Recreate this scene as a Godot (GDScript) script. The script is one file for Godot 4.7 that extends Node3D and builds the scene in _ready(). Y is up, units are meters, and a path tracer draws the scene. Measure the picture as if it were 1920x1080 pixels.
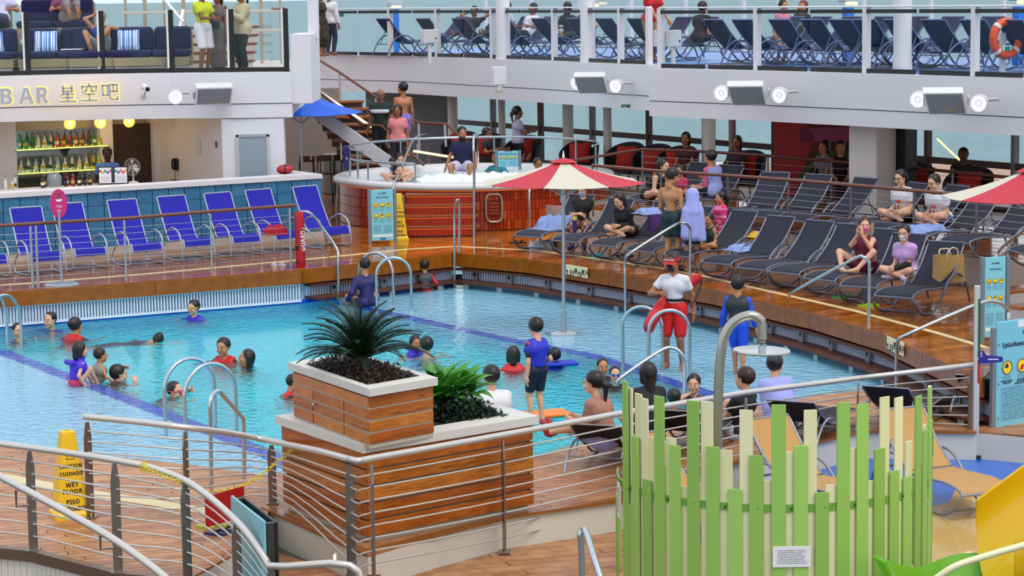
extends Node3D
# ---------------------------------------------------------------- shapes
class Sh:
	var v := PackedVector3Array()
	var n := PackedVector3Array()
	var c := PackedColorArray()
	var ix := PackedInt32Array()
	var col := Color.WHITE
	var x := Transform3D()
	func pt(p: Vector3, nn: Vector3) -> int:
		v.append(x * p)
		n.append((x.basis * nn).normalized())
		c.append(col)
		return v.size() - 1
	func tri(a: int, b: int, d: int) -> void:
		var f := (v[b] - v[a]).cross(v[d] - v[a])
		if f.dot(n[a] + n[b] + n[d]) > 0.0:
			ix.append_array([a, d, b])
		else:
			ix.append_array([a, b, d])
	func quad(a: int, b: int, d: int, e: int) -> void:
		tri(a, b, d)
		tri(a, d, e)
	func flat4(a: Vector3, b: Vector3, d: Vector3, e: Vector3, nn: Vector3) -> void:
		quad(pt(a, nn), pt(b, nn), pt(d, nn), pt(e, nn))
	func box(s: Vector3, at := Vector3.ZERO, bev := 0.0) -> Sh:
		var first := v.size()
		var hs := s * 0.5
		bev = minf(bev, minf(hs.x, minf(hs.y, hs.z)) * 0.9)
		for ax in 3:
			for k in 8:
				var sg := Vector3(1 if k & 1 else -1, 1 if k & 2 else -1, 1 if k & 4 else -1)
				var p := hs * sg
				for a2 in 3:
					if a2 != ax:
						p[a2] -= bev * sg[a2]
				var nn := Vector3.ZERO
				nn[ax] = sg[ax]
				pt(p + at, nn)
		for ax in 3:
			var b1 := 1 << ((ax + 1) % 3)
			var b2 := 1 << ((ax + 2) % 3)
			for sgn in 2:
				var k0: int = (1 << ax) * sgn
				var q := first + ax * 8
				quad(q + k0, q + k0 + b1, q + k0 + b1 + b2, q + k0 + b2)
		if bev > 0.0:
			for az in 3:
				var ax := (az + 1) % 3
				var ay := (az + 2) % 3
				for m in 4:
					var k: int = (1 << ax) * (m & 1) + (1 << ay) * (m >> 1)
					var k2: int = k + (1 << az)
					quad(first + ax * 8 + k, first + ax * 8 + k2, first + ay * 8 + k2, first + ay * 8 + k)
			for k in 8:
				tri(first + k, first + 8 + k, first + 16 + k)
		return self
	func tube(path: Array, r, sides := 8, closed := false, caps := true) -> Sh:
		var np := path.size()
		var rings := []
		var up := Vector3.UP
		for i in np:
			var a: Vector3 = path[(i - 1 + np) % np] if closed or i > 0 else path[i]
			var b: Vector3 = path[(i + 1) % np] if closed or i < np - 1 else path[i]
			var t := (b - a).normalized()
			if i == 0:
				up = t.cross(Vector3.UP if absf(t.y) < 0.9 else Vector3.RIGHT).normalized()
			up = (up - t * up.dot(t)).normalized()
			var w := t.cross(up)
			var rr: float = r[i] if r is Array else r
			var ring := PackedInt32Array()
			for k in sides:
				var an := TAU * k / sides
				var d := up * cos(an) + w * sin(an)
				ring.append(pt(path[i] + d * rr, d))
			rings.append(ring)
		for i in (np if closed else np - 1):
			var p: PackedInt32Array = rings[i]
			var q: PackedInt32Array = rings[(i + 1) % np]
			for k in sides:
				quad(p[k], p[(k + 1) % sides], q[(k + 1) % sides], q[k])
		if caps and not closed:
			for e in 2:
				var pp: Vector3 = path[0] if e == 0 else path[np - 1]
				var dn: Vector3 = (path[0] - path[1] if e == 0 else path[np - 1] - path[np - 2]).normalized()
				var ring: PackedInt32Array = rings[0 if e == 0 else np - 1]
				var inv := x.affine_inverse()
				var cc := pt(pp, dn)
				var idx := PackedInt32Array()
				for k in sides:
					idx.append(pt(inv * v[ring[k]], dn))
				for k in sides:
					tri(cc, idx[k], idx[(k + 1) % sides])
		return self
	func bar(a: Vector3, b: Vector3, r: float, sides := 8) -> Sh:
		return tube([a, b], r, sides)
	func lathe(prof: Array, sides := 24, smooth := false, at := Vector3.ZERO) -> Sh:
		var ns := []
		for i in prof.size() - 1:
			var t: Vector2 = (prof[i + 1] - prof[i]).normalized()
			ns.append(Vector2(t.y, -t.x))
		for i in prof.size() - 1:
			var n0: Vector2 = ns[i]
			var n1: Vector2 = ns[i]
			if smooth:
				n0 = (ns[i] + ns[maxi(i - 1, 0)]).normalized()
				n1 = (ns[i] + ns[mini(i + 1, ns.size() - 1)]).normalized()
			var r0 := PackedInt32Array()
			var r1 := PackedInt32Array()
			for k in sides:
				var a := TAU * k / sides
				var d := Vector3(cos(a), 0, sin(a))
				r0.append(pt(at + d * prof[i].x + Vector3.UP * prof[i].y, d * n0.x + Vector3.UP * n0.y))
				r1.append(pt(at + d * prof[i + 1].x + Vector3.UP * prof[i + 1].y, d * n1.x + Vector3.UP * n1.y))
			for k in sides:
				quad(r0[k], r0[(k + 1) % sides], r1[(k + 1) % sides], r1[k])
		return self
	func prism(poly: PackedVector2Array, d0: float, d1: float) -> Sh:
		# outline in xy, depth along z
		var tr := Geometry2D.triangulate_polygon(poly)
		for e in 2:
			var z := d0 if e == 0 else d1
			var nn := Vector3(0, 0, signf((d1 - d0) * (e - 0.5)))
			var f := v.size()
			for p in poly:
				pt(Vector3(p.x, p.y, z), nn)
			for k in range(0, tr.size(), 3):
				tri(f + tr[k], f + tr[k + 1], f + tr[k + 2])
		var cw := 1.0 if Geometry2D.is_polygon_clockwise(poly) else -1.0
		for i in poly.size():
			var p := poly[i]
			var q := poly[(i + 1) % poly.size()]
			var t := (q - p).normalized()
			flat4(Vector3(p.x, p.y, d0), Vector3(q.x, q.y, d0), Vector3(q.x, q.y, d1), Vector3(p.x, p.y, d1), Vector3(-t.y, t.x, 0) * cw)
		return self
	func slab(poly: PackedVector2Array, y0: float, y1: float) -> Sh:
		# outline in xz, height along y
		var keep := x
		x = x * Transform3D(Basis(Vector3.RIGHT, Vector3(0, 0, 1), Vector3(0, 1, 0)), Vector3.ZERO)
		prism(poly, y0, y1)
		x = keep
		return self
	func ribbon(pts: Array, o0: float, o1: float, y0: float, y1: float) -> Sh:
		# a solid that follows a line of Vector2 (x, z), from offset o0 to o1 to its side
		var a := Sh.off(pts, o0)
		var b := Sh.off(pts, o1)
		for i in pts.size() - 1:
			var q := PackedVector2Array([a[i], a[i + 1], b[i + 1], b[i]])
			slab(q, y0, y1)
		return self
	static func off(pts: Array, d: float) -> Array:
		var out := []
		for i in pts.size():
			var t0: Vector2 = (pts[i] - pts[i - 1]).normalized() if i > 0 else (pts[1] - pts[0]).normalized()
			var t1: Vector2 = (pts[i + 1] - pts[i]).normalized() if i < pts.size() - 1 else t0
			var m := (t0 + t1).normalized()
			out.append(pts[i] + Vector2(-m.y, m.x) * d / maxf(0.5, m.dot(t1)))
		return out
	func ell(at: Vector3, r: Vector3, nu := 12, nv := 8) -> Sh:
		var f := v.size()
		for j in nv + 1:
			var b := PI * j / nv - PI / 2
			for i in nu:
				var a := TAU * i / nu
				var d := Vector3(cos(a) * cos(b), sin(b), sin(a) * cos(b))
				pt(at + d * r, d / r)
		for j in nv:
			for i in nu:
				quad(f + j * nu + i, f + j * nu + (i + 1) % nu, f + (j + 1) * nu + (i + 1) % nu, f + (j + 1) * nu + i)
		return self
	func sheet(nu: int, nv: int, fn: Callable, th := 0.0) -> Sh:
		var P := []
		for j in nv + 1:
			for i in nu + 1:
				P.append(fn.call(float(i) / nu, float(j) / nv))
		var N := []
		for j in nv + 1:
			for i in nu + 1:
				var a: Vector3 = P[j * (nu + 1) + mini(i + 1, nu)] - P[j * (nu + 1) + maxi(i - 1, 0)]
				var b: Vector3 = P[mini(j + 1, nv) * (nu + 1) + i] - P[maxi(j - 1, 0) * (nu + 1) + i]
				N.append(a.cross(b).normalized())
		var sides := [0.0] if th == 0.0 else [0.5, -0.5]
		for s in sides:
			var f := v.size()
			for k in P.size():
				pt(P[k] + N[k] * th * s, N[k] * (1.0 if s >= 0 else -1.0))
			for j in nv:
				for i in nu:
					var q := f + j * (nu + 1) + i
					quad(q, q + 1, q + nu + 2, q + nu + 1)
		if th > 0.0:
			var rim := []
			for i in nu + 1: rim.append(i)
			for j in range(1, nv + 1): rim.append(j * (nu + 1) + nu)
			for i in range(nu - 1, -1, -1): rim.append(nv * (nu + 1) + i)
			for j in range(nv - 1, 0, -1): rim.append(j * (nu + 1))
			var mid := Vector3.ZERO
			for p in P: mid += p / P.size()
			for k in rim.size():
				var a: int = rim[k]
				var b: int = rim[(k + 1) % rim.size()]
				var out: Vector3 = (P[b] - P[a]).cross(N[a])
				if out.dot((P[a] + P[b]) * 0.5 - mid) < 0.0: out = -out
				flat4(P[a] + N[a] * th * 0.5, P[b] + N[b] * th * 0.5, P[b] - N[b] * th * 0.5, P[a] - N[a] * th * 0.5, out)
		return self
	func add(o: Sh, t: Transform3D) -> Sh:
		var f := v.size()
		for i in o.v.size():
			v.append(t * o.v[i])
			n.append((t.basis * o.n[i]).normalized())
		c.append_array(o.c)
		var flip := t.basis.determinant() < 0
		for k in range(0, o.ix.size(), 3):
			ix.append(f + o.ix[k])
			ix.append(f + o.ix[k + (2 if flip else 1)])
			ix.append(f + o.ix[k + (1 if flip else 2)])
		return self
	func mesh(colored := false) -> ArrayMesh:
		var a := []
		a.resize(Mesh.ARRAY_MAX)
		a[Mesh.ARRAY_VERTEX] = v
		a[Mesh.ARRAY_NORMAL] = n
		if colored: a[Mesh.ARRAY_COLOR] = c
		a[Mesh.ARRAY_INDEX] = ix
		var m := ArrayMesh.new()
		if v.size() > 0: m.add_surface_from_arrays(Mesh.PRIMITIVE_TRIANGLES, a)
		return m

# ---------------------------------------------------------------- distance field for bodies and clothes
class Field:
	var o: Vector3
	var h: float
	var nx: int
	var ny: int
	var nz: int
	var d := PackedFloat32Array()
	func _init(lo: Vector3, hi: Vector3, cell: float) -> void:
		h = cell
		o = lo
		nx = int((hi.x - lo.x) / h) + 2
		ny = int((hi.y - lo.y) / h) + 2
		nz = int((hi.z - lo.z) / h) + 2
		d.resize(nx * ny * nz)
		d.fill(9.0)
	func cap(a: Vector3, b: Vector3, ra: float, rb: float, k := 0.0, cut := 1e9, sub := false, sq := Vector3.ONE) -> void:
		var m := maxf(ra, rb) + k + h * 1.8
		var lo := (a.min(b) - Vector3.ONE * m - o) / h
		var hi := (a.max(b) + Vector3.ONE * m - o) / h
		var ab := (b - a) * sq
		var il := 1.0 / maxf(ab.length_squared(), 1e-9)
		var ln := ab.length()
		var dr := rb - ra
		for kz in range(maxi(0, int(lo.z)), mini(nz, int(hi.z) + 2)):
			for ky in range(maxi(0, int(lo.y)), mini(ny, int(hi.y) + 2)):
				var i := (kz * ny + ky) * nx
				for kx in range(maxi(0, int(lo.x)), mini(nx, int(hi.x) + 2)):
					var pa := (Vector3(o.x + kx * h, o.y + ky * h, o.z + kz * h) - a) * sq
					var tu := pa.dot(ab) * il
					var t := clampf(tu, 0.0, 1.0)
					var dd := (pa - ab * t).length() - ra - dr * t
					if tu > cut: dd = maxf(dd, (tu - cut) * ln)
					var w := d[i + kx]
					if sub:
						var q := maxf(k - absf(w + dd), 0.0) / maxf(k, 1e-6)
						d[i + kx] = maxf(w, -dd) + q * q * k * 0.25
					else:
						if k > 0.0:
							var q := maxf(k - absf(w - dd), 0.0) / k
							d[i + kx] = minf(w, dd) - q * q * k * 0.25
						elif dd < w:
							d[i + kx] = dd
	func plane(p: Vector3, nn: Vector3) -> void:
		for kz in nz:
			for ky in ny:
				var i := (kz * ny + ky) * nx
				var w := Vector3(o.x, o.y + ky * h, o.z + kz * h) - p
				var s := w.dot(nn)
				for kx in nx:
					var dd := s + kx * h * nn.x
					if dd > d[i + kx]: d[i + kx] = dd
	func net(sh: Sh, paint = null) -> void:
		var id := PackedInt32Array()
		id.resize(d.size())
		id.fill(-1)
		var base := sh.v.size()
		var sx := 1
		var sy := nx
		var sz := nx * ny
		var lim := h * 2.2
		var V := PackedVector3Array()
		for kz in nz - 1:
			for ky in ny - 1:
				for kx in nx - 1:
					var i := kz * sz + ky * sy + kx
					var d0 := d[i]
					if d0 > lim or d0 < -lim: continue
					var e := [d0, d[i + 1], d[i + sy], d[i + sy + 1], d[i + sz], d[i + sz + 1], d[i + sz + sy], d[i + sz + sy + 1]]
					var ng := 0
					for q in 8:
						if e[q] < 0.0: ng += 1
					if ng == 0 or ng == 8: continue
					var s := Vector3.ZERO
					var cnt := 0
					for q in 8:
						for ax in 3:
							if q & (1 << ax): continue
							var r: int = q | (1 << ax)
							var da: float = e[q]
							var db: float = e[r]
							if (da < 0.0) == (db < 0.0): continue
							var t := da / (da - db)
							var p := Vector3(q & 1, (q >> 1) & 1, q >> 2)
							p[ax] += t
							s += p
							cnt += 1
					id[i] = V.size()
					V.append(Vector3(kx, ky, kz) + s / cnt)
		var N := PackedVector3Array()
		N.resize(V.size())
		var st := [sx, sy, sz]
		for kz in range(1, nz - 1):
			for ky in range(1, ny - 1):
				for kx in range(1, nx - 1):
					var i := kz * sz + ky * sy + kx
					var d0 := d[i]
					if d0 > lim or d0 < -lim: continue
					for ax in 3:
						var d1 := d[i + st[ax]]
						if (d0 < 0.0) == (d1 < 0.0): continue
						var b: int = st[(ax + 1) % 3]
						var g: int = st[(ax + 2) % 3]
						var a0 := id[i]
						var a1 := id[i - b]
						var a2 := id[i - b - g]
						var a3 := id[i - g]
						if a0 < 0 or a1 < 0 or a2 < 0 or a3 < 0: continue
						var fn := (V[a1] - V[a0]).cross(V[a2] - V[a0]) + (V[a2] - V[a0]).cross(V[a3] - V[a0])
						var dirn := 1.0 if d0 < 0.0 else -1.0
						var sgn := 1.0 if fn[ax] * dirn > 0.0 else -1.0
						fn *= sgn
						N[a0] += fn
						N[a1] += fn
						N[a2] += fn
						N[a3] += fn
						if sgn > 0.0:
							sh.ix.append_array([base + a0, base + a2, base + a1, base + a0, base + a3, base + a2])
						else:
							sh.ix.append_array([base + a0, base + a1, base + a2, base + a0, base + a2, base + a3])
		for k in V.size():
			var p := o + V[k] * h
			sh.v.append(p)
			sh.n.append(N[k].normalized() if N[k].length_squared() > 0 else Vector3.UP)
			sh.c.append(paint.call(p) if paint != null else Color.WHITE)

static func V3(x: float, y: float, z: float) -> Vector3: return Vector3(x, y, z)
static func V2(x: float, y: float) -> Vector2: return Vector2(x, y)
# ---- naming, tagging
var used := {}
func numbered(called: String) -> String:
	var k: int = used.get(called, 0)
	used[called] = k + 1
	return called if k == 0 else "%s_%03d" % [called, k]
func thing(called: String, label: String, category: String, at := Vector3.ZERO, turn := 0.0, group := "") -> Node3D:
	var o := Node3D.new()
	o.name = numbered(called)
	add_child(o)
	o.position = at
	o.rotation.y = turn
	return tag(o, label, category, group)
func tag(o, label: String, category: String, group := ""):
	o.set_meta("label", label)
	if category: o.set_meta("category", category)
	if group: o.set_meta("group", group)
	return o
func obj(called: String, sh, m: Material, parent: Node = self, at := Vector3.ZERO, turn := 0.0) -> MeshInstance3D:
	var o := MeshInstance3D.new()
	o.name = numbered(called) if parent == self else called
	o.mesh = sh if sh is Mesh else sh.mesh()
	o.material_override = m
	o.position = at
	o.rotation.y = turn
	parent.add_child(o, true)
	return o
func struct(called: String, sh, m: Material) -> MeshInstance3D:
	var o := obj(called, sh, m)
	o.set_meta("kind", "structure")
	return o
func slabel(o, label: String):
	o.set_meta("label", label)
	return o
func stuff(o):
	o.set_meta("kind", "stuff")
	return o
func copy_of(src: Node3D, at: Vector3, turn: float, label: String, called := "") -> Node3D:
	var c: Node3D = src.duplicate()
	var b := called if called else str(src.get_meta("base", src.name))
	c.name = numbered(b)
	add_child(c)
	c.position = at
	c.rotation = V3(0, turn, 0)
	c.set_meta("label", label)
	return c
# ---------------------------------------------------------------- materials
var mats := {}
func mt(col, rough := 0.6, metal := 0.0, more := {}) -> StandardMaterial3D:
	var key := str([col, rough, metal, more])
	if mats.has(key): return mats[key]
	var m := StandardMaterial3D.new()
	m.albedo_color = col if col is Color else Color(col)
	m.roughness = rough
	m.metallic = metal
	for k in more: m.set(k, more[k])
	mats[key] = m
	return m
var seeds := 11
func noise(freq: float, oct := 3, kind := FastNoiseLite.TYPE_SIMPLEX_SMOOTH) -> FastNoiseLite:
	var f := FastNoiseLite.new()
	seeds += 7
	f.seed = seeds
	f.noise_type = kind
	f.frequency = freq
	f.fractal_octaves = oct
	return f
func ntex(freq: float, stops: Array, size := 256, oct := 4, kind := FastNoiseLite.TYPE_SIMPLEX_SMOOTH) -> ImageTexture:
	var g := noise(freq, oct, kind).get_seamless_image(size, size)
	var im := Image.create(size, size, false, Image.FORMAT_RGB8)
	var n := stops.size() - 1
	for y in size:
		for x in size:
			var t := g.get_pixel(x, y).r * n
			var k := mini(int(t), n - 1)
			im.set_pixel(x, y, Color(stops[k]).lerp(Color(stops[k + 1]), t - k))
	return ImageTexture.create_from_image(im)
func nnorm(freq: float, strength: float, size := 256, oct := 3) -> ImageTexture:
	var g := noise(freq, oct).get_seamless_image(size, size)
	g.convert(Image.FORMAT_RGB8)
	g.bump_map_to_normal_map(strength)
	return ImageTexture.create_from_image(g)
func tri(m: StandardMaterial3D, scale: Vector3, world := false) -> StandardMaterial3D:
	m.uv1_triplanar = true
	m.uv1_world_triplanar = world
	m.uv1_scale = scale
	return m
func glow(col, e := 1.0) -> StandardMaterial3D:
	return mt(col, 0.5, 0.0, {"emission_enabled": true, "emission": Color(col), "emission_energy_multiplier": e})
func cr(pts: Array, sub := 5, closed := false) -> Array:
	var out := []
	var n := pts.size()
	for i in (n if closed else n - 1):
		var p0 = pts[(i - 1 + n) % n] if closed or i > 0 else pts[0]
		var p1 = pts[i]
		var p2 = pts[(i + 1) % n]
		var p3 = pts[(i + 2) % n] if closed or i < n - 2 else pts[n - 1]
		for s in sub:
			out.append(p1.cubic_interpolate(p2, p0, p3, float(s) / sub))
	if not closed: out.append(pts[n - 1])
	return out
func v2(a: Array) -> Array:
	var out := []
	for p in a: out.append(V2(p.x, p.z))
	return out
func text(called: String, s: String, hgt: float, m: Material, parent: Node, t: Transform3D, depth := 0.004, font := "Droid Sans", center := true) -> MeshInstance3D:
	var f := SystemFont.new()
	f.font_names = [font]
	f.font_weight = 700
	var tm := TextMesh.new()
	tm.text = s
	tm.font = f
	tm.font_size = 32
	tm.pixel_size = hgt / 24.0
	tm.depth = depth
	tm.curve_step = 2.0
	tm.horizontal_alignment = HORIZONTAL_ALIGNMENT_CENTER if center else HORIZONTAL_ALIGNMENT_LEFT
	var o := MeshInstance3D.new()
	o.name = called
	o.mesh = tm
	o.material_override = m
	o.transform = t
	parent.add_child(o, true)
	return o
# Chinese characters as strokes on a grid of ten
const HAN := {
	"星": "25 95-25 62/75 95-75 62/25 79-75 79/25 62-75 62/30 55-14 38/22 46-82 46/50 56-50 6/24 26-78 26/8 5-94 5",
	"空": "50 98-50 86/10 84-10 68/10 84-90 84-88 68/38 78-32 60-12 50/62 78-62 58-88 56/22 40-78 40/50 40-50 6/8 5-94 5",
	"吧": "8 84-8 28/36 84-36 28/8 84-36 84/8 30-36 30/48 88-48 12-60 5-90 6-92 22/48 88-88 88/88 88-88 48/48 50-88 50/68 88-68 50",
	"米": "50 95-50 4/8 54-92 54/22 88-38 66/78 88-62 66/46 52-10 14/54 52-90 14",
	"英": "8 82-92 82/32 94-32 72/68 94-68 72/24 60-24 40/76 60-76 40/24 60-76 60/50 70-50 38/6 40-94 40/48 38-10 4/52 38-92 4",
	"尺": "22 90-22 50-8 6/22 90-80 90/80 90-80 58/22 58-80 58/50 58-92 6",
	"水": "50 96-50 6/12 70-40 70-10 16/86 82-58 58/56 60-92 12",
	"池": "12 90-26 78/6 62-20 52/6 6-26 36/34 54-92 68-88 34/54 92-54 30/38 76-38 12-48 5-90 5-94 22",
	"規": "20 92-20 50/6 74-40 74/6 52-40 52/24 52-6 8/26 44-40 16/52 92-52 36/88 92-88 36/52 92-88 92/52 74-88 74/52 56-88 56/52 38-88 38/62 38-46 6/76 38-76 8-94 8",
	"則": "10 92-10 32/46 92-46 32/10 92-46 92/10 72-46 72/10 54-46 54/10 34-46 34/20 30-8 8/36 30-50 10/64 86-64 28/88 94-88 8-76 12",
	"滑": "12 90-24 80/6 64-18 54/6 8-24 36/40 92-40 62/80 92-80 62/40 92-80 92/56 80-80 80/32 62-94 62-90 50/40 50-40 6/82 50-82 6/40 50-82 50/40 34-82 34/40 20-82 20",
	"道": "10 88-24 76/6 56-24 56-20 24/6 8-24 20-40 8-94 6/44 96-52 84/78 96-68 84/34 82-94 82/44 70-44 24/84 70-84 24/44 70-84 70/44 54-84 54/44 40-84 40/44 25-84 25",
}
func han(sh: Sh, s: String, size: float, depth: float, at := Vector3.ZERO, wd := 0.085) -> Sh:
	var keep := sh.x
	for k in s.length():
		for line in HAN.get(s[k], HAN["米"]).split("/"):
			var last := Vector2.INF
			for p in line.split("-"):
				var ab: PackedStringArray = p.split(" ")
				if ab.size() < 2: continue
				var q := V2(float(ab[0]), float(ab[1])) / 100.0
				if last != Vector2.INF and last.distance_to(q) > 0.01:
					var mid := (last + q) * 0.5 * size
					var dv := q - last
					sh.x = keep * Transform3D(Basis(Vector3.BACK, dv.angle()), at + V3(mid.x + k * size * 1.12, mid.y, 0))
					sh.box(V3(dv.length() * size + wd * size * 0.7, wd * size, depth))
				last = q
	sh.x = keep
	return sh
# ---------------------------------------------------------------- people
var head_sh: Sh
var hand_sh: Sh
var fist_sh: Sh
var hair := {}
var gear := {}
var jobs := []
func make_heads() -> void:
	var f := Field.new(V3(-.105, -.17, -.125), V3(.105, .135, .135), .0062)
	f.cap(V3(0, .035, -.03), V3(0, .035, .005), .079, .078, .0, 1e9, false, V3(1.08, .92, 1))
	f.cap(V3(0, -.01, .025), V3(0, -.07, .043), .06, .034, .03)
	f.cap(V3(-.033, -.055, .015), V3(.033, -.055, .015), .033, .033, .03)
	f.cap(V3(0, -.09, .062), V3(0, -.09, .064), .017, .017, .025)
	f.cap(V3(-.03, .028, .072), V3(.03, .028, .072), .015, .015, .015)
	for s in [-1, 1]:
		f.cap(V3(s * .031, .009, .098), V3(s * .033, .009, .098), .015, .015, .012, 1e9, true)
		f.cap(V3(s * .031, .007, .078), V3(s * .031, .0075, .078), .0125, .0125, .002)
		f.cap(V3(s * .044, -.028, .06), V3(s * .044, -.03, .06), .02, .02, .02)
		f.cap(V3(s * .079, .018, -.012), V3(s * .074, -.022, -.008), .012, .008, .006)
	f.cap(V3(0, .012, .089), V3(0, -.026, .106), .007, .012, .012)
	f.cap(V3(-.012, -.03, .092), V3(.012, -.03, .092), .009, .009, .008)
	f.cap(V3(-.017, -.054, .08), V3(.017, -.054, .08), .009, .009, .006)
	f.cap(V3(-.015, -.064, .078), V3(.015, -.064, .078), .009, .009, .006)
	f.cap(V3(0, -.05, -.02), V3(0, -.16, -.028), .05, .052, .03)
	head_sh = Sh.new()
	f.net(head_sh, func(p: Vector3):
		var q := V3(absf(p.x), p.y, p.z)
		if q.distance_to(V3(.031, .007, .09)) < .0125 and p.z > .076:
			return Color(.03, .02, .02) if V2(q.x - .031, p.y - .007).length() < .0065 else Color(1.0, 1.0, 1.05)
		if absf(p.y - .031 + (q.x - .03) * .1) < .0055 and q.x > .01 and q.x < .05 and p.z > .06: return Color(.12, .09, .08)
		if V2(p.x * .5, p.y + .059).length() < .0115 and p.z > .07: return Color(.8, .42, .42)
		return Color.WHITE)
	for grip in 2:
		var g := Field.new(V3(-.06, -.03, -.07), V3(.06, .21, .08), .0052)
		g.cap(V3(0, -.02, 0), V3(0, .02, 0), .026, .028, .0)
		g.cap(V3(-.022, .035, 0), V3(-.028, .085, 0), .016, .013, .02)
		g.cap(V3(.02, .03, 0), V3(.027, .085, 0), .016, .012, .02)
		g.cap(V3(0, .03, 0), V3(0, .085, 0), .016, .013, .02)
		for k in 4:
			var bx: float = -.031 + k * .0205
			var ln: float = [.072, .08, .074, .058][k]
			var a := V3(bx, .086, 0)
			var bend := 1.2 if grip else .25
			var b := a + V3((k - 1.5) * .004, ln * .5 * cos(bend), ln * .5 * sin(bend))
			var c2 := b + V3((k - 1.5) * .002, ln * .5 * cos(bend * 2.2), ln * .5 * sin(bend * 2.2))
			g.cap(a, b, .0092, .0085, .004)
			g.cap(b, c2, .0085, .0065, .003)
		g.cap(V3(-.025, .025, .005), V3(-.048, .06, .018), .013, .01, .01)
		g.cap(V3(-.048, .06, .018), V3(-.045 + grip * .02, .088, .028 + grip * .012), .0095, .0075, .003)
		var sh := Sh.new()
		g.net(sh)
		if grip: fist_sh = sh
		else: hand_sh = sh
	for style in ["short", "bob", "long", "bun", "pony", "bald", "wet"]:
		var g := Field.new(V3(-.14, -.36, -.2), V3(.14, .16, .13), .0095)
		var up := .008 if style in ["wet", "bald"] else .016
		g.cap(V3(0, .046, -.042), V3(0, .046, -.024), .08 + up, .082 + up, 0.0, 1e9, false, V3(1.06, .95, 1))
		var nape := -.03
		if style == "bald":
			g.plane(V3(0, .01, -.03), V3(0, 1, .25).normalized())
		if style in ["bob", "long"]:
			nape = -.5
			for s in [-1, 1]:
				g.cap(V3(s * .072, .03, -.03), V3(s * .078, -.09 if style == "bob" else -.2, -.03), .03, .028 if style == "bob" else .02, .03)
			g.cap(V3(0, .0, -.07), V3(0, -.09 if style == "bob" else -.28, -.085), .07, .055, .03)
		elif style == "bun":
			g.cap(V3(0, .06, -.125), V3(0, .065, -.13), .043, .04, .02)
		elif style == "pony":
			g.cap(V3(0, .04, -.11), V3(0, -.02, -.15), .035, .035, .02)
			g.cap(V3(0, -.02, -.15), V3(0, -.2, -.13), .035, .014, .02)
		g.cap(V3(0, -.035, .075), V3(0, .0, .085), .07, .055, .01, 1e9, true)
		g.cap(V3(-.045, .0, .085), V3(.045, .0, .085), .05, .05, .01, 1e9, true)
		for s in [-1, 1]: g.cap(V3(s * .08, -.01, .03), V3(s * .08, -.06, .02), .034, .045, .008, 1e9, true)
		if nape > -.4 and not style in ["bun", "pony"]:
			g.plane(V3(0, nape - .035, -.08), V3(0, -1, .3).normalized())
		elif nape > -.4:
			g.cap(V3(0, -.12, -.03), V3(0, -.2, -.03), .065, .07, .01, 1e9, true)
		g.plane(V3(0, .075, .062), V3(0, -.6, 1).normalized())
		var sh := Sh.new()
		var nz := noise(30.0, 2)
		g.net(sh)
		for k in sh.v.size():
			sh.v[k] += sh.n[k] * nz.get_noise_3d(sh.v[k].x * 2.2, sh.v[k].y * .7, sh.v[k].z * 2.2) * .006
		hair[style] = sh.mesh()
	# things worn on a head
	var mk := Field.new(V3(-.1, -.14, -.02), V3(.1, .04, .14), .007)
	mk.cap(V3(0, -.02, .03), V3(0, -.068, .045), .066, .044, .0)
	mk.cap(V3(0, -.01, .09), V3(0, -.03, .1), .02, .022, .03)
	mk.plane(V3(0, -.003, .09), V3(0, 1, .2).normalized())
	mk.plane(V3(0, 0, .022), V3(0, 0, -1))
	var s1 := Sh.new()
	mk.net(s1)
	gear["mask"] = s1.mesh()
	var gl := Sh.new()
	for s in [-1, 1]:
		var ring := []
		for k in 14: ring.append(V3(s * .032 + cos(TAU * k / 14) * .022, .007 + sin(TAU * k / 14) * .017, .1))
		gl.tube(ring, .0022, 5, true)
		gl.bar(V3(s * .054, .01, .1), V3(s * .081, .012, .0), .002, 5)
	gl.bar(V3(-.011, .01, .1), V3(.011, .01, .1), .002, 5)
	gear["glasses"] = gl.mesh()
	var gg := Sh.new()
	for s in [-1, 1]: gg.ell(V3(s * .031, .008, .094), V3(.026, .02, .013), 12, 8)
	var strap := []
	for k in 24: strap.append(V3(sin(TAU * k / 24) * .094, .02, cos(TAU * k / 24) * .098 - .008))
	gg.tube(strap, .006, 6, true)
	gear["goggles"] = gg.mesh()
	var vs := Sh.new()
	var band := []
	for k in 26: band.append(V3(sin(TAU * k / 26) * .094, .05, cos(TAU * k / 26) * .103 - .012))
	for dy in 5:
		var b2 := []
		for p in band: b2.append(p + V3(0, dy * .009 - .01, -dy * .001))
		vs.tube(b2, .006, 6, true)
	vs.sheet(12, 6, func(u, v): return V3((u - .5) * .19, .045 - v * .03 - pow((u - .5) * 2, 2) * .02, .07 + v * .085 * (1.0 - pow((u - .5) * 2, 2) * .6)), .006)
	gear["visor"] = vs.mesh()
	var hp := Sh.new()
	var arc := []
	for k in 13: arc.append(V3(cos(PI * k / 12) * .095, .02 + sin(PI * k / 12) * .105, -.01))
	hp.tube(arc, .007, 6)
	for s in [-1, 1]: hp.ell(V3(s * .095, .0, -.01), V3(.018, .032, .03), 10, 8)
	gear["headphones"] = hp.mesh()

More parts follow.
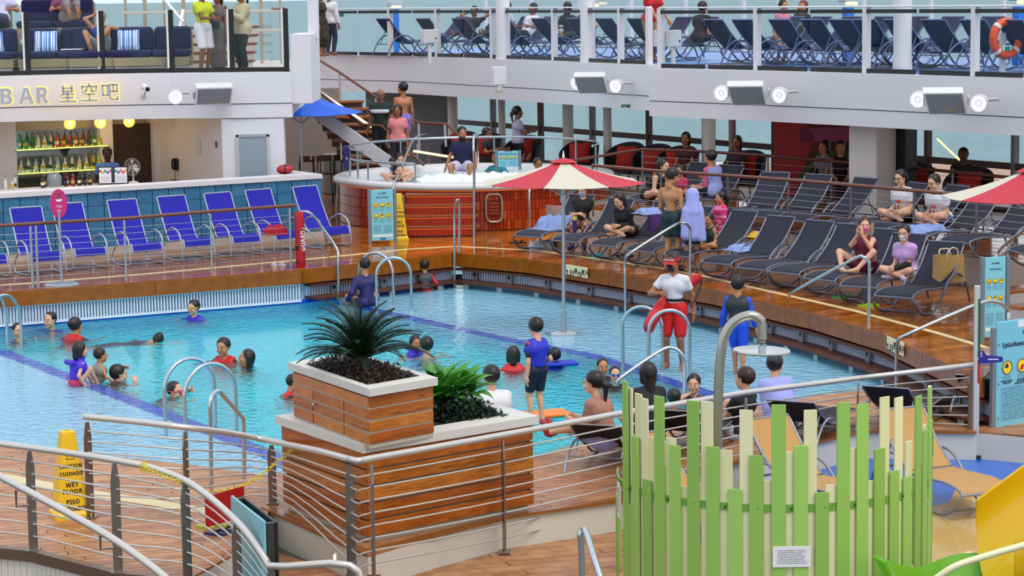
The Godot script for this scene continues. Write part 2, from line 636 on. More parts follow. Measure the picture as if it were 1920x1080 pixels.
const POSES := {
	"stand": {"hip": Vector3(0, .93, 0), "lh": Vector3(.25, .80, .06), "rh": Vector3(-.25, .80, .06), "lf": Vector3(.10, .08, 0), "rf": Vector3(-.10, .08, 0)},
	"sit": {"hip": Vector3(0, .52, 0), "lh": Vector3(.13, .62, .36), "rh": Vector3(-.13, .62, .36), "lf": Vector3(.13, .08, .42), "rf": Vector3(-.13, .08, .42), "lk": Vector3(.2, .6, 1), "rk": Vector3(-.2, .6, 1)},
	"cross": {"hip": Vector3(0, .11, 0), "lean": 14.0, "lh": Vector3(.10, .2, .34), "rh": Vector3(-.10, .2, .34), "lf": Vector3(-.12, .06, .30), "rf": Vector3(.12, .06, .36), "lk": Vector3(1.5, .5, .6), "rk": Vector3(-1.5, .5, .6), "lt": Vector3(-.13, -.02, .08), "rt": Vector3(.13, -.02, .08)},
	"recline": {"hip": Vector3(0, .12, 0), "lean": -42.0, "lh": Vector3(.25, .3, .1), "rh": Vector3(-.25, .3, .1), "lf": Vector3(.1, .07, .84), "rf": Vector3(-.1, .07, .84), "lk": Vector3(.1, 1, .1), "rk": Vector3(-.1, 1, .1), "lt": Vector3(.02, .15, .06), "rt": Vector3(-.02, .15, .06), "np": 30.0},
	"swim": {"hip": Vector3(0, -.50, 0), "lean": 8.0, "lh": Vector3(.34, -.06, .34), "rh": Vector3(-.34, -.06, .34), "lf": Vector3(.12, -1.2, -.25), "rf": Vector3(-.12, -1.1, -.05), "le": Vector3(.6, -.6, -.2), "re": Vector3(-.6, -.6, -.2)},
}
func two_bone(a: Vector3, t: Vector3, l1: float, l2: float, hint: Vector3) -> Array:
	var d := t - a
	var ln := clampf(d.length(), absf(l1 - l2) + .02, l1 + l2 - .002)
	var dir := d.normalized()
	var q := (l1 * l1 - l2 * l2 + ln * ln) / (2 * ln)
	var hh := sqrt(maxf(l1 * l1 - q * q, 0))
	var pp := hint - dir * hint.dot(dir)
	pp = pp.normalized() if pp.length() > 1e-4 else dir.cross(Vector3.RIGHT).normalized()
	return [a + dir * q + pp * hh, a + dir * ln]
func pose_bones(o: Dictionary) -> Dictionary:
	var P: Dictionary = POSES[o.get("pose", "stand")].duplicate()
	P.merge(o, true)
	var w: float = P.get("w", 1.0)
	var hip: Vector3 = P.hip
	var ln := deg_to_rad(P.get("lean", 0.0))
	var sl := deg_to_rad(P.get("side", 0.0))
	var B := Basis(Vector3.BACK, -sl) * Basis(Vector3.RIGHT, ln)
	var sd := B * Vector3.UP
	var tw := Basis(sd, deg_to_rad(P.get("twist", 0.0)))
	var ax := tw * (B * Vector3.RIGHT)
	var fw := tw * (B * Vector3.BACK)
	var fem: bool = P.get("f", false)
	var sw := .148 if fem else .17
	var neck := hip + sd * .49
	var np := deg_to_rad(P.get("np", 0.0))
	var nd := (sd * cos(np) + fw * sin(np)).normalized()
	var hs: float = P.get("hs", 1.03) * 1.1
	var look: Vector2 = P.get("look", Vector2.ZERO)
	var HB := Basis(Vector3.UP, deg_to_rad(look.x)) * Basis(Vector3.RIGHT, deg_to_rad(look.y))
	if P.get("flat", false): HB = Basis(ax, nd, fw) * HB
	var hc := neck + nd * .085 + HB * V3(0, .085 * hs, .02)
	var b := {}
	b.pel = [hip - ax * .07 - sd * .01, hip + ax * .07 - sd * .01, (.115 if fem else .103) * w, (.115 if fem else .103) * w]
	b.bel = [hip + sd * .06 + fw * (.02 * (w - 1)), hip + sd * .30, .108 * w, .106 * w]
	b.che = [neck - sd * .15 - ax * .075, neck - sd * .15 + ax * .075, (.1 if fem else .112) * w, (.1 if fem else .112) * w]
	b.neck = [neck - sd * .04, neck + nd * .07, .056, .052]
	var J := {"hip": hip, "neck": neck, "sd": sd, "fw": fw, "ax": ax, "hc": hc, "HB": HB, "hs": hs, "w": w, "f": fem}
	for s in [1, -1]:
		var L := "L" if s == 1 else "R"
		var l := "l" if s == 1 else "r"
		var sh: Vector3 = neck - sd * .065 + ax * sw * s
		b["sh" + L] = [neck - sd * .045 + ax * .05 * s, sh, .054, .05]
		var ar := two_bone(sh, P[l + "h"], .285, .25, P.get(l + "e", V3(.35 * s, -.3, -1)))
		b["ua" + L] = [sh, ar[0], .05 * (.6 + .4 * w), .039]
		b["fa" + L] = [ar[0], ar[1], .041, .027]
		var hj: Vector3 = hip + ax * .088 * s - sd * .03
		var lg := two_bone(hj, P[l + "f"], .43, .41, P.get(l + "k", V3(.08 * s, .1, 1)))
		b["th" + L] = [hj, lg[0], .09 * w, .057]
		b["cf" + L] = [lg[0], lg[1], .056, .037]
		b["ca" + L] = [lg[0].lerp(lg[1], .18) - fw * .018, lg[0].lerp(lg[1], .45) - fw * .02, .05, .04]
		var toe: Vector3 = P.get(l + "t", V3(.03 * s, -.045, .165))
		var heel: Vector3 = lg[1] + (V3(0, -.04, -.02) if toe.y < .05 else V3(0, -.01, -.045))
		b["ft" + L] = [heel, lg[1] + toe, .036, .026]
		b["an" + L] = [lg[1], lg[1] + toe * .55, .036, .03]
		var fd: Vector3 = (ar[1] - ar[0]).normalized()
		var hdv: Vector3 = P.get(l + "d", fd)
		hdv = hdv.normalized()
		var pn: Vector3 = P.get(l + "p", -ax * s)
		pn = (pn - hdv * pn.dot(hdv)).normalized()
		# hand mesh: fingers +y, palm +z, thumb -x
		var xx := hdv.cross(pn)
		J["hand" + L] = Transform3D(Basis(xx, hdv, pn), ar[1] - hdv * .005)
		J["flip" + L] = P.get(l + "flip", s == 1)
		J["grip" + L] = P.get(l + "grip", false)
	J.b = b
	return J
func run_body(J: Dictionary, cell: float, fine: bool) -> Sh:
	var lo := Vector3.INF
	var hi := -Vector3.INF
	for t in J.b:
		for k in 2:
			lo = lo.min(J.b[t][k])
			hi = hi.max(J.b[t][k])
	var F := Field.new(lo - Vector3.ONE * .16, hi + Vector3.ONE * .16, cell)
	for t in J.b:
		var q: Array = J.b[t]
		F.cap(q[0], q[1], q[2], q[3], .045 if t in ["pel", "bel", "che"] else .028)
	if J.f:
		for s in [1, -1]:
			var p: Vector3 = J.neck - J.sd * .17 + J.ax * .065 * s + J.fw * .075
			F.cap(p, p + J.sd * .005, .052, .05, .03)
	var sh := Sh.new()
	F.net(sh)
	sh.add(head_sh, Transform3D(J.HB * J.hs, J.hc))
	for L in ["L", "R"]:
		var T: Transform3D = J["hand" + L]
		if J["flip" + L]: T.basis.x = -T.basis.x
		sh.add(fist_sh if J["grip" + L] else hand_sh, T)
	return sh
func run_garment(J: Dictionary, g: Array, cell: float) -> Sh:
	var kind: String = g[0]
	var inf: float = g[2] if g.size() > 2 else (.022 if g[0] in ["tee", "long", "tank"] else .013)
	var ex: Dictionary = g[3] if g.size() > 3 else {}
	var use := []
	var sd: Vector3 = J.sd
	var planes := []
	if kind == "vest": inf += .034
	var A := func(t, cut := 1e9, add := 0.0): use.append([J.b[t][0], J.b[t][1], J.b[t][2] + inf + add, J.b[t][3] + inf + add, cut])
	var sleeve: float = ex.get("sleeve", .6)
	if kind in ["tee", "long", "tank", "dress", "wrap", "rash"]:
		A.call("che")
		A.call("bel")
		A.call("pel")
		for L in ["L", "R"]:
			A.call("sh" + L, 1e9 if kind != "tank" else .55)
			if kind != "tank": A.call("ua" + L, 1e9 if kind in ["long", "wrap", "rash"] else sleeve)
			if kind in ["long", "rash"]: A.call("fa" + L, ex.get("cuff", .9))
			if kind == "wrap" and ex.get("fore", true): A.call("fa" + L, .8)
		if J.f:
			for s in [1, -1]:
				var p: Vector3 = J.neck - sd * .17 + J.ax * .065 * s + J.fw * .075
				use.append([p, p + sd * .005, .052 + inf, .05 + inf, 1e9])
		if kind in ["tee", "long", "tank", "rash"]: planes.append([J.hip - sd * ex.get("hem", .08), -sd])
		planes.append([J.neck + sd * .022 + J.fw * ex.get("vneck", .0), (sd + J.fw * .35).normalized()])
	if kind in ["shorts", "pants", "trunks"]:
		A.call("pel")
		use.append([J.hip, J.hip + sd * .1, .108 * J.w + inf, .108 * J.w + inf, 1e9])
		for L in ["L", "R"]:
			A.call("th" + L, 1e9 if kind == "pants" else ex.get("leg", .72 if kind == "shorts" else .4), .002)
			if kind == "pants":
				A.call("cf" + L, ex.get("leg", .94), .004)
				A.call("ca" + L)
		planes.append([J.hip + sd * .1, sd])
	if kind in ["dress", "skirt"]:
		if kind == "skirt":
			A.call("pel")
			planes.append([J.hip + sd * .12, sd])
		var kn: Vector3 = (J.b.thL[1] + J.b.thR[1]) * .5
		var an: Vector3 = (J.b.cfL[1] + J.b.cfR[1]) * .5
		var ll: float = ex.get("leg", 1.0)
		for L in ["L", "R"]: A.call("th" + L, minf(ll, 1.0) * .98 if ll < 1.0 else 1e9, .025)
		use.append([J.hip, kn, .12 * J.w, .11, ll if ll < 1.0 else 1e9])
		if ll > 1.0:
			for L in ["L", "R"]: A.call("cf" + L, ll - 1.0, .03)
			use.append([kn, an, .12, .16, ll - 1.0])
	if kind == "vest":
		A.call("che")
		A.call("bel", .9)
		for L in ["L", "R"]: A.call("sh" + L, .95, -.012)
		planes.append([J.hip + sd * .06, -sd])
		planes.append([J.neck + sd * .035, (sd + J.fw * .5).normalized()])
	if kind == "shoes":
		for L in ["L", "R"]:
			A.call("ft" + L)
			A.call("an" + L, .9, .002)
			planes = []
	if kind == "sole":
		A.call(ex.t)
	for q in ex.get("caps", []): use.append([q[0], q[1], q[2], q[3], 1e9])
	for q in ex.get("planes", []): planes.append(q)
	var lo := Vector3.INF
	var hi := -Vector3.INF
	for u in use:
		for k in 2:
			lo = lo.min(u[k])
			hi = hi.max(u[k])
	var m := .0
	for u in use: m = maxf(m, maxf(u[2], u[3]))
	var F := Field.new(lo - Vector3.ONE * (m + .05), hi + Vector3.ONE * (m + .05), cell)
	for u in use: F.cap(u[0], u[1], u[2], u[3], {"dress": .03, "skirt": .03, "wrap": .05}.get(kind, .014), u[4])
	for p in planes: F.plane(p[0], p[1])
	var sh := Sh.new()
	F.net(sh)
	return sh
func person(label: String, at: Vector3, yaw: float, o: Dictionary, group := "") -> Node3D:
	var t := thing("person", label, "person", at, yaw, group)
	var sc: float = o.get("h", 1.68) / 1.7
	t.scale = Vector3.ONE * sc
	var J := pose_bones(o)
	jobs.append({"t": t, "J": J, "o": o, "cell": o.get("cell", .019) / sc, "out": []})
	return t
func run_job(k: int) -> void:
	var q: Dictionary = jobs[k]
	q.out.append(run_body(q.J, q.cell, true))
	for g in q.o.get("wear", []): q.out.append(run_garment(q.J, g, q.cell * 1.1))
func commit_people() -> void:
	var id := WorkerThreadPool.add_group_task(run_job, jobs.size())
	WorkerThreadPool.wait_for_group_task_completion(id)
	for q in jobs:
		var o: Dictionary = q.o
		var skin := mt(o.get("skin", "#c08a68"), .5, 0.0, {"vertex_color_use_as_albedo": true})
		obj("body", q.out[0].mesh(true), skin, q.t)
		var k := 1
		for g in o.get("wear", []):
			if q.out[k].v.size() > 0: obj(g[3].get("name", g[0]) if g.size() > 3 else {"tee": "shirt", "long": "long_sleeved_top", "tank": "sleeveless_top", "rash": "rash_guard", "wrap": "towel_wrap", "vest": "life_vest", "trunks": "swim_trunks"}.get(g[0], g[0]), q.out[k], g[1], q.t)
			k += 1
		var HT := Transform3D(q.J.HB * q.J.hs, q.J.hc)
		var hm := mt(o.get("hc", "#15100e"), .45)
		if o.get("hair", "short") != "none":
			var hm_i := obj("hair", hair[o.get("hair", "short")], hm, q.t)
			hm_i.transform = HT
		for g in o.get("gear", []):
			var gi := obj(g[0] if not g[0] in ["mask"] else "face_mask", gear[g[0]], g[1], q.t)
			gi.transform = HT
# ---------------------------------------------------------------- the place
const U := Vector3(-.553, 0, -.833)   # along the ship, away
const W := Vector3(.833, 0, -.553)    # across the ship, away to the sea
const YAW := .586
const DECK := .62
const TIER := 1.1
const TOP := 3.95
var RIGHT_LIP := [Vector2(-1.048, -43.492), Vector2(0.236, -42.345), Vector2(1.721, -40.255), Vector2(3.346, -37.55), Vector2(4.246, -35.3), Vector2(4.553, -34.664), Vector2(5.294, -32.368), Vector2(5.803, -28.883), Vector2(5.92, -28.5)]
var LEFT_LIP := [Vector2(-13.4, -36.0), Vector2(-8.673, -38.538), Vector2(-6.253, -39.85), Vector2(-3.795, -41.188), Vector2(-1.048, -43.492)]
var teak_wet: Array
var teak_dry: Array
var teak_fascia: StandardMaterial3D
var white: StandardMaterial3D
var steel: StandardMaterial3D
var chrome: StandardMaterial3D
var glass: StandardMaterial3D
var brown_rail: StandardMaterial3D
var black: StandardMaterial3D
var navy_sling: StandardMaterial3D
var grey_frame: StandardMaterial3D
var varnish: Array
func make_materials() -> void:
	white = mt("#d8d6da", .5)
	steel = mt("#8a8078", .3, .8, {"roughness_texture": ntex(.02, ["#a0a0a0", "#ffffff"], 128, 3), "uv1_triplanar": true, "uv1_scale": V3(2, 2, 2)})
	chrome = mt("#b9c2c8", .2, .85)
	glass = mt(Color(.3, .5, .48, .015), .02, 0.0, {"transparency": 1, "metallic_specular": .26})
	brown_rail = mt("#6b4030", .4)
	black = mt("#0c0c10", .4)
	var wet_n := nnorm(.012, 3.0)
	var grain := ntex(.018, ["#ffffff", "#c8b8a0", "#f0e4d0", "#a89880"], 256, 5)
	for c in ["#c88028", "#b87420", "#d08830", "#ac681c"]:
		teak_wet.append(tri(mt(c, .09, 0.0, {"albedo_texture": ntex(.02, ["#f0e0cc", "#b8a488", "#e4d0b4", "#a08a6c"], 128, 4), "normal_enabled": true, "normal_texture": wet_n, "normal_scale": .16}), V3(.5, .5, .5), true))
	for c in ["#c4986c", "#b88a5e", "#be9066", "#caa074"]:
		teak_dry.append(tri(mt(c, .42, 0.0, {"albedo_texture": ntex(.02, ["#f4e4d8", "#c8b0a0", "#ead8cc", "#b89c88"], 128, 4)}), V3(.7, .7, .7), true))
	teak_fascia = tri(mt("#a86414", .25, 0.0, {"albedo_texture": grain}), V3(.4, .4, .4), true)
	for c in ["#b4681c", "#a45c18", "#c07c30", "#ac6a24"]:
		varnish.append(tri(mt(c, .28, 0.0, {"albedo_texture": ntex(.014, ["#fff8ea", "#d4b890", "#fff0da", "#b08c64"], 256, 5)}), V3(.35, 2.6, 2.6)))
	navy_sling = tri(mt("#1a1c2e", .8, 0.0, {"normal_enabled": true, "normal_texture": nnorm(.25, 2.0, 128, 1)}), V3(6, 6, 6))
	grey_frame = mt("#6f7486", .35, .55)
func planks(parent: Node, region: PackedVector2Array, ang: float, width: float, length: float, y0: float, y1: float, ms: Array, gap := .012) -> void:
	# boards cut to the outline of a deck, each a piece of its own
	var rng := RandomNumberGenerator.new()
	rng.seed = 5
	var ca := V2(cos(ang), sin(ang))
	var cb := V2(-sin(ang), cos(ang))
	var lo := Vector2.INF
	var hi := -Vector2.INF
	for p in region:
		var q := V2(p.dot(ca), p.dot(cb))
		lo = lo.min(q)
		hi = hi.max(q)
	var b := lo.y
	var row := 0
	while b < hi.y:
		var a := lo.x - (length * .5 if row % 2 else 0.0) - rng.randf() * .3
		while a < hi.x:
			var r := PackedVector2Array()
			for q in [V2(a + gap * .5, b + gap * .5), V2(a + length - gap * .5, b + gap * .5), V2(a + length - gap * .5, b + width - gap * .5), V2(a + gap * .5, b + width - gap * .5)]:
				r.append(ca * q.x + cb * q.y)
			for piece in Geometry2D.intersect_polygons(r, region):
				if piece.size() > 2: obj("plank", Sh.new().slab(piece, y0, y1 - rng.randf() * .002), ms[rng.randi() % ms.size()], parent)
			a += length
		b += width
		row += 1
func panels(parent: Node, called: String, pts: Array, o0: float, o1: float, y0: float, y1: float, step: float, ms: Array, gap := .012) -> void:
	# a band along a line, cut into pieces of one length
	var i := 0
	for k in pts.size() - 1:
		var a: Vector2 = pts[k]
		var b: Vector2 = pts[k + 1]
		var n := maxi(1, roundi(a.distance_to(b) / step))
		for q in n:
			var g := gap * .5 / a.distance_to(b)
			obj(called, Sh.new().ribbon([a.lerp(b, float(q) / n + g), a.lerp(b, float(q + 1) / n - g)], o0, o1, y0, y1), ms[i % ms.size()], parent)
			i += 1
func build_light() -> void:
	var cam := Camera3D.new()
	cam.name = "camera"
	cam.position = V3(0, 5.5, 0)
	cam.rotation = V3(-atan(551.0 / 4300.0), 0, -.015)
	cam.fov = rad_to_deg(2.0 * atan(540.0 / 4300.0))
	cam.near = 1.0
	cam.far = 30000.0
	add_child(cam)
	var e := Environment.new()
	e.background_mode = Environment.BG_SKY
	var sky := Sky.new()
	var pm := ProceduralSkyMaterial.new()
	pm.sky_top_color = Color(.86, .88, .92)
	pm.sky_horizon_color = Color(.88, .90, .92)
	pm.sky_curve = .25
	pm.ground_bottom_color = Color(.45, .6, .62)
	pm.ground_horizon_color = Color(.7, .8, .84)
	pm.sky_energy_multiplier = 1.0
	sky.sky_material = pm
	e.sky = sky
	e.tonemap_mode = Environment.TONE_MAPPER_LINEAR
	e.tonemap_exposure = 1.5
	e.sdfgi_enabled = true
	e.ssao_enabled = true
	e.ssil_enabled = true
	var we := WorldEnvironment.new()
	we.name = "world_environment"
	we.environment = e
	add_child(we)
	var sun := DirectionalLight3D.new()
	sun.name = "veiled_sun"
	sun.rotation_degrees = V3(-58, 35, 0)
	sun.light_energy = .35
	sun.light_angular_distance = 30.0
	sun.light_color = Color(1, .97, .93)
	sun.shadow_enabled = true
	sun.sky_mode = DirectionalLight3D.SKY_MODE_LIGHT_ONLY
	add_child(sun)
func build_sea() -> void:
	var sea := Sh.new()
	sea.flat4(V3(-9000, -18, 200), V3(9000, -18, 200), V3(9000, -18, -16000), V3(-9000, -18, -16000), Vector3.UP)
	struct("sea", sea, tri(mt("#5a8a92", .4, 0.0, {"albedo_texture": ntex(.03, ["#f0f0f0", "#dcdcdc", "#ffffff"], 256, 4), "normal_enabled": true, "metallic_specular": .25, "normal_texture": nnorm(.03, 3.0), "normal_scale": .5}), V3(.05, .05, .16), true))
func build_pool() -> void:
	var deepm := tri(mt("#06f0fc", .6, 0.0, {"albedo_texture": ntex(.03, ["#ffffff", "#d8ecf4", "#f4ffff"], 256, 3)}), V3(.3, .3, .3), true)
	var pale := tri(mt("#c4e4fa", .6, 0.0, {"albedo_texture": ntex(.05, ["#ffffff", "#e4f0f8", "#f4f8ff"], 256, 3)}), V3(.4, .4, .4), true)
	var blue_tile := tri(mt("#0874ec", .3, 0.0, {"albedo_texture": ntex(.2, ["#ffffff", "#90a8d8", "#e0e8ff"], 128, 2)}), V3(2, 2, 2), true)
	var L1 := [V2(-8.183, -36.187), V2(-5.797, -32.243), V2(-3.034, -27.607), V2(-2.538, -26.458)]
	var L2 := [V2(-3.11, -41.379), V2(-1.466, -38.793), V2(-0.012, -36.507), V2(1.215, -34.842), V2(2.459, -31.871), V2(3.3, -30.2)]
	struct("floor_1", Sh.new().slab(PackedVector2Array([V2(-15, -44), V2(7, -46), V2(7, -24), V2(-15, -24)]), -1.75, -1.15), deepm)
	var p1 := PackedVector2Array([V2(-14, -41), V2(-9.6, -38.6)])
	for p in L1: p1.append(p)
	p1.append_array([V2(-2.4, -25.5), V2(-14, -25.5)])
	struct("floor_2", Sh.new().slab(p1, -1.15, -.1), pale)
	var p2 := PackedVector2Array([V2(-3.5, -43.0)])
	for p in L2: p2.append(p)
	p2.append_array([V2(4.0, -29.6), V2(6.6, -29.6), V2(7, -46), V2(-3.5, -46)])
	struct("floor_3", Sh.new().slab(p2, -1.15, -.1), pale)
	struct("trim_1", Sh.new().ribbon(L1, -.13, .13, -.12, -.085), blue_tile)
	struct("trim_2", Sh.new().ribbon(L2, -.13, .13, -.12, -.085), blue_tile)
	# water
	var water := Sh.new()
	var wp := PackedVector2Array()
	for p in LEFT_LIP: wp.append(p)
	for p in RIGHT_LIP.slice(1, 8): wp.append(p)
	wp.append_array([V2(5.9, -30.9), V2(5.494, -31.601), V2(4.128, -30.861), V2(2.557, -29.55), V2(0.623, -27.56), V2(0.2, -26.9), V2(-2.0, -26.6), V2(-2.885, -26.182), V2(-4.048, -26.941), V2(-5.255, -27.61), V2(-6.407, -28.099), V2(-14.5, -33.5)])
	wp = Geometry2D.offset_polygon(wp, .13)[0]
	water.slab(wp, -1.3, -.012)
	struct("water", water, tri(mt(Color(.84, 1.0, 1.0, 0.0), .02, 0.0, {"refraction_enabled": true, "refraction_scale": .033, "normal_enabled": true, "normal_texture": nnorm(.02, 8.0, 512, 4), "normal_scale": 1.1}), V3(.42, .42, .42), true))
	# overflow grille and blue line on the wall that faces the camera
	var wall := Sh.new().ribbon(LEFT_LIP, -.30, -.14, -1.7, .4)
	struct("wall_pool_far", wall, mt("#9fb8d8", .5))
	struct("trim_3", Sh.new().ribbon(LEFT_LIP, -.14, -.12, -.05, .05), blue_tile)
	var gr := Sh.new()
	var slats := LEFT_LIP.slice(0, 4)
	var off := Sh.off(slats, -.08)
	for k in off.size() - 1:
		var n := int(off[k].distance_to(off[k + 1]) / .055)
		for q in n:
			var p: Vector2 = off[k].lerp(off[k + 1], (q + .5) / n)
			gr.box(V3(.03, .3, .06), V3(p.x, .2, p.y))
	var frame := thing("overflow_grille", "long white slatted overflow grille under the wooden coping behind the swimmers", "grille")
	stuff(obj("slat", gr, mt("#cdd8ea", .45), frame))
	obj("rail", Sh.new().ribbon(slats, -.1, -.05, .33, .37), mt("#d8dfec", .4), frame)
	obj("rail", Sh.new().ribbon(slats, -.1, -.05, .02, .06), mt("#d8dfec", .4), frame)
	# the stepped ledges below the right-hand coping
	var corner := [V2(-3.665, -41.252), V2(-1.048, -43.492)]
	var dark_wood := tri(mt("#6e4630", .5, 0.0, {"albedo_texture": ntex(.03, ["#ffffff", "#b09080", "#e8d8d0"], 128, 4)}), V3(.6, 4, .6), true)
	var rw := struct("wall_pool_side", Sh.new().ribbon(RIGHT_LIP, -.36, -.20, -1.7, .5), mt("#9fb8d8", .5))
	var seatw := [corner, RIGHT_LIP]
	for sidx in 2:
		var line: Array = seatw[sidx]
		var b := thing("bench_ledge", ["brown wooden two-step ledge in the pool corner under the wet deck", "long curved brown two-step ledge below the coping by the umbrella"][sidx], "bench")
		obj("upper_step", Sh.new().ribbon(line, -.35, .05, .29, .33), dark_wood, b)
		obj("lower_step", Sh.new().ribbon(line, -.35, .24, .07, .11), dark_wood, b)
		obj("riser", Sh.new().ribbon(line, -.2, -.17, -.1, .3), mt("#9fb8d8", .5), b)
		var sl := Sh.new()
		var o1 := Sh.off(line, -.14)
		var o2 := Sh.off(line, -.05)
		for k in o1.size() - 1:
			var n := maxi(1, int(o1[k].distance_to(o1[k + 1]) / .06))
			for q in n:
				var p: Vector2 = o1[k].lerp(o1[k + 1], (q + .5) / n)
				sl.box(V3(.03, .18, .03), V3(p.x, .2, p.y))
			var nb := maxi(1, roundi(o1[k].distance_to(o1[k + 1]) / 1.05))
			for q in nb:
				var p: Vector2 = o2[k].lerp(o2[k + 1], (q + .5) / nb)
				var dv: Vector2 = (o2[k + 1] - o2[k]).normalized()
				var pl := Sh.new().box(V3(.13, .18, .03), Vector3.ZERO, .004)
				var br := obj("bracket", pl, mt("#9a9ea6", .35, .7), b, V3(p.x, .2, p.y), -dv.angle())
				obj("hole", Sh.new().lathe([V2(0, 0), V2(.035, 0), V2(.035, .006), V2(0, .006)], 12), black, br).transform = Transform3D(Basis(Vector3.RIGHT, PI / 2), V3(0, .03, .014))
				var p3: Vector2 = Sh.off(line, .2)[k].lerp(Sh.off(line, .2)[k + 1], (q + .5) / nb)
				obj("foot_plate", Sh.new().box(V3(.13, .1, .03), Vector3.ZERO, .004), mt("#a9b4bc", .35, .6), b, V3(p3.x, .02, p3.y), -dv.angle())
		stuff(obj("grille", sl, mt("#cdd8ea", .45), b))
	# coping
	var cp := struct("trim_4", Sh.new().ribbon(LEFT_LIP, -.3, -.02, .38, .6), black)
	panels(cp, "panel", LEFT_LIP, -.02, .015, .36, .615, 2.2, [teak_fascia])
	var cq := struct("trim_5", Sh.new().ribbon(RIGHT_LIP, -.3, -.02, .38, .6), black)
	panels(cq, "panel", RIGHT_LIP, -.02, .015, .36, .615, 1.7, [teak_fascia])
func build_decks() -> void:
	# wet teak deck round the far sides of the pool
	var poly := PackedVector2Array()
	for p in LEFT_LIP: poly.append(p)
	for k in range(1, RIGHT_LIP.size()): poly.append(RIGHT_LIP[k])
	poly.append_array([V2(6.25, -29.4), V2(12, -33.4), V2(12, -34), V2(4.6, -44.5), V2(-1, -53), V2(-7, -53), V2(-14, -43)])
	var fl := struct("floor_4", Sh.new().slab(poly, .40, .585), mt("#3a2010", .3))
	planks(fl, poly, atan2(-.553, .833), .21, 4.4, .585, DECK, teak_wet, .008)
	struct("floor_5", Sh.new().slab(PackedVector2Array([V2(-14, -43), V2(-7, -53), V2(-1, -53), V2(8, -66), V2(-22, -66), V2(-26, -48)]), .4, DECK - .01), teak_wet[1])
	var cream := mt("#d8c690", .45)
	struct("trim_6", Sh.new().ribbon([V2(-13.6, -37.0), V2(-8.883, -39.496), V2(-6.421, -40.955), V2(-3.817, -42.789), V2(-1.987, -44.266), V2(-1.073, -44.615)], -.05, .05, DECK - .01, DECK + .004), cream)
	struct("trim_7", Sh.new().ribbon([V2(-1.073, -44.615), V2(0.531, -43.646), V2(2.603, -40.621), V2(3.226, -39.525), V2(4.049, -37.536), V2(5.22, -34.769), V2(6.064, -32.29), V2(6.461, -30.91)], -.05, .05, DECK - .01, DECK + .004), cream)
	# upper tier of loungers
	var t0 := V2(5.0, -41.6)
	var du := V2(.553, .833)
	var tier := [t0 - du * 14, t0 + du * 18]
	var tp := PackedVector2Array([tier[0], tier[1], tier[1] + V2(11, -7), tier[0] + V2(11, -7)])
	var ts := struct("floor_6", Sh.new().slab(tp, .4, TIER - .03), mt("#8a7f76", .6))
	var band := PackedVector2Array([t0 - du * 7, t0 + du * 12, t0 + du * 12 + V2(2.9, -1.93), t0 - du * 7 + V2(2.9, -1.93)])
	planks(ts, band, atan2(-.553, .833) + PI / 2, .24, 5.0, TIER - .03, TIER, teak_wet, .008)
	struct("floor_7", Sh.new().slab(PackedVector2Array([t0 - du * 14 + V2(2.9, -1.93), t0 + du * 18 + V2(2.9, -1.93), t0 + du * 18 + V2(12, -7.9), t0 - du * 14 + V2(12, -7.9)]), TIER - .04, TIER - .005), mt("#9a6a3e", .4))
	struct("trim_8", Sh.new().ribbon(tier, 0, .04, DECK, TIER), mt("#b8b0a8", .5))
	# near deck at pool level
	var near := PackedVector2Array([V2(-14.5, -33.5), V2(-6.407, -28.099), V2(-5.255, -27.61), V2(-4.048, -26.941), V2(-2.885, -26.182), V2(-2.0, -26.6), V2(0.2, -26.9), V2(0.623, -27.56), V2(2.557, -29.55), V2(4.128, -30.861), V2(5.494, -31.601), V2(6.3, -30.9), V2(9, -30.5), V2(8.6, -26.4), V2(5.686, -28.264), V2(4.343, -28.442), V2(2.072, -26.122), V2(1.078, -24.684), V2(-0.116, -23.956), V2(-1.47, -22.257), V2(-2.68, -24.489), V2(-2.609, -23.004), V2(-3.143, -21.413), V2(-3.852, -21.68), V2(-4.866, -22.622), V2(-8, -24.4)])
	var nd := struct("floor_8", Sh.new().slab(near, -1.7, -.03), mt("#cfc8bc", .6))
	planks(nd, near, -.30, .13, 2.6, -.03, 0, teak_dry, .01)
	var drain := mt("#c8bc94", .6)
	struct("trim_9", Sh.new().ribbon([V2(-8, -26.6), V2(-6.016, -26.318), V2(-4.774, -25.308), V2(-3.262, -24.269)], -.12, .12, -.02, .005), drain)
	# lower deck in front of the rail
	struct("floor_9", Sh.new().slab(PackedVector2Array([V2(-12, -24), V2(-1.5, -23.2), V2(6, -29), V2(14, -27), V2(10, -14), V2(-10, -14)]), -.6, -.38), mt("#5a4a40", .6))
	var low := PackedVector2Array([V2(-2.515, -23.779), V2(-1.502, -22.667), V2(-0.121, -23.865), V2(1.154, -25.104), V2(2.904, -26.956), V2(2.6, -21.5), V2(-2.0, -21.5), V2(-3.4, -22.2)])
	var ld := struct("floor_10", Sh.new().slab(low, -.5, -.376), mt("#4a2c18", .5))
	planks(ld, low, -.30, .2, 2.4, -.376, -.35, teak_dry, .012)
	# splash area: blue and sandy floor
	var splash := PackedVector2Array([V2(2.904, -26.956), V2(4.371, -28.615), V2(5.719, -28.411), V2(9, -28.6), V2(12, -24), V2(8, -19), V2(2.6, -21.5)])
	struct("floor_11", Sh.new().slab(splash, -.5, -.355), mt("#0f5fbe", .25))
	var sandp := PackedVector2Array()
	for p in cr([V2(3.573, -25.341), V2(4.822, -25.583), V2(5.243, -26.492), V2(5.768, -26.022), V2(7.6, -22.6), V2(6, -20.5), V2(4, -20.8)], 5, true): sandp.append(p)
	struct("floor_12", Sh.new().slab(sandp, -.36, -.35), mt("#c0a060", .12))
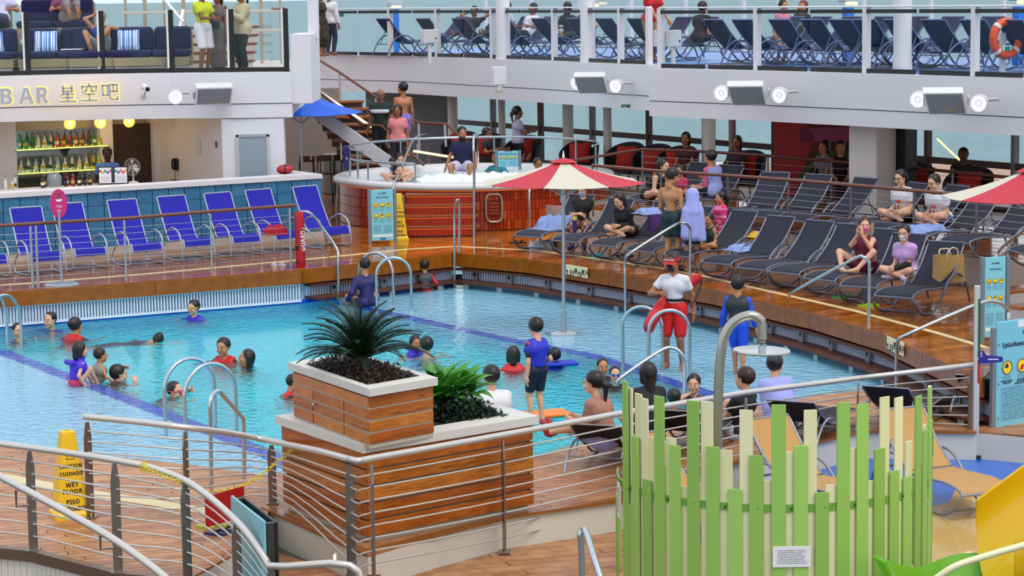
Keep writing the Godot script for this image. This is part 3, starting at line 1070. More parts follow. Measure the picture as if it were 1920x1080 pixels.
func build_upper_right() -> void:
	var far_edge := [V2(-5.743, -63.085), V2(-2.674, -59.726), V2(0.579, -53.933), V2(3.049, -49.078)]
	var near_edge := [V2(2.857, -47.047), V2(5.005, -44.445), V2(6.545, -42.281), V2(8.669, -39.121), V2(10.16, -36.64)]
	var k := 1
	for e in [far_edge, near_edge]:
		var wall := struct("wall_fascia_%d" % k, Sh.new().ribbon(e, -.35, 0, 3.30, TOP), white)
		struct("wall_fascia_%d" % (k + 2), Sh.new().ribbon(e, -.35, -.012, 2.98, 3.28), white)
		struct("trim_%d" % (k + 9), Sh.new().ribbon(e, -.33, -.03, 3.26, 3.32), mt("#55555c", .6))
		struct("ceiling_%d" % k, Sh.new().ribbon(e, -7.5, -.3, TOP - .3, TOP - .02), white)
		struct("floor_%d" % (k + 12), Sh.new().ribbon(e, -7.5, -.3, TOP - .02, TOP - .002), mt("#3f78bc", .4))
		k += 1
	var posts := [[V2(-5.34, -62.299), V2(-4.902, -62.05), V2(-3.144, -59.99), V2(-1.868, -58.265), V2(-0.461, -56.059), V2(0.983, -53.506), V2(2.379, -50.545), V2(2.938, -49.505)], [V2(3.047, -47.128), V2(4.781, -44.952), V2(6.532, -42.515), V2(8.056, -40.139), V2(9.385, -37.979)]]
	k = 0
	for run in posts:
		var b := thing("glass_balustrade", ["glass balustrade with white posts above the window lounge, beyond the whirlpool", "glass balustrade with white posts above the red poster and white pillar"][k], "balustrade")
		for i in run.size():
			var p: Vector2 = run[i]
			var nx: Vector2 = run[mini(i + 1, run.size() - 1)] - run[maxi(i - 1, 0)]
			obj("post", Sh.new().box(V3(.13, 1.22, .12), V3(0, .61, -.1), .01), white, b, V3(p.x, TOP, p.y), -nx.angle())
			if i == run.size() - 1: continue
			var q: Vector2 = run[i + 1]
			var parts := 2 if p.distance_to(q) > 1.6 else 1
			for h in parts:
				var a := p.lerp(q, float(h) / parts)
				var c := p.lerp(q, float(h + 1) / parts)
				var ln := a.distance_to(c)
				var mid := (a + c) * .5
				var g := -(c - a).angle()
				obj("glass_pane", Sh.new().box(V3(ln - .06, 1.1, .012), V3(0, .62, -.06)), glass, b, V3(mid.x, TOP, mid.y), g)
				obj("bottom_channel", Sh.new().box(V3(ln - .13, .085, .05), V3(0, .05, -.06), .006), black, b, V3(mid.x, TOP, mid.y), g)
				obj("top_channel", Sh.new().box(V3(ln - .11, .07, .06), V3(0, 1.14, -.06), .006), black, b, V3(mid.x, TOP, mid.y), g)
			var m2 := (p + q) * .5
			obj("handrail", Sh.new().box(V3(p.distance_to(q) + .02, .035, .13), V3(0, 1.225, -.1), .01), mt("#dddde2", .4), b, V3(m2.x, TOP, m2.y), -(q - p).angle())
		k += 1
	# windbreak at the outer edge of that deck
	var wb := thing("wind_screen", "tall glass wind screen with white posts beyond the upper loungers", "wind screen")
	var edge := [V2(-5.743, -63.085), V2(0.579, -53.933), V2(5.159, -45.809), V2(8.823, -39.817), V2(10.329, -37.251)]
	var o := Sh.off(edge, -6.2)
	for i in o.size() - 1:
		var n := roundi(o[i].distance_to(o[i + 1]) / 2.2)
		for q in n:
			var a: Vector2 = o[i].lerp(o[i + 1], float(q) / n)
			var c: Vector2 = o[i].lerp(o[i + 1], float(q + 1) / n)
			obj("post", Sh.new().box(V3(.1, 2.4, .1), V3(0, 1.2, 0), .01), white, wb, V3(a.x, TOP, a.y), -(c - a).angle())
			var mid := (a + c) * .5
			obj("glass_pane", Sh.new().box(V3(a.distance_to(c) - .12, 2.3, .012), V3(0, 1.2, 0)), glass, wb, V3(mid.x, TOP, mid.y), -(c - a).angle())
	# tall white masts through the deck
	for s in [[V2(-0.621, -55.228), "white round mast behind the glass near the dark loungers' first end"], [V2(1.296, -51.682), "white round mast behind the glass beside the bearded man"], [V2(6.795, -42.314), "white round mast behind the glass among the upper loungers"]]:
		var p: Vector2 = s[0] + V2(.5, -.35)
		tag(obj("mast", Sh.new().lathe([V2(.19, 0), V2(.17, .3), V2(.17, 4)], 20, true), white, self, V3(p.x, TOP, p.y)), s[1], "mast")
func build_windows() -> void:
	var a := V2(0.28, -60.7)
	var b := V2(9.3, -45.6)
	var du := (b - a).normalized()
	var line := [a - du * 9, b + du * 8]
	var frame := mt("#54433f", .5)
	var w := struct("window_1", Sh.new().ribbon(line, -.04, .04, 1.95, 2.08), frame)
	obj("window_frame", Sh.new().ribbon(line, -.05, .05, 1.06, 1.2), frame, w)
	obj("window_frame", Sh.new().ribbon(line, -.05, .05, 3.5, 3.7), frame, w)
	var at := [V2(-2.349, -65.101), V2(-0.436, -61.899), V2(0.814, -59.807), V2(2.084, -57.68), V2(3.373, -55.522), V2(4.7, -53.301), V2(5.925, -51.249), V2(7.327, -48.903), V2(8.548, -46.858), V2(9.849, -44.682), b + du * 4]
	for i in at.size():
		obj("mullion", Sh.new().box(V3(.1, 2.5, .15), V3(0, 2.35, 0), .01), mt("#8b9096", .5) if i % 2 else frame, w, V3(at[i].x, 0, at[i].y), -du.angle())
		if i == 0: continue
		var m: Vector2 = (at[i] + at[i - 1]) * .5
		var ln: float = at[i].distance_to(at[i - 1]) - .12
		for h in 2: obj("pane", Sh.new().box(V3(ln, [.72, 1.4][h], .012), V3(0, [1.57, 2.79][h], 0)), glass, w, V3(m.x, 0, m.y), -du.angle())
	# round columns below the overhanging deck
	var pale := mt("#c4bdb6", .45)
	var e0 := V2(0.579, -53.933)
	var cols := [[V2(-1.471, -59.533), .13, "pale round column by the stairs, left of the first window"], [V2(-0.192, -57.554), .09, "slim grey column behind the woman at the window"], [V2(1.402, -55.087), .13, "pale round column behind the red and white parasol"], [V2(2.29, -53.713), .1, "slim beige column beyond the red cushions"], [V2(4.371, -50.493), .15, "thick pale column behind the bun-haired woman"], [V2(4.83, -49.783), .08, "slim brown column in front of the windows"]]
	for c in cols:
		tag(obj("column", Sh.new().lathe([V2(c[1] * 1.15, 0), V2(c[1], .06), V2(c[1], 2.6)], 18, true), pale if c[1] != .08 else mt("#7b6258", .5), self, V3(c[0].x, TIER - .02, c[0].y)), c[2], "column")
	var pp: Vector2 = V2(6.915, -43.708)
	struct("wall_pillar", Sh.new().box(V3(.72, 2.6, .62), V3(0, 1.3, 0), .02), mt("#d4d2d2", .55)).transform = Transform3D(Basis(Vector3.UP, YAW + .28), V3(pp.x, TIER - .02, pp.y))
	var pb: Vector2 = V2(7.435, -43.532)
	struct("wall_pillar_side", Sh.new().box(V3(.3, 2.6, .4), V3(0, 1.3, 0)), black).transform = Transform3D(Basis(Vector3.UP, YAW), V3(pb.x + .1, TIER - .02, pb.y - .3))
# ---------------------------------------------------------------- furniture makers
func sling_lounger(sling: Material, frame: Material, flat := 0.0) -> Node3D:
	# foot at the origin, head towards +x
	var t := thing("sun_lounger", "dark grey mesh sun lounger", "sun lounger")
	t.set_meta("base", "sun_lounger")
	var hw := .3
	var head := V3(1.82, .36 + .60 * (1.0 - flat), 0)
	var seat_line := cr([V3(0, .30, 0), V3(.06, .35, 0), V3(.35, .385, 0), V3(.8, .36, 0), V3(1.18, .35, 0)], 4)
	obj("seat", Sh.new().sheet(2, seat_line.size() - 1, func(u, v):
		var k := roundi(v * (seat_line.size() - 1))
		return seat_line[k] + V3(0, -.008 * (1.0 - absf(u - .5) * 2.0), (u - .5) * 2 * hw), .012), sling, t)
	var b0 := V3(1.2, .36, 0)
	var bm := b0.lerp(head, .5) + V3(.03, -.03, 0)
	var back_line := cr([b0, bm, head], 4)
	obj("backrest", Sh.new().sheet(2, back_line.size() - 1, func(u, v): return back_line[roundi(v * (back_line.size() - 1))] + V3(0, 0, (u - .5) * 2 * (hw - .01)), .012), sling, t)
	var bf := Sh.new()
	var loop := []
	for p in back_line: loop.append(p + V3(0, 0, hw))
	for k in range(back_line.size() - 1, -1, -1): loop.append(back_line[k] + V3(0, 0, -hw))
	bf.tube(loop, .016, 7)
	obj("back_frame", bf, frame, t)
	for s in [-1, 1]:
		var z: float = s * (hw + .015)
		var sf := Sh.new()
		var rail := [V3(0, .30, z)]
		for p in seat_line: rail.append(V3(p.x, p.y - .005, z))
		sf.tube(rail, .017, 7)
		obj("seat_rail", sf, frame, t)
		var z2: float = s * (hw + .05)
		obj("side_frame", Sh.new().tube(cr([V3(0, .30, z), V3(.02, .22, z2), V3(.14, .1, z2), V3(.34, .03, z2), V3(.62, .03, z2), V3(.84, .13, z2), V3(1.02, .32, z2), V3(1.2, .47, z2), V3(1.42, .53, z2), V3(1.62, .47, z2), V3(1.8, .28, z2), V3(1.92, .04, z2)], 4), .018, 7), frame, t)
		obj("back_strut", Sh.new().bar(V3(1.55, .36 + .3 * (1.0 - flat), s * (hw - .02)), V3(1.72, .3, s * (hw - .02)), .01, 6), frame, t)
	obj("cross_bar", Sh.new().bar(V3(.34, .05, -.35), V3(.34, .05, .35), .013, 6), frame, t)
	obj("cross_bar", Sh.new().bar(V3(1.75, .3, -.35), V3(1.75, .3, .35), .013, 6), frame, t)
	obj("front_bar", Sh.new().bar(V3(0, .30, -hw - .015), V3(0, .30, hw + .015), .017, 7), frame, t)
	return t
func blue_chair() -> Node3D:
	# front at the origin facing +z
	var t := thing("lounge_chair", "blue mesh chair", "chair")
	t.set_meta("base", "lounge_chair")
	var blue := tri(mt("#0909a0", .75, 0.0, {"normal_enabled": true, "normal_texture": nnorm(.25, 2.0, 128, 1)}), V3(6, 6, 6))
	var fr := mt("#aab0ba", .35, .5)
	var hw := .29
	var line := cr([V3(0, .27, .02), V3(0, .40, -.03), V3(0, .41, -.12), V3(0, .36, -.5), V3(0, .42, -.62), V3(0, .85, -.86), V3(0, 1.16, -1.0)], 4)
	obj("sling", Sh.new().sheet(2, line.size() - 1, func(u, v): return line[roundi(v * (line.size() - 1))] + V3((u - .5) * 2 * hw, 0, 0), .012), blue, t)
	for s in [-1, 1]:
		var x: float = s * (hw + .01)
		var r := []
		for p in line: r.append(V3(x, p.y - .004, p.z))
		obj("side_rail", Sh.new().tube(r, .014, 7), fr, t)
		var x2: float = s * (hw + .055)
		obj("arm_frame", Sh.new().tube(cr([V3(x, .46, -.66), V3(x2, .58, -.50), V3(x2, .62, -.32), V3(x2, .54, -.12), V3(x2, .36, -.03), V3(x2, .12, .0), V3(x2, .04, -.04), V3(x2, .02, -.14), V3(x2, .02, -.62), V3(x2, .08, -.72), V3(x2, .2, -.74), V3(x, .4, -.62)], 5), .017, 7), fr, t)
	obj("front_bar", Sh.new().bar(V3(-.345, .22, -.01), V3(.345, .22, -.01), .014, 7), fr, t)
	obj("rear_bar", Sh.new().bar(V3(-.345, .03, -.6), V3(.345, .03, -.6), .014, 7), fr, t)
	obj("top_bar", Sh.new().bar(V3(-hw, 1.16, -1.0), V3(hw, 1.16, -1.0), .014, 7), fr, t)
	return t
func arm_chair() -> Node3D:
	# dark rounded lounge chair facing +z
	var t := thing("lounge_armchair", "dark round wicker armchair", "armchair")
	t.set_meta("base", "lounge_armchair")
	var wick := tri(mt("#1c1a22", .6, 0.0, {"normal_enabled": true, "normal_texture": nnorm(.2, 3.0, 128, 1)}), V3(4, 4, 4))
	var sh := Sh.new()
	sh.sheet(16, 4, func(u, v):
		var a: float = PI * 1.15 * (u - .5)
		var hgt: float = .3 + .42 * cos(a * .75)
		return V3(sin(a) * (.42 + v * .04), .28 + hgt * v, -cos(a) * (.40 + v * .05)), .05)
	obj("back", sh, wick, t)
	obj("seat", Sh.new().lathe([V2(0, .3), V2(.38, .3), V2(.41, .33), V2(.4, .42), V2(0, .44)], 20), wick, t)
	for s in 4: obj("leg", Sh.new().bar(V3(.25 * (1 if s & 1 else -1), 0, .25 * (1 if s & 2 else -1)), V3(.22 * (1 if s & 1 else -1), .32, .22 * (1 if s & 2 else -1)), .018, 6), black, t)
	return t
func cushion(called: String, label: String, cat: String, m: Material, at: Vector3, turn: float, tilt: float, size := .48, group := "") -> MeshInstance3D:
	var sh := Sh.new()
	for s in [1, -1]:
		sh.sheet(8, 8, func(u, v):
			var a: float = (u - .5) * 2
			var b: float = (v - .5) * 2
			var pin: float = 1.0 - .06 * (1 - a * a) - .06 * (1 - b * b)
			return V3(a * size * .5 * (1.0 - .07 * (1 - b * b)), b * size * .5 * (1.0 - .07 * (1 - a * a)) + size * .5, s * .075 * sqrt(maxf(0, (1 - a * a) * (1 - b * b)))))
	var o := obj(called, sh, m)
	o.transform = Transform3D(Basis(Vector3.UP, turn) * Basis(Vector3.RIGHT, tilt), at)
	return tag(o, label, cat, group)
func post_rail(called: String, label: String, base: Array, hgt: float, cables: int, rail: Material, post: Material, over: Array = [], rr := .032) -> Node3D:
	# a handrail on posts with thin wires between; over: points the handrail runs to past the posts
	var t := thing(called, label, "railing")
	var tops := []
	for p in base: tops.append(p + Vector3.UP * hgt)
	if over.size() > 0: tops = over
	obj("handrail", Sh.new().tube(tops, rr, 10), rail, t)
	for i in base.size():
		obj("post", Sh.new().box(V3(.035, hgt, .06), V3(0, hgt * .5, 0), .006), post, t, base[i])
	for c in cables:
		var y := hgt * (c + .8) / (cables + .9)
		var path := []
		for p in base: path.append(p + Vector3.UP * y)
		obj("cable", Sh.new().tube(path, .0045, 5), mt("#a8a8ac", .3, .7), t)
	return t
func plate_rail(label: String, tops: Array, bottoms: Array, bars: int, smooth: Array, drop_from := 0.0) -> Node3D:
	# steel balustrade: tube on tapered flat posts, thin round bars
	var t := thing("steel_railing", label, "railing")
	var pale := mt("#c8c4be", .3, .55)
	obj("handrail", Sh.new().tube(smooth, .034, 12), pale, t)
	for i in tops.size():
		var a: Vector3 = bottoms[i]
		var b: Vector3 = tops[i]
		var nx: Vector3 = bottoms[mini(i + 1, tops.size() - 1)] - bottoms[maxi(i - 1, 0)]
		nx.y = 0
		var ln := b.y - a.y
		var pr := Sh.new().prism(PackedVector2Array([V2(-.045, 0), V2(.045, 0), V2(.045, ln * .82), V2(.02, ln - .02), V2(-.02, ln - .02), V2(-.045, ln * .82)]), -.009, .009)
		var o := obj("post", pr, steel, t, a, 0)
		o.rotation.y = atan2(-nx.z, nx.x) + .9
		obj("base_plate", Sh.new().box(V3(.13, .02, .13), V3(0, .01, 0), .004), steel, t, a)
	for c in bars:
		var f := 1.0 - (c + 1.0) / (bars + 1.2)
		var path := []
		for i in tops.size(): path.append(bottoms[i].lerp(tops[i], f))
		obj("bar", Sh.new().tube(cr(path, 4), .0095, 7), pale, t)
	return t
func loop_rail(label: String, a: Vector3, b: Vector3, hgt: float, cat := "handrail", under := .1) -> void:
	var r := a.distance_to(b) * .5
	var m := (a + b) * .5
	var d := (b - a) / (2 * r)
	var path := [a + Vector3.DOWN * under, a + Vector3.UP * (hgt - r) * .5, a + Vector3.UP * (hgt - r)]
	for k in range(1, 12): path.append(m + Vector3.UP * (hgt - r) - d * cos(PI * k / 12) * r + Vector3.UP * sin(PI * k / 12) * r)
	path.append_array([b + Vector3.UP * (hgt - r), b + Vector3.UP * (hgt - r) * .5, b + Vector3.DOWN * under])
	tag(obj("pool_handrail", Sh.new().tube(path, .026, 12), chrome), label, cat, "steel loops of the pool ladders")
func bent_rail(label: String, pts: Array, r := .024) -> void:
	tag(obj("grab_rail", Sh.new().tube(cr(pts, 5), r, 12), chrome), label, "handrail")
func parasol(label: String, at: Vector3, radius: float, edge: float, apex: float, cols: Array, base: bool, turn := 0.0) -> Node3D:
	var t := thing("parasol", label, "parasol", at, turn)
	obj("pole", Sh.new().tube([V3(0, 0, 0), V3(0, apex - .02, 0)], .028, 12), mt("#b9bcc2", .3, .7), t)
	var under := .04
	for k in 8:
		var a0 := TAU * k / 8
		var a1 := TAU * (k + 1) / 8
		var sh := Sh.new().sheet(4, 6, func(u, v):
			var a := lerpf(a0, a1, u)
			var chord: float = cos(PI / 8) / cos(absf(u - .5) * PI / 4)
			var rr: float = radius * (.06 + .94 * v) * chord
			var dip: float = .035 * sin(v * PI) + .02 * (1.0 - pow(absf(u - .5) * 2, 2)) * v
			return V3(cos(a) * rr, apex - (apex - edge) * (.06 + .94 * v) - dip, sin(a) * rr), .006)
		obj("panel", sh, cols[k % cols.size()], t)
		obj("rib", Sh.new().bar(V3(cos(a0) * .05, apex - .09, sin(a0) * .05), V3(cos(a0) * radius * .98, edge - .025, sin(a0) * radius * .98), .009, 6), mt("#c8ccd4", .4, .3), t)
		obj("strut", Sh.new().bar(V3(cos(a0) * .04, edge - .22, sin(a0) * .04), V3(cos(a0) * radius * .5, (edge + apex) * .5 - .05, sin(a0) * radius * .5), .008, 6), mt("#c8ccd4", .4, .3), t)
	obj("cap", Sh.new().lathe([V2(radius * .16, apex - .035), V2(radius * .09, apex + .01), V2(0.015, apex + .03)], 16), cols[cols.size() - 1], t)
	obj("finial", Sh.new().lathe([V2(.02, apex + .02), V2(.022, apex + .06), V2(.006, apex + .15), V2(0, apex + .155)], 10), mt("#d8d8da", .4), t)
	obj("hub", Sh.new().lathe([V2(.03, edge - .34), V2(.05, edge - .33), V2(.05, edge - .2), V2(.03, edge - .19)], 12), mt("#c0c4ca", .35, .4), t)
	if base:
		obj("base", Sh.new().lathe([V2(0, .1), V2(.16, .1), V2(.28, .07), V2(.31, .02), V2(.31, 0)], 28), mt("#b4bac0", .35, .3), t)
		obj("sleeve", Sh.new().lathe([V2(.03, .1), V2(.045, .1), V2(.045, .45), V2(.03, .46)], 14), mt("#aab0b8", .3, .6), t)
	return t
var dash_tex := {}
func print_tex(ink: Color, paper: Color, rows: int, seed_: int) -> ImageTexture:
	# lines of print too small to read
	var key := str([ink, paper, rows])
	if dash_tex.has(key): return dash_tex[key]
	var im := Image.create(128, 128, false, Image.FORMAT_RGB8)
	im.fill(paper)
	var rng := RandomNumberGenerator.new()
	rng.seed = seed_
	var h := 128.0 / rows
	for r in rows:
		var x := 4
		var stop := 124 - (rng.randi() % 40 if r % 3 == 2 else rng.randi() % 8)
		while x < stop:
			var w := 2 + rng.randi() % 4
			im.fill_rect(Rect2i(x, int(r * h + h * .25), w, maxi(1, int(h * .5))), ink.lerp(paper, rng.randf() * .35))
			x += w + 1 + (2 if rng.randf() < .15 else 0)
	var tx := ImageTexture.create_from_image(im)
	dash_tex[key] = tx
	return tx
func print_block(parent: Node, ctr: Vector3, w: float, h: float, rows: int, ink: String, paper: String) -> void:
	# a printed patch of illegible small lines, flat on a sign's face (+z)
	var q := QuadMesh.new()
	q.size = V2(w, h)
	obj("small_print", q, mt(Color.WHITE, .5, 0.0, {"albedo_texture": print_tex(Color(ink), Color(paper), rows, 3)}), parent, ctr)
func picto(parent: Node, ctr: Vector3, r: float, k: int) -> void:
	var y := mt("#f0d020", .5)
	var navy := mt("#14284e", .5)
	var d := Transform3D(Basis(Vector3.RIGHT, PI / 2), Vector3.ZERO)
	var o := obj("pictogram", Sh.new().lathe([V2(0, .003), V2(r, .003), V2(r, 0)], 24), y, parent)
	o.transform = Transform3D(d.basis, ctr)
	var ring := []
	for q in 24: ring.append(V3(cos(TAU * q / 24) * r * .94, sin(TAU * q / 24) * r * .94, .004))
	obj("ring", Sh.new().tube(ring, r * .06, 5, true), navy, o).transform = Transform3D(d.basis.inverse(), Vector3.ZERO)
	var f := Sh.new()
	if k % 3 == 0:
		f.prism(PackedVector2Array([V2(-.5, -.5) * r, V2(.1, -.6) * r, V2(.5, .1) * r, V2(.0, .2) * r]), .003, .006)
	elif k % 3 == 1:
		f.prism(PackedVector2Array([V2(-.7, -.35) * r, V2(.7, -.35) * r, V2(.5, -.6) * r, V2(-.5, -.6) * r]), .003, .006)
	else:
		f.prism(PackedVector2Array([V2(-.6, .1) * r, V2(-.1, .65) * r, V2(.3, .3) * r, V2(.1, -.1) * r]), .003, .006)
	obj("figure", f, [mt("#c02818", .5), navy, navy][k % 3], o).transform = Transform3D(d.basis.inverse(), Vector3.ZERO)
func wet_cone(label: String, at: Vector3, turn: float) -> void:
	var t := thing("caution_cone", label, "caution sign", at, turn)
	var y := mt("#e8b808", .45)
	var sh := Sh.new()
	var prev := []
	for q in [[.19, .0], [.19, .05], [.165, .09], [.075, .9], [.07, .93], [.05, .94]]:
		var ring := []
		for k in 4:
			var s := V2(1 if k in [0, 3] else -1, 1 if k < 2 else -1)
			ring.append(V3(s.x * q[0], q[1], s.y * q[0]))
		if prev.size() > 0:
			for k in 4:
				var a: Vector3 = prev[k]
				var b: Vector3 = prev[(k + 1) % 4]
				var c: Vector3 = ring[(k + 1) % 4]
				var d: Vector3 = ring[k]
				var nn := (b - a).cross(d - a).normalized()
				var out := (a + b) * .5
				out.y = .02
				if nn.dot(out) < 0: nn = -nn
				sh.flat4(a, b, c, d, nn)
		prev = ring
	sh.flat4(prev[0], prev[1], prev[2], prev[3], Vector3.UP)
	obj("cone", sh, y, t)
	obj("handle_slot", Sh.new().box(V3(.05, .004, .03), V3(0, .942, 0), .001), mt("#9a7a10", .6), t)
	for side in 2:
		var tilt := -atan2(.09, .81)
		var B := Basis(Vector3.UP, PI / 2 * side) * Basis(Vector3.RIGHT, tilt)
		var lines := [["CAUTION", .57, .042], ["CUIDADO", .49, .042], ["WET", .37, .05], ["FLOOR", .30, .05], ["PISO", .19, .05], ["MOJADO", .115, .05]]
		for l in lines:
			var z: float = .165 - (l[1] + .03 - .09) * .111 + .002
			text("lettering", l[0], l[2], black, t, Transform3D(B, Basis(Vector3.UP, PI / 2 * side) * V3(0, l[1], z + .004)), .004)
		var zz := .165 - (.67 - .09) * .111 + .004
		var tr := Sh.new()
		tr.tube([V3(-.045, 0, 0), V3(.045, 0, 0), V3(0, .075, 0)], .005, 5, true)
		obj("warning_triangle", tr, black, t).transform = Transform3D(B, Basis(Vector3.UP, PI / 2 * side) * V3(0, .645, zz))
func shoe_pair(called: String, label: String, at: Vector3, turn: float, m: Material, strap: Material) -> void:
	for s in [-1, 1]:
		var t := thing(called, ("far one of the " if s < 0 else "near one of the ") + label, "footwear", at + Basis(Vector3.UP, turn) * V3(s * .065, 0, s * .03), turn + s * .12, "footwear pairs lying on the deck")
		var out := PackedVector2Array()
		for k in 20:
			var a := TAU * k / 20
			out.append(V2(cos(a) * (.045 + .008 * sin(a)), sin(a) * .13))
		obj("sole", Sh.new().slab(out, 0, .025), m, t)
		obj("strap", Sh.new().tube(cr([V3(-.04, .02, .01), V3(-.025, .05, .03), V3(0, .055, .06), V3(.025, .05, .03), V3(.04, .02, .01)], 3), .011, 6), strap, t)
func towel_heap(label: String, at: Vector3, size: Vector3, turn: float, m: Material, seed_ := 3) -> MeshInstance3D:
	var nz := FastNoiseLite.new()
	nz.seed = seed_
	nz.frequency = 2.6
	nz.fractal_octaves = 3
	var sh := Sh.new().sheet(26, 26, func(u, v):
		var a: float = (u - .5) * 2
		var b: float = (v - .5) * 2
		var e: float = smoothstep(0.0, .5, 1.0 - (pow(absf(a), 3) + pow(absf(b), 3)))
		var k: float = nz.get_noise_2d(u * 2.2, v * 2.2)
		var wob: float = nz.get_noise_2d(u * 3 + 9, v * 3)
		return V3(a * size.x * .5 * (1 + .16 * wob), .006 + e * size.y * (.42 + .4 * k), b * size.z * .5 * (1 - .16 * k)), .012)
	var o := obj("towel", sh, m, self, at, turn)
	return tag(o, label, "towel")
func tote(label: String, at: Vector3, turn: float, size: Vector3, m: Material, hm: Material, called := "tote_bag") -> void:
	var t := thing(called, label, "bag", at, turn)
	obj("body", Sh.new().sheet(24, 5, func(u, v):
		var a: float = u * TAU
		var cx: float = signf(cos(a)) * pow(absf(cos(a)), .35)
		var cz: float = signf(sin(a)) * pow(absf(sin(a)), .35)
		return V3(cx * size.x * .5 * (1 - .06 * sin(v * PI)), v * size.y, cz * size.z * .5 * (1.0 - .35 * v)), .01), m, t)
	obj("bottom", Sh.new().box(V3(size.x * .97, .02, size.z * .97), V3(0, .01, 0), .005), m, t)
	for s in [-1, 1]: obj("handle", Sh.new().tube(cr([V3(-size.x * .2, size.y * .9, s * size.z * .33), V3(-size.x * .18, size.y * 1.15, s * size.z * .4), V3(0, size.y * 1.28 * (1.0 if s > 0 else .93), s * size.z * .42), V3(size.x * .18, size.y * 1.15, s * size.z * .4), V3(size.x * .2, size.y * .9, s * size.z * .33)], 4), .011, 6), hm, t)
# ---------------------------------------------------------------- the bar pavilion and the deck above it
const BT := Transform3D(Basis(Vector3(.833, 0, -.553), Vector3.UP, Vector3(.553, 0, .833)), Vector3(-7.75, .62, -50.5))
func bar_box(name_: String, s: Vector3, p: Vector3, m: Material, bev := .01) -> MeshInstance3D:
	var o := struct(name_, Sh.new().box(s, Vector3.ZERO, bev), m)
	o.transform = BT * Transform3D(Basis(), p)
	return o
func bottle(kind: int) -> Sh:
	match kind % 3:
		0: return Sh.new().lathe([V2(0, 0), V2(.038, 0), V2(.04, .02), V2(.04, .17), V2(.03, .2), V2(.014, .225), V2(.013, .29), V2(0, .29)], 12)
		1: return Sh.new().lathe([V2(0, 0), V2(.045, 0), V2(.047, .03), V2(.045, .14), V2(.02, .18), V2(.016, .25), V2(0, .25)], 12)
	return Sh.new().lathe([V2(0, 0), V2(.033, 0), V2(.034, .18), V2(.028, .22), V2(.012, .26), V2(.012, .32), V2(0, .32)], 12)
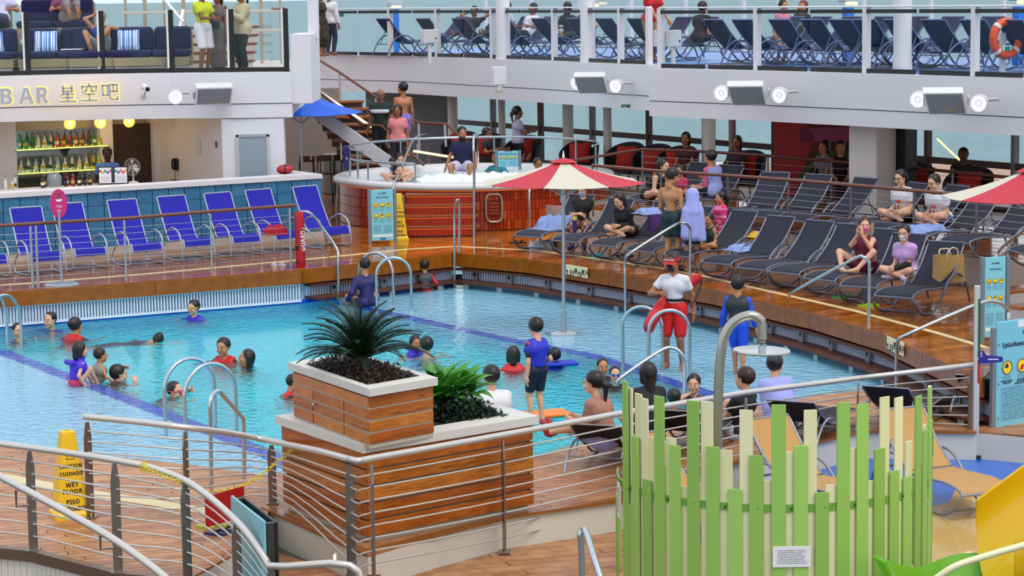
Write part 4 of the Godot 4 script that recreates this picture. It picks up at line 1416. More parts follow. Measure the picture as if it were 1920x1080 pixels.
func build_bar() -> void:
	var F := [V2(-11.843, -45.897), V2(-10.368, -46.923), V2(-9.757, -47.127), V2(-8.365, -47.281), V2(-6.954, -47.368), V2(-5.682, -47.095), V2(-4.452, -47.131)]
	var wall := mt("#d6d6de", .5)
	struct("wall_bar_fascia", Sh.new().ribbon(F, -.3, 0, 3.36, 3.98), wall)
	struct("wall_bar_lintel", Sh.new().ribbon(F, -.3, -.015, 3.06, 3.34), wall)
	struct("trim_20", Sh.new().ribbon(F, -.28, -.03, 3.33, 3.37), mt("#55555c", .6))
	struct("ceiling_bar", Sh.new().ribbon(F, -4.4, -.28, 3.12, 3.6), wall)
	struct("floor_bar_top", Sh.new().ribbon(F, -9, -.3, 3.9, 3.98), mt("#b8b4ae", .6))
	var zf := -47.1
	var pier := struct("wall_bar_pier", Sh.new().box(V3(1.28, 2.45, .3), V3(0, 1.22, 0), .01), wall)
	pier.position = V3(-5.28, .6, zf - .2)
	bar_box("wall_bar_side", V3(.2, 2.5, 3.7), V3(.0, 1.25, 1.7), wall)
	bar_box("wall_bar_back", V3(6.5, 2.5, .15), V3(-3.0, 1.25, -.1), mt("#a8a49c", .6))
	for q in [[-3.62, .5], [-1.32, .3], [-.12, .2]]: bar_box("wall_bar_pilaster", V3(q[1], 2.5, .3), V3(q[0], 1.25, .12), wall)
	bar_box("wall_bar_panel", V3(1.0, 2.2, .06), V3(-.68, 1.1, .08), tri(mt("#4a3a2e", .5, 0.0, {"albedo_texture": ntex(.06, ["#ffffff", "#b0a090", "#e0d0c0"], 128, 4)}), V3(1, 1, 1)))
	var mir := thing("back_bar", "lit back bar mirror with two glowing glass bottle shelves", "shelf")
	mir.transform = BT
	obj("mirror", Sh.new().box(V3(1.9, 1.75, .02), V3(-2.42, 1.28, .1)), mt("#9aa4a0", .08, .9), mir)
	for s in 2:
		var sh := obj("shelf", Sh.new().box(V3(2.1, .03, .2), V3(-2.36, [1.27, 1.77][s], .22), .004), mt("#a0b080", .2), mir)
		obj("light_strip", Sh.new().box(V3(2.06, .022, .012), V3(-2.36, [1.268, 1.768][s], .326)), glow("#e8f060", 1.3), sh)
		var l := AreaLight3D.new()
		l.name = "shelf_light"
		l.area_size = V2(2.0, .03)
		l.light_color = Color(.95, 1, .5)
		l.light_energy = .25
		l.shadow_enabled = true
		l.transform = Transform3D(Basis(Vector3.RIGHT, PI / 2), V3(-2.36, [1.29, 1.79][s], .22))
		mir.add_child(l)
	obj("cabinet", Sh.new().box(V3(2.3, .8, .5), V3(-2.4, .4, .25), .01), wall, mir)
	var cols := ["#3aa6a0", "#1c9a30", "#128a28", "#d8d8d0", "#d0d4d8", "#c8c0a8", "#c04a18", "#a83a10", "#b06018", "#a85410", "#8a4a18", "#7c3a14", "#3a6a30", "#a8b070"]
	var rng := RandomNumberGenerator.new()
	rng.seed = 4
	var nm := ["teal", "green", "dark green", "clear", "frosted clear", "cream", "orange", "rust", "amber", "golden brown", "brown", "dark amber", "bottle green", "pale olive"]
	for k in 14:
		bottle_at(k, cols[k], "%s bottle on the upper glowing bar shelf" % nm[k], V3(-3.3 + k * .142, 1.787, .24), "bottles on the upper bar shelf")
	var lo := ["clear", "clear", "blue-labelled clear", "white-labelled clear", "clear", "blue-tinted clear", "stout clear", "clear", "red-capped clear", "clear", "yellow", "golden"]
	for k in 12:
		bottle_at(k + 1, ["#c4ccd0", "#c8d0d4", "#b0bcd8", "#d0d4d8", "#c0c8cc", "#a8b8d8", "#ccd4d8", "#c4ccd0", "#c8c4c0", "#ccd2d4", "#c8a820", "#b89818"][k], "%s bottle on the lower glowing bar shelf, number %s along" % [lo[k], ["one", "two", "three", "four", "five", "six", "seven", "eight", "nine", "ten", "eleven", "twelve"][k]], V3(-3.28 + k * .165, 1.287, .24), "bottles on the lower bar shelf")
	# counter
	var ct := thing("bar_counter", "long white bar counter behind the mosaic wall", "counter")
	ct.transform = BT
	obj("worktop", Sh.new().box(V3(3.2, .06, .75), V3(-3.1, 1.06, 2.1), .012), mt("#d0ccc4", .3), ct)
	obj("front", Sh.new().box(V3(3.1, 1.0, .6), V3(-3.1, .52, 2.1)), tri(mt("#8a8a60", .5, 0.0, {"albedo_texture": ntex(.2, ["#ffffff", "#909870", "#d8d8b0"], 128, 2)}), V3(2, 2, 2)), ct)
	for k in 14:
		var on: float = [-4.3, -4.2, -4.1, -3.55, -3.47, -3.05, -2.97, -2.89, -2.82, -2.75, -2.69, -2.63, -2.57, -2.51][k]
		bottle_at(k, ["#c8c8c8", "#b8a8a0", "#c4c8c8", "#302018", "#282020", "#301010", "#a02020", "#902018", "#801818", "#18281c", "#182018", "#101418", "#201014", "#141414"][k], ["clear bottle with pourer at the near end of the bar counter", "rosy bottle with pourer on the bar counter end", "clear bottle third from the bar counter's end", "dark squat bottle left of the glass jar", "black bottle touching the glass jar", "dark red bottle right of the glass jar", "bright red bottle on the bar counter", "red bottle with a black neck on the counter", "deep red bottle in the counter row", "dark green wine bottle in the counter row", "black green wine bottle beside the white labels", "black wine bottle nearer the barman", "plum wine bottle next to last of its row", "black wine bottle closest to the barman"][k], V3(on, 1.09, 1.95 + .1 * (k % 2)), "bottles on the bar counter", .9)
	var jar := thing("glass_jar", "large ribbed glass jar on the bar counter", "jar")
	jar.transform = BT * Transform3D(Basis(), V3(-3.25, 1.09, 1.95))
	obj("body", Sh.new().lathe([V2(0, .01), V2(.12, .01), V2(.15, .06), V2(.155, .18), V2(.12, .25), V2(.1, .27)], 20, true), mt(Color(.7, .75, .78, .35), .05, 0.0, {"transparency": 1}), jar)
	obj("lid", Sh.new().lathe([V2(.11, .27), V2(.11, .29), V2(.02, .3), V2(0, .3)], 20), mt("#a8acb0", .3, .6), jar)
	# menu stand, fan, telephone
	var ms := thing("menu_stand", "black double menu frame standing on the bar counter", "menu")
	ms.transform = BT * Transform3D(Basis(Vector3.UP, -.5) * Basis(Vector3.RIGHT, -.12), V3(-2.1, 1.09, 2.3))
	for s in 2:
		obj("frame", Sh.new().box(V3(.3, .37, .02), V3(-.16 + s * .32, .19, 0), .004), black, ms)
		obj("sheet", Sh.new().box(V3(.25, .32, .004), V3(-.16 + s * .32, .19, .012)), mt("#e8e4e8", .5), ms)
		for k in 5: obj("picture", Sh.new().box(V3(.05, .05, .003), V3(-.26 + s * .32 + k * .05, .28 - .03 * (k % 2), .015)), mt(["#d03040", "#e0b030", "#30a050", "#4060c0", "#d06090"][(k + s * 2) % 5], .5), ms)
		print_block(ms, V3(-.16 + s * .32, .11, .016), .22, .13, 9, "#8888a0", "#e8e4e8")
	var fan := thing("desk_fan", "white desk fan on the bar counter beside the menu frames", "fan")
	fan.transform = BT * Transform3D(Basis(Vector3.UP, -.9), V3(-1.58, 1.09, 2.15))
	var cage := Sh.new()
	for k in 18:
		var a := TAU * k / 18
		cage.tube(cr([V3(0, .33, .11), V3(cos(a) * .1, .33 + sin(a) * .1, .1), V3(cos(a) * .18, .33 + sin(a) * .18, .03), V3(cos(a) * .1, .33 + sin(a) * .1, -.04)], 3), .0022, 4)
	var rim := []
	for k in 24: rim.append(V3(cos(TAU * k / 24) * .18, .33 + sin(TAU * k / 24) * .18, .03))
	cage.tube(rim, .006, 5, true)
	obj("cage", cage, mt("#c8c8cc", .4), fan)
	for k in 3:
		obj("blade", Sh.new().sheet(4, 4, func(u, v): return Basis(Vector3.BACK, TAU * k / 3.0) * V3((u - .5) * .11 * v, .03 + v * .12, (u - .5) * .04) + V3(0, .33, .03), .003), mt("#d8d8dc", .3), fan)
	obj("motor", Sh.new().ell(V3(0, .33, -.1), V3(.05, .05, .09)), mt("#d4d4d8", .4), fan)
	obj("stand", Sh.new().lathe([V2(.11, 0), V2(.1, .02), V2(.018, .04), V2(.018, .3)], 16), mt("#d4d4d8", .4), fan)
	var ph := thing("wall_telephone", "black wall telephone with hanging cord on the bar's side wall", "telephone")
	ph.transform = BT * Transform3D(Basis(Vector3.UP, -PI / 2), V3(-.12, 1.35, 1.2))
	obj("base", Sh.new().box(V3(.14, .26, .06), V3(0, 0, .03), .015), black, ph)
	obj("handset", Sh.new().tube(cr([V3(-.03, .11, .08), V3(-.03, .06, .1), V3(-.03, -.06, .1), V3(-.03, -.11, .08)], 3), .022, 8), black, ph)
	obj("cord", Sh.new().tube(cr([V3(0, -.13, .05), V3(.02, -.35, .06), V3(-.02, -.55, .05), V3(.0, -.7, .05)], 3), .008, 6), black, ph)
	for q in [["wall_hatch", "white square access hatch on the bar's side wall", "hatch", V3(.2, .36, .012), V3(-.11, 1.78, 2.25), "#d0ccd0"], ["light_switch", "small dark switch plate on the bar's side wall", "switch", V3(.06, .13, .02), V3(-.11, 1.86, 3.1), "#3a3a40"], ["control_box", "grey metal box under the black telephone", "box", V3(.3, .22, .08), V3(-.13, .9, 1.1), "#7c7a78"]]:
		var o := obj(q[0], Sh.new().box(q[3], Vector3.ZERO, .004), mt(q[5], .5))
		o.transform = BT * Transform3D(Basis(Vector3.UP, -PI / 2), q[4])
		tag(o, q[1], q[2])
	# globe lamps
	var k := 0
	for p in [V3(-9.227, 2.94, -48.2), V3(-8.66, 2.931, -48.6), V3(-8.116, 2.924, -49), V3(-7.551, 2.916, -49.4)]:
		var g := thing("globe_lamp", ["lit glass globe lamp over the upper bar bottles", "lit glass globe lamp before the white pilaster", "lit glass globe lamp before the dark panel", "unlit clear glass globe lamp deep in the bar"][k], "lamp", p, 0, "globe lamps in the bar")
		obj("globe", Sh.new().ell(Vector3.ZERO, Vector3.ONE * .125, 20, 14), mt(Color(.95, .8, .55, .25 if k < 3 else .1), .05, 0.0, {"transparency": 1}), g)
		obj("cap", Sh.new().lathe([V2(.04, .12), V2(.04, .17), V2(0, .17)], 12), mt("#a09080", .4), g)
		obj("bulb", Sh.new().ell(Vector3.ZERO, Vector3.ONE * .035, 10, 8), glow("#ffd890", 4.0) if k < 3 else mt("#d8d8d8", .2), g)
		if k < 3:
			var l := OmniLight3D.new()
			l.name = "bulb_light"
			l.light_color = Color(1, .82, .5)
			l.light_energy = .14
			l.light_size = .03
			l.omni_range = 12
			l.omni_attenuation = 2.0
			l.shadow_enabled = true
			g.add_child(l)
		k += 1
	# door in the pier, dark doorway beyond
	var dr := struct("door_1", Sh.new().box(V3(.58, 2.05, .04), V3(0, 1.03, 0)), mt("#8b9aa6", .15))
	dr.position = V3(-5.28, .62, zf - .03)
	for s in [-1, 1]: obj("door_frame", Sh.new().box(V3(.06, 2.1, .08), V3(s * .31, 1.05, 0), .005), mt("#b4b4b8", .4), dr)
	obj("door_frame", Sh.new().box(V3(.68, .06, .08), V3(0, 2.08, 0), .005), mt("#a4a4a8", .4), dr)
	# sign letters
	var lm := mt("#b4b8c0", .35, .3)
	var sg := thing("bar_sign", "raised grey backlit letters on the white fascia over the bar", "sign")
	var fdir := (V3(-7.931, 3.645, -46.9) - V3(-10.29, 3.643, -46.5)).normalized()
	var sb := Basis(Vector3.UP, atan2(-fdir.z, fdir.x))
	var ltr := ["B", "A", "R"]
	var lx := [V3(-10.145, 3.599, -46.47), V3(-9.752, 3.601, -46.55), V3(-9.453, 3.604, -46.62)]
	for i in 3:
		text("letter", ltr[i], .34, lm, sg, Transform3D(sb, lx[i] + V3(0, 0, .09)), .09, "Droid Sans")
	var hx := [V3(-9.125, 3.456, -46.68), V3(-8.693, 3.468, -46.75), V3(-8.278, 3.481, -46.8)]
	for i in 3:
		var o := obj("character", han(Sh.new(), "星空吧"[i], .36, .07, Vector3.ZERO, .12), lm, sg)
		o.transform = Transform3D(sb, hx[i] + V3(0, .0, .09))
	for s in [[[V3(-10.333, 3.655, -46.5), 1.2]], [[V3(-8.52, 3.656, -46.85), 1.2]]]:
		var l := AreaLight3D.new()
		l.name = "sign_light"
		l.area_size = V2(1.1, .3)
		l.light_color = Color(1, .82, .3)
		l.light_energy = .12
		l.shadow_enabled = true
		l.transform = Transform3D(Basis(Vector3.UP, PI), s[0][0] + V3(0, 0, .11))
		sg.add_child(l)
	var halo := glow("#e8c050", .9)
	for i in 3:
		text("glow_edge", ltr[i], .34, halo, sg, Transform3D(sb.scaled(V3(1.12, 1.14, 1)), lx[i] + V3(0, 0, .035)), .02)
		var o := obj("glow_edge", han(Sh.new(), "星空吧"[i], .36, .02, Vector3.ZERO, .2), halo, sg)
		o.transform = Transform3D(sb, hx[i] + V3(0, 0, .04))
	# deck above the bar: glass, sofas
	var bl := thing("glass_balustrade", "black-posted glass balustrade round the sofa deck over the bar", "balustrade")
	var ps := [V2(-11.172, -47.11), V2(-10.022, -47.873), V2(-8.525, -48.192), V2(-7.051, -48.032), V2(-5.764, -47.787), V2(-4.618, -47.601)]
	for i in ps.size():
		var p: Vector2 = ps[i]
		obj("post", Sh.new().box(V3(.1, 1.3, .05), V3(.03, .65, -.05), .006), black, bl, V3(p.x, 3.98, p.y))
		obj("post_edge", Sh.new().box(V3(.045, 1.3, .05), V3(-.045, .65, -.05), .006), mt("#d8d8d4", .4), bl, V3(p.x, 3.98, p.y))
		if i == 0: continue
		var q: Vector2 = ps[i - 1]
		var m := (p + q) * .5
		var an := -(p - q).angle()
		obj("glass_pane", Sh.new().box(V3(p.distance_to(q) - .12, 1.2, .014), V3(0, .68, -.05)), glass, bl, V3(m.x, 3.98, m.y), an)
		obj("bottom_channel", Sh.new().box(V3(p.distance_to(q), .09, .06), V3(0, .05, -.04), .006), black, bl, V3(m.x, 3.98, m.y), an)
	var pe: Vector2 = ps[5]
	obj("handrail", Sh.new().bar(V3(pe.x - .02, 5.27, pe.y - .05), V3(pe.x - .5, 5.27, pe.y - 2.6), .03), brown_rail, bl)
	obj("glass_pane", Sh.new().box(V3(.014, 1.2, 2.4), V3(-.25, .68, -1.3)), glass, bl, V3(pe.x, 3.98, pe.y), .19)
	struct("wall_stair_tower", Sh.new().box(V3(.42, 1.42, 2.2), Vector3.ZERO, .01), wall).position = V3(-4.255, 4.041, -47.018) + V3(0, 0, -1.3)
	struct("wall_stair_tower_top", Sh.new().box(V3(.22, 1.1, .3), Vector3.ZERO, .01), wall).position = V3(-4.098, 5.077, -47.018) + V3(0, .1, -1.6)
	# riser platform with rear sofas, stairs, mullioned wind screen
	struct("floor_sofa_tier", Sh.new().box(V3(5.2, .62, 4), Vector3.ZERO), mt("#9a948c", .6)).position = V3(-10.3, 4.28, -51.2)
	for q in [[-40, 133, 0.0, "wicker sofa block with navy cushions at the bar deck's outer end", .72], [112, 133, 0.0, "wicker sofa with navy cushions holding one striped pillow", .72], [205, 130, 0.0, "wicker sofa with navy cushions under the reclining barefoot man", .78], [290, 130, 0.0, "wicker sofa end with navy cushions nearest the yellow-shirted man", .78]]:
		sofa(q[3], D3(q[0], q[1]) , .08)
	for q in [[-9.9, "rear wicker sofa with navy cushions under the woman with raised knees"], [-11.75, "rear wicker sofa with navy cushions under the white-shirted person"]]:
		sofa(q[1], V3(q[0], 4.6, -50.2), .05)
	var wsd := thing("wind_screen", "beige-framed glass wind screen behind the bar deck sofas", "wind screen", V3(0, 0, 0))
	for i in 9:
		var x := -8.9 + i * .45
		obj("mullion", Sh.new().box(V3(.08 if i % 2 else .05, 2.6, .1), V3(x, 5.25, -53.8), .005), mt("#a59a88", .5), wsd)
		if i < 8: obj("pane", Sh.new().box(V3(.4, 2.5, .012), V3(x + .225, 5.25, -53.8)), glass, wsd)
	obj("rail", Sh.new().box(V3(3.7, .06, .06), V3(-7.1, 5.2, -53.6), .01), mt("#c4bcae", .5), wsd)
	obj("rail", Sh.new().box(V3(3.7, .05, .05), V3(-7.1, 4.75, -53.6), .01), mt("#c4bcae", .5), wsd)
	var st := thing("stairs", "short stairs with brown treads behind the people on the bar deck", "stairs")
	for i in 5:
		obj("tread", Sh.new().box(V3(1.6, .05, .34), V3(-6.3, 4.15 + i * .18, -49.9 - i * .3), .008), mt("#7a4a30", .45), st)
		obj("riser", Sh.new().box(V3(1.55, .17, .03), V3(-6.3, 4.05 + i * .18, -49.76 - i * .3)), mt("#c8c4c0", .5), st)
	obj("stringer", Sh.new().prism(PackedVector2Array([V2(0, 0), V2(0, .35), V2(-1.5, 1.3), V2(-1.5, .9)]), 0, .06), white, st, V3(-7.15, 3.98, -49.6), .0).rotation = V3(0, -PI / 2, 0)
	obj("handrail", Sh.new().bar(V3(-6.95, 5.0, -49.5), V3(-7.6, 5.6, -50.6), .035), mt("#dcdce0", .4), st)
	var stp := tri(mt("#ffffff", .8, 0.0, {"albedo_texture": stripes()}), V3(3.2, 3.2, 3.2))
	cushion("pillow", "blue and white striped pillow at the bar deck's outer end", "pillow", stp, V3(-10.9, 4.42, -48.75), .35, -.35, .5, "striped pillows")
	cushion("pillow", "blue and white striped pillow between the first glass posts", "pillow", stp, V3(-9.75, 4.42, -48.6), .1, -.4, .5, "striped pillows")
	cushion("pillow", "blue and white striped pillow beside the reclining man", "pillow", stp, V3(-8.0, 4.42, -48.55), .1, -.3, .48, "striped pillows")
	var tb := thing("side_table", "small white side table between two bar deck sofas", "table", V3(-9.2, 3.98, -48.7))
	obj("top", Sh.new().box(V3(.45, .025, .4), V3(0, .5, 0), .008), mt("#d8dcde", .3), tb)
	for s in 4: obj("leg", Sh.new().box(V3(.025, .49, .025), V3(.19 * (1 if s & 1 else -1), .245, .16 * (1 if s & 2 else -1))), mt("#c8ccd0", .3), tb)
func stripes() -> ImageTexture:
	var im := Image.create(64, 64, false, Image.FORMAT_RGB8)
	im.fill(Color("#dfe6f2"))
	for q in [[0, 6], [12, 10], [28, 4], [38, 12], [56, 4]]: im.fill_rect(Rect2i(q[0], 0, q[1], 64), Color("#2f6fc0"))
	return ImageTexture.create_from_image(im)
func D3(px: float, py: float) -> Vector3:
	return V3((px - 960.0) / 4300.0 * 48.2 + .05, 3.98, -48.2)
func bottle_at(kind: int, col: String, label: String, p: Vector3, group: String, sc := 1.0) -> void:
	var t := thing("bottle", label, "bottle", Vector3.ZERO, 0, group)
	t.transform = BT * Transform3D(Basis.from_scale(Vector3.ONE * sc), p)
	obj("body", bottle(kind), mt(col, .12), t)
	obj("label_band", Sh.new().lathe([V2(.041 if kind % 3 != 1 else .048, .06), V2(.041 if kind % 3 != 1 else .048, .13)], 12), mt(["#d8d0c0", "#c0a040", "#303848"][kind % 3], .6), t)
	obj("cap", Sh.new().lathe([V2(.016, .29 if kind % 3 != 1 else .25), V2(.016, .315 if kind % 3 != 1 else .28), V2(0, .32 if kind % 3 != 1 else .283)], 10), mt(["#202020", "#a08040", "#801818"][kind % 3], .4), t)
func sofa(label: String, p: Vector3, turn: float) -> void:
	var t := thing("sofa", label, "sofa", p, turn)
	var wick := tri(mt("#b8b09a", .7, 0.0, {"albedo_texture": ntex(.2, ["#ffffff", "#b8ae98", "#e8e0cc"], 128, 2)}), V3(2, 2, 2))
	var navy := mt("#0d0d44", .8)
	obj("base", Sh.new().box(V3(1.6, .2, .85), V3(0, .23, -.45), .02), wick, t)
	obj("plinth", Sh.new().box(V3(1.5, .05, .04), V3(0, .1, -.06), .01), mt("#9a9a9c", .4), t)
	for s in [-1, 1]:
		obj("leg", Sh.new().box(V3(.05, .13, .05), V3(s * .74, .065, -.06)), mt("#9a9a9c", .4), t)
		obj("seat_cushion", Sh.new().box(V3(.79, .15, .85), V3(s * .4, .40, -.42), .05), navy, t)
		obj("back_cushion", Sh.new().box(V3(.77, .5, .18), V3(s * .4, .70, -.82), .06), navy, t)
	obj("back_frame", Sh.new().box(V3(1.62, .75, .1), V3(0, .5, -.97), .03), wick, t)
# ---------------------------------------------------------------- mosaic wall, blue chairs, left rail
func build_left_side() -> void:
	var a := V2(-10.7, -42.3)
	var b := V2(-3.85, -46.6)
	var mw := struct("wall_mosaic", Sh.new().ribbon([a, b], -.32, -.02, .75, 1.84), mt("#20384c", .5))
	var ms := []
	for c in [["#2f78a8", "#6fb0d0", "#16426c", "#4a98c0"], ["#2c729e", "#64a8c8", "#184a78", "#3c88b4"], ["#3484b0", "#1c4c7c", "#6cb0d0", "#2c7098"]]:
		ms.append(tri(mt("#dcecf4", .3, 0.0, {"albedo_texture": ntex(.3, c, 128, 2, FastNoiseLite.TYPE_CELLULAR)}), V3(1.3, 1.3, 1.3), true))
	var n := 24
	var du := (b - a).normalized()
	var rng := RandomNumberGenerator.new()
	rng.seed = 8
	for r in 4:
		for k in n:
			var p := a.lerp(b, (k + .5) / n)
			var w := a.distance_to(b) / n
			obj("tile", Sh.new().box(V3(w - .012, .262, .03), Vector3.ZERO, .004), ms[rng.randi() % 3], mw, V3(p.x, .9 + r * .268, p.y), -du.angle())
	obj("plinth", Sh.new().ribbon([a, b], -.3, .04, DECK, .76), mt("#b8b0a8", .6), mw)
	struct("trim_21", Sh.new().ribbon([a, b], -.42, .06, 1.84, 1.93), mt("#d4d4d8", .4))
	# the white cap's far end turns back
	struct("trim_22", Sh.new().ribbon([b - du * .3, b], -1.2, -.4, 1.84, 1.93), mt("#d4d4d8", .4))
	struct("wall_mosaic_end", Sh.new().ribbon([b - du * .26, b - du * .04], -1.1, -.3, DECK, 1.84), mt("#c4c4c8", .5))
	var bl := blue_chair()
	var names := ["blue mesh lounge chair cut off at the deck's outer end", "blue mesh lounge chair behind the twin steel posts", "blue mesh lounge chair just past the pink oval sign", "blue mesh lounge chair behind the first single rail post", "blue mesh lounge chair with the second rail post before its arm", "blue mesh lounge chair third from the whirlpool end", "blue mesh lounge chair behind the red cloth on the rail", "blue mesh lounge chair beside the wall end, past the red rescue tube"]
	var at := [[-12, 527], [88, 514], [170, 504], [275, 496], [374, 487], [464, 479], [540, 472], [630, 463]]
	var W8 := [V3(-9.225, 0.62, -40.363), V3(-8.308, 0.62, -40.793), V3(-7.663, 0.62, -41.512), V3(-6.73, 0.62, -42.138), V3(-5.871, 0.62, -42.796), V3(-5.037, 0.62, -43.392), V3(-4.294, 0.62, -44.02), V3(-3.403, 0.62, -44.648)]
	for k in 8:
		var o := bl if k == 0 else copy_of(bl, W8[k], 0, names[k], "lounge_chair")
		o.position = W8[k]
		o.rotation.y = .62 + .03 * (k - 3) if k < 7 else .75
		tag(o, names[k], "chair", "blue mesh chairs along the mosaic wall")
	# rail with wires
	post_rail("wire_railing", "brown-capped wire railing in front of the blue chairs", [V3(-9.6, .62, -38.4), V3(-8.203, 0.62, -38.98), V3(-8.124, 0.62, -39.042), V3(-6.732, 0.62, -39.758), V3(-5.348, 0.62, -40.663), V3(-4.021, 0.62, -41.543)], 1.07, 9, brown_rail, mt("#a4a8a8", .3, .5), [V3(-9.8, 1.69, -38.35), V3(-8.771, 1.69, -39.196), V3(-6.739, 1.69, -40.204), V3(-5.375, 1.69, -41.286), V3(-3.986, 1.69, -42.219)])
	# pink oval sign
	var s := thing("oval_sign", "pink oval sign with a white pictogram on a steel stand at the railing", "sign", V3(-7.784, 0.62, -39.365), .5)
	obj("base", Sh.new().lathe([V2(0, 0), V2(.3, 0), V2(.3, .025), V2(.27, .045), V2(0, .05)], 28), mt("#a8acb4", .3, .6), s)
	obj("pole", Sh.new().bar(V3(0, .04, 0), V3(0, 1.3, 0), .025, 10), mt("#a8acb4", .3, .6), s)
	var el := PackedVector2Array()
	for k in 28: el.append(V2(cos(TAU * k / 28) * .15, 1.42 + sin(TAU * k / 28) * .25))
	obj("plate", Sh.new().prism(el, -.012, .012), mt("#c81e68", .4), s)
	var pic := Sh.new()
	pic.prism(PackedVector2Array([V2(-.05, 1.47), V2(0, 1.45), V2(.06, 1.47), V2(.05, 1.5), V2(.0, 1.49), V2(-.05, 1.5)]), .012, .016)
	obj("pictogram", pic, mt("#d8e8f0", .5), s)
	var fig := Sh.new()
	fig.prism(PackedVector2Array([V2(-.03, 1.5), V2(.02, 1.5), V2(.035, 1.58), V2(.01, 1.62), V2(-.02, 1.58)]), .012, .016)
	obj("figure", fig, mt("#7a4a20", .5), s)
	obj("lettering", han(Sh.new(), "水池", .05, .004, V3(-.055, 1.35, .014)), mt("#f0d8e0", .5), s)
	obj("lettering", han(Sh.new(), "尺米", .04, .004, V3(-.045, 1.28, .014)), mt("#f0d8e0", .5), s)
	# rescue tube, red cloth, slippers
	var rt := thing("rescue_tube", "red rescue tube lettered GUARD leaning on the railing's last post", "rescue tube", V3(-3.855, 0.628, -41.541))
	rt.rotation = V3(.08, .35, .02)
	obj("tube", Sh.new().tube(cr([V3(0, 0, .02), V3(0, .15, .05), V3(0, .55, .04), V3(0, .9, .0), V3(0, 1.02, -.03)], 5), [.06, .085, .09, .09, .09, .09, .09, .09, .09, .09, .09, .09, .09, .09, .09, .09, .09, .09, .085, .06, .03], 14), mt("#b01420", .4), rt)
	obj("strap", Sh.new().lathe([V2(.093, .32), V2(.097, .33), V2(.097, .40), V2(.093, .41)], 16, false, V3(0, 0, .04)), black, rt)
	obj("strap", Sh.new().lathe([V2(.092, .08), V2(.094, .12)], 16, false, V3(0, 0, .042)), black, rt)
	text("lettering", "GUARD", .085, mt("#f0e8e8", .5), rt, Transform3D(Basis(Vector3.BACK, PI / 2), V3(.03, .5, .135)), .004)
	towel_heap("red cloth hung over the end of the railing wire", V3(-4.285, 1.26, -41.541), V3(.42, .22, .2), .4, mt("#c01830", .7)).rotation.x = .5
	shoe_pair("slipper", "pair of white slippers on the deck edge beside the railing", V3(-4.292, 0.62, -41.826), .5, mt("#d0d0d4", .6), mt("#e0e0e4", .6))
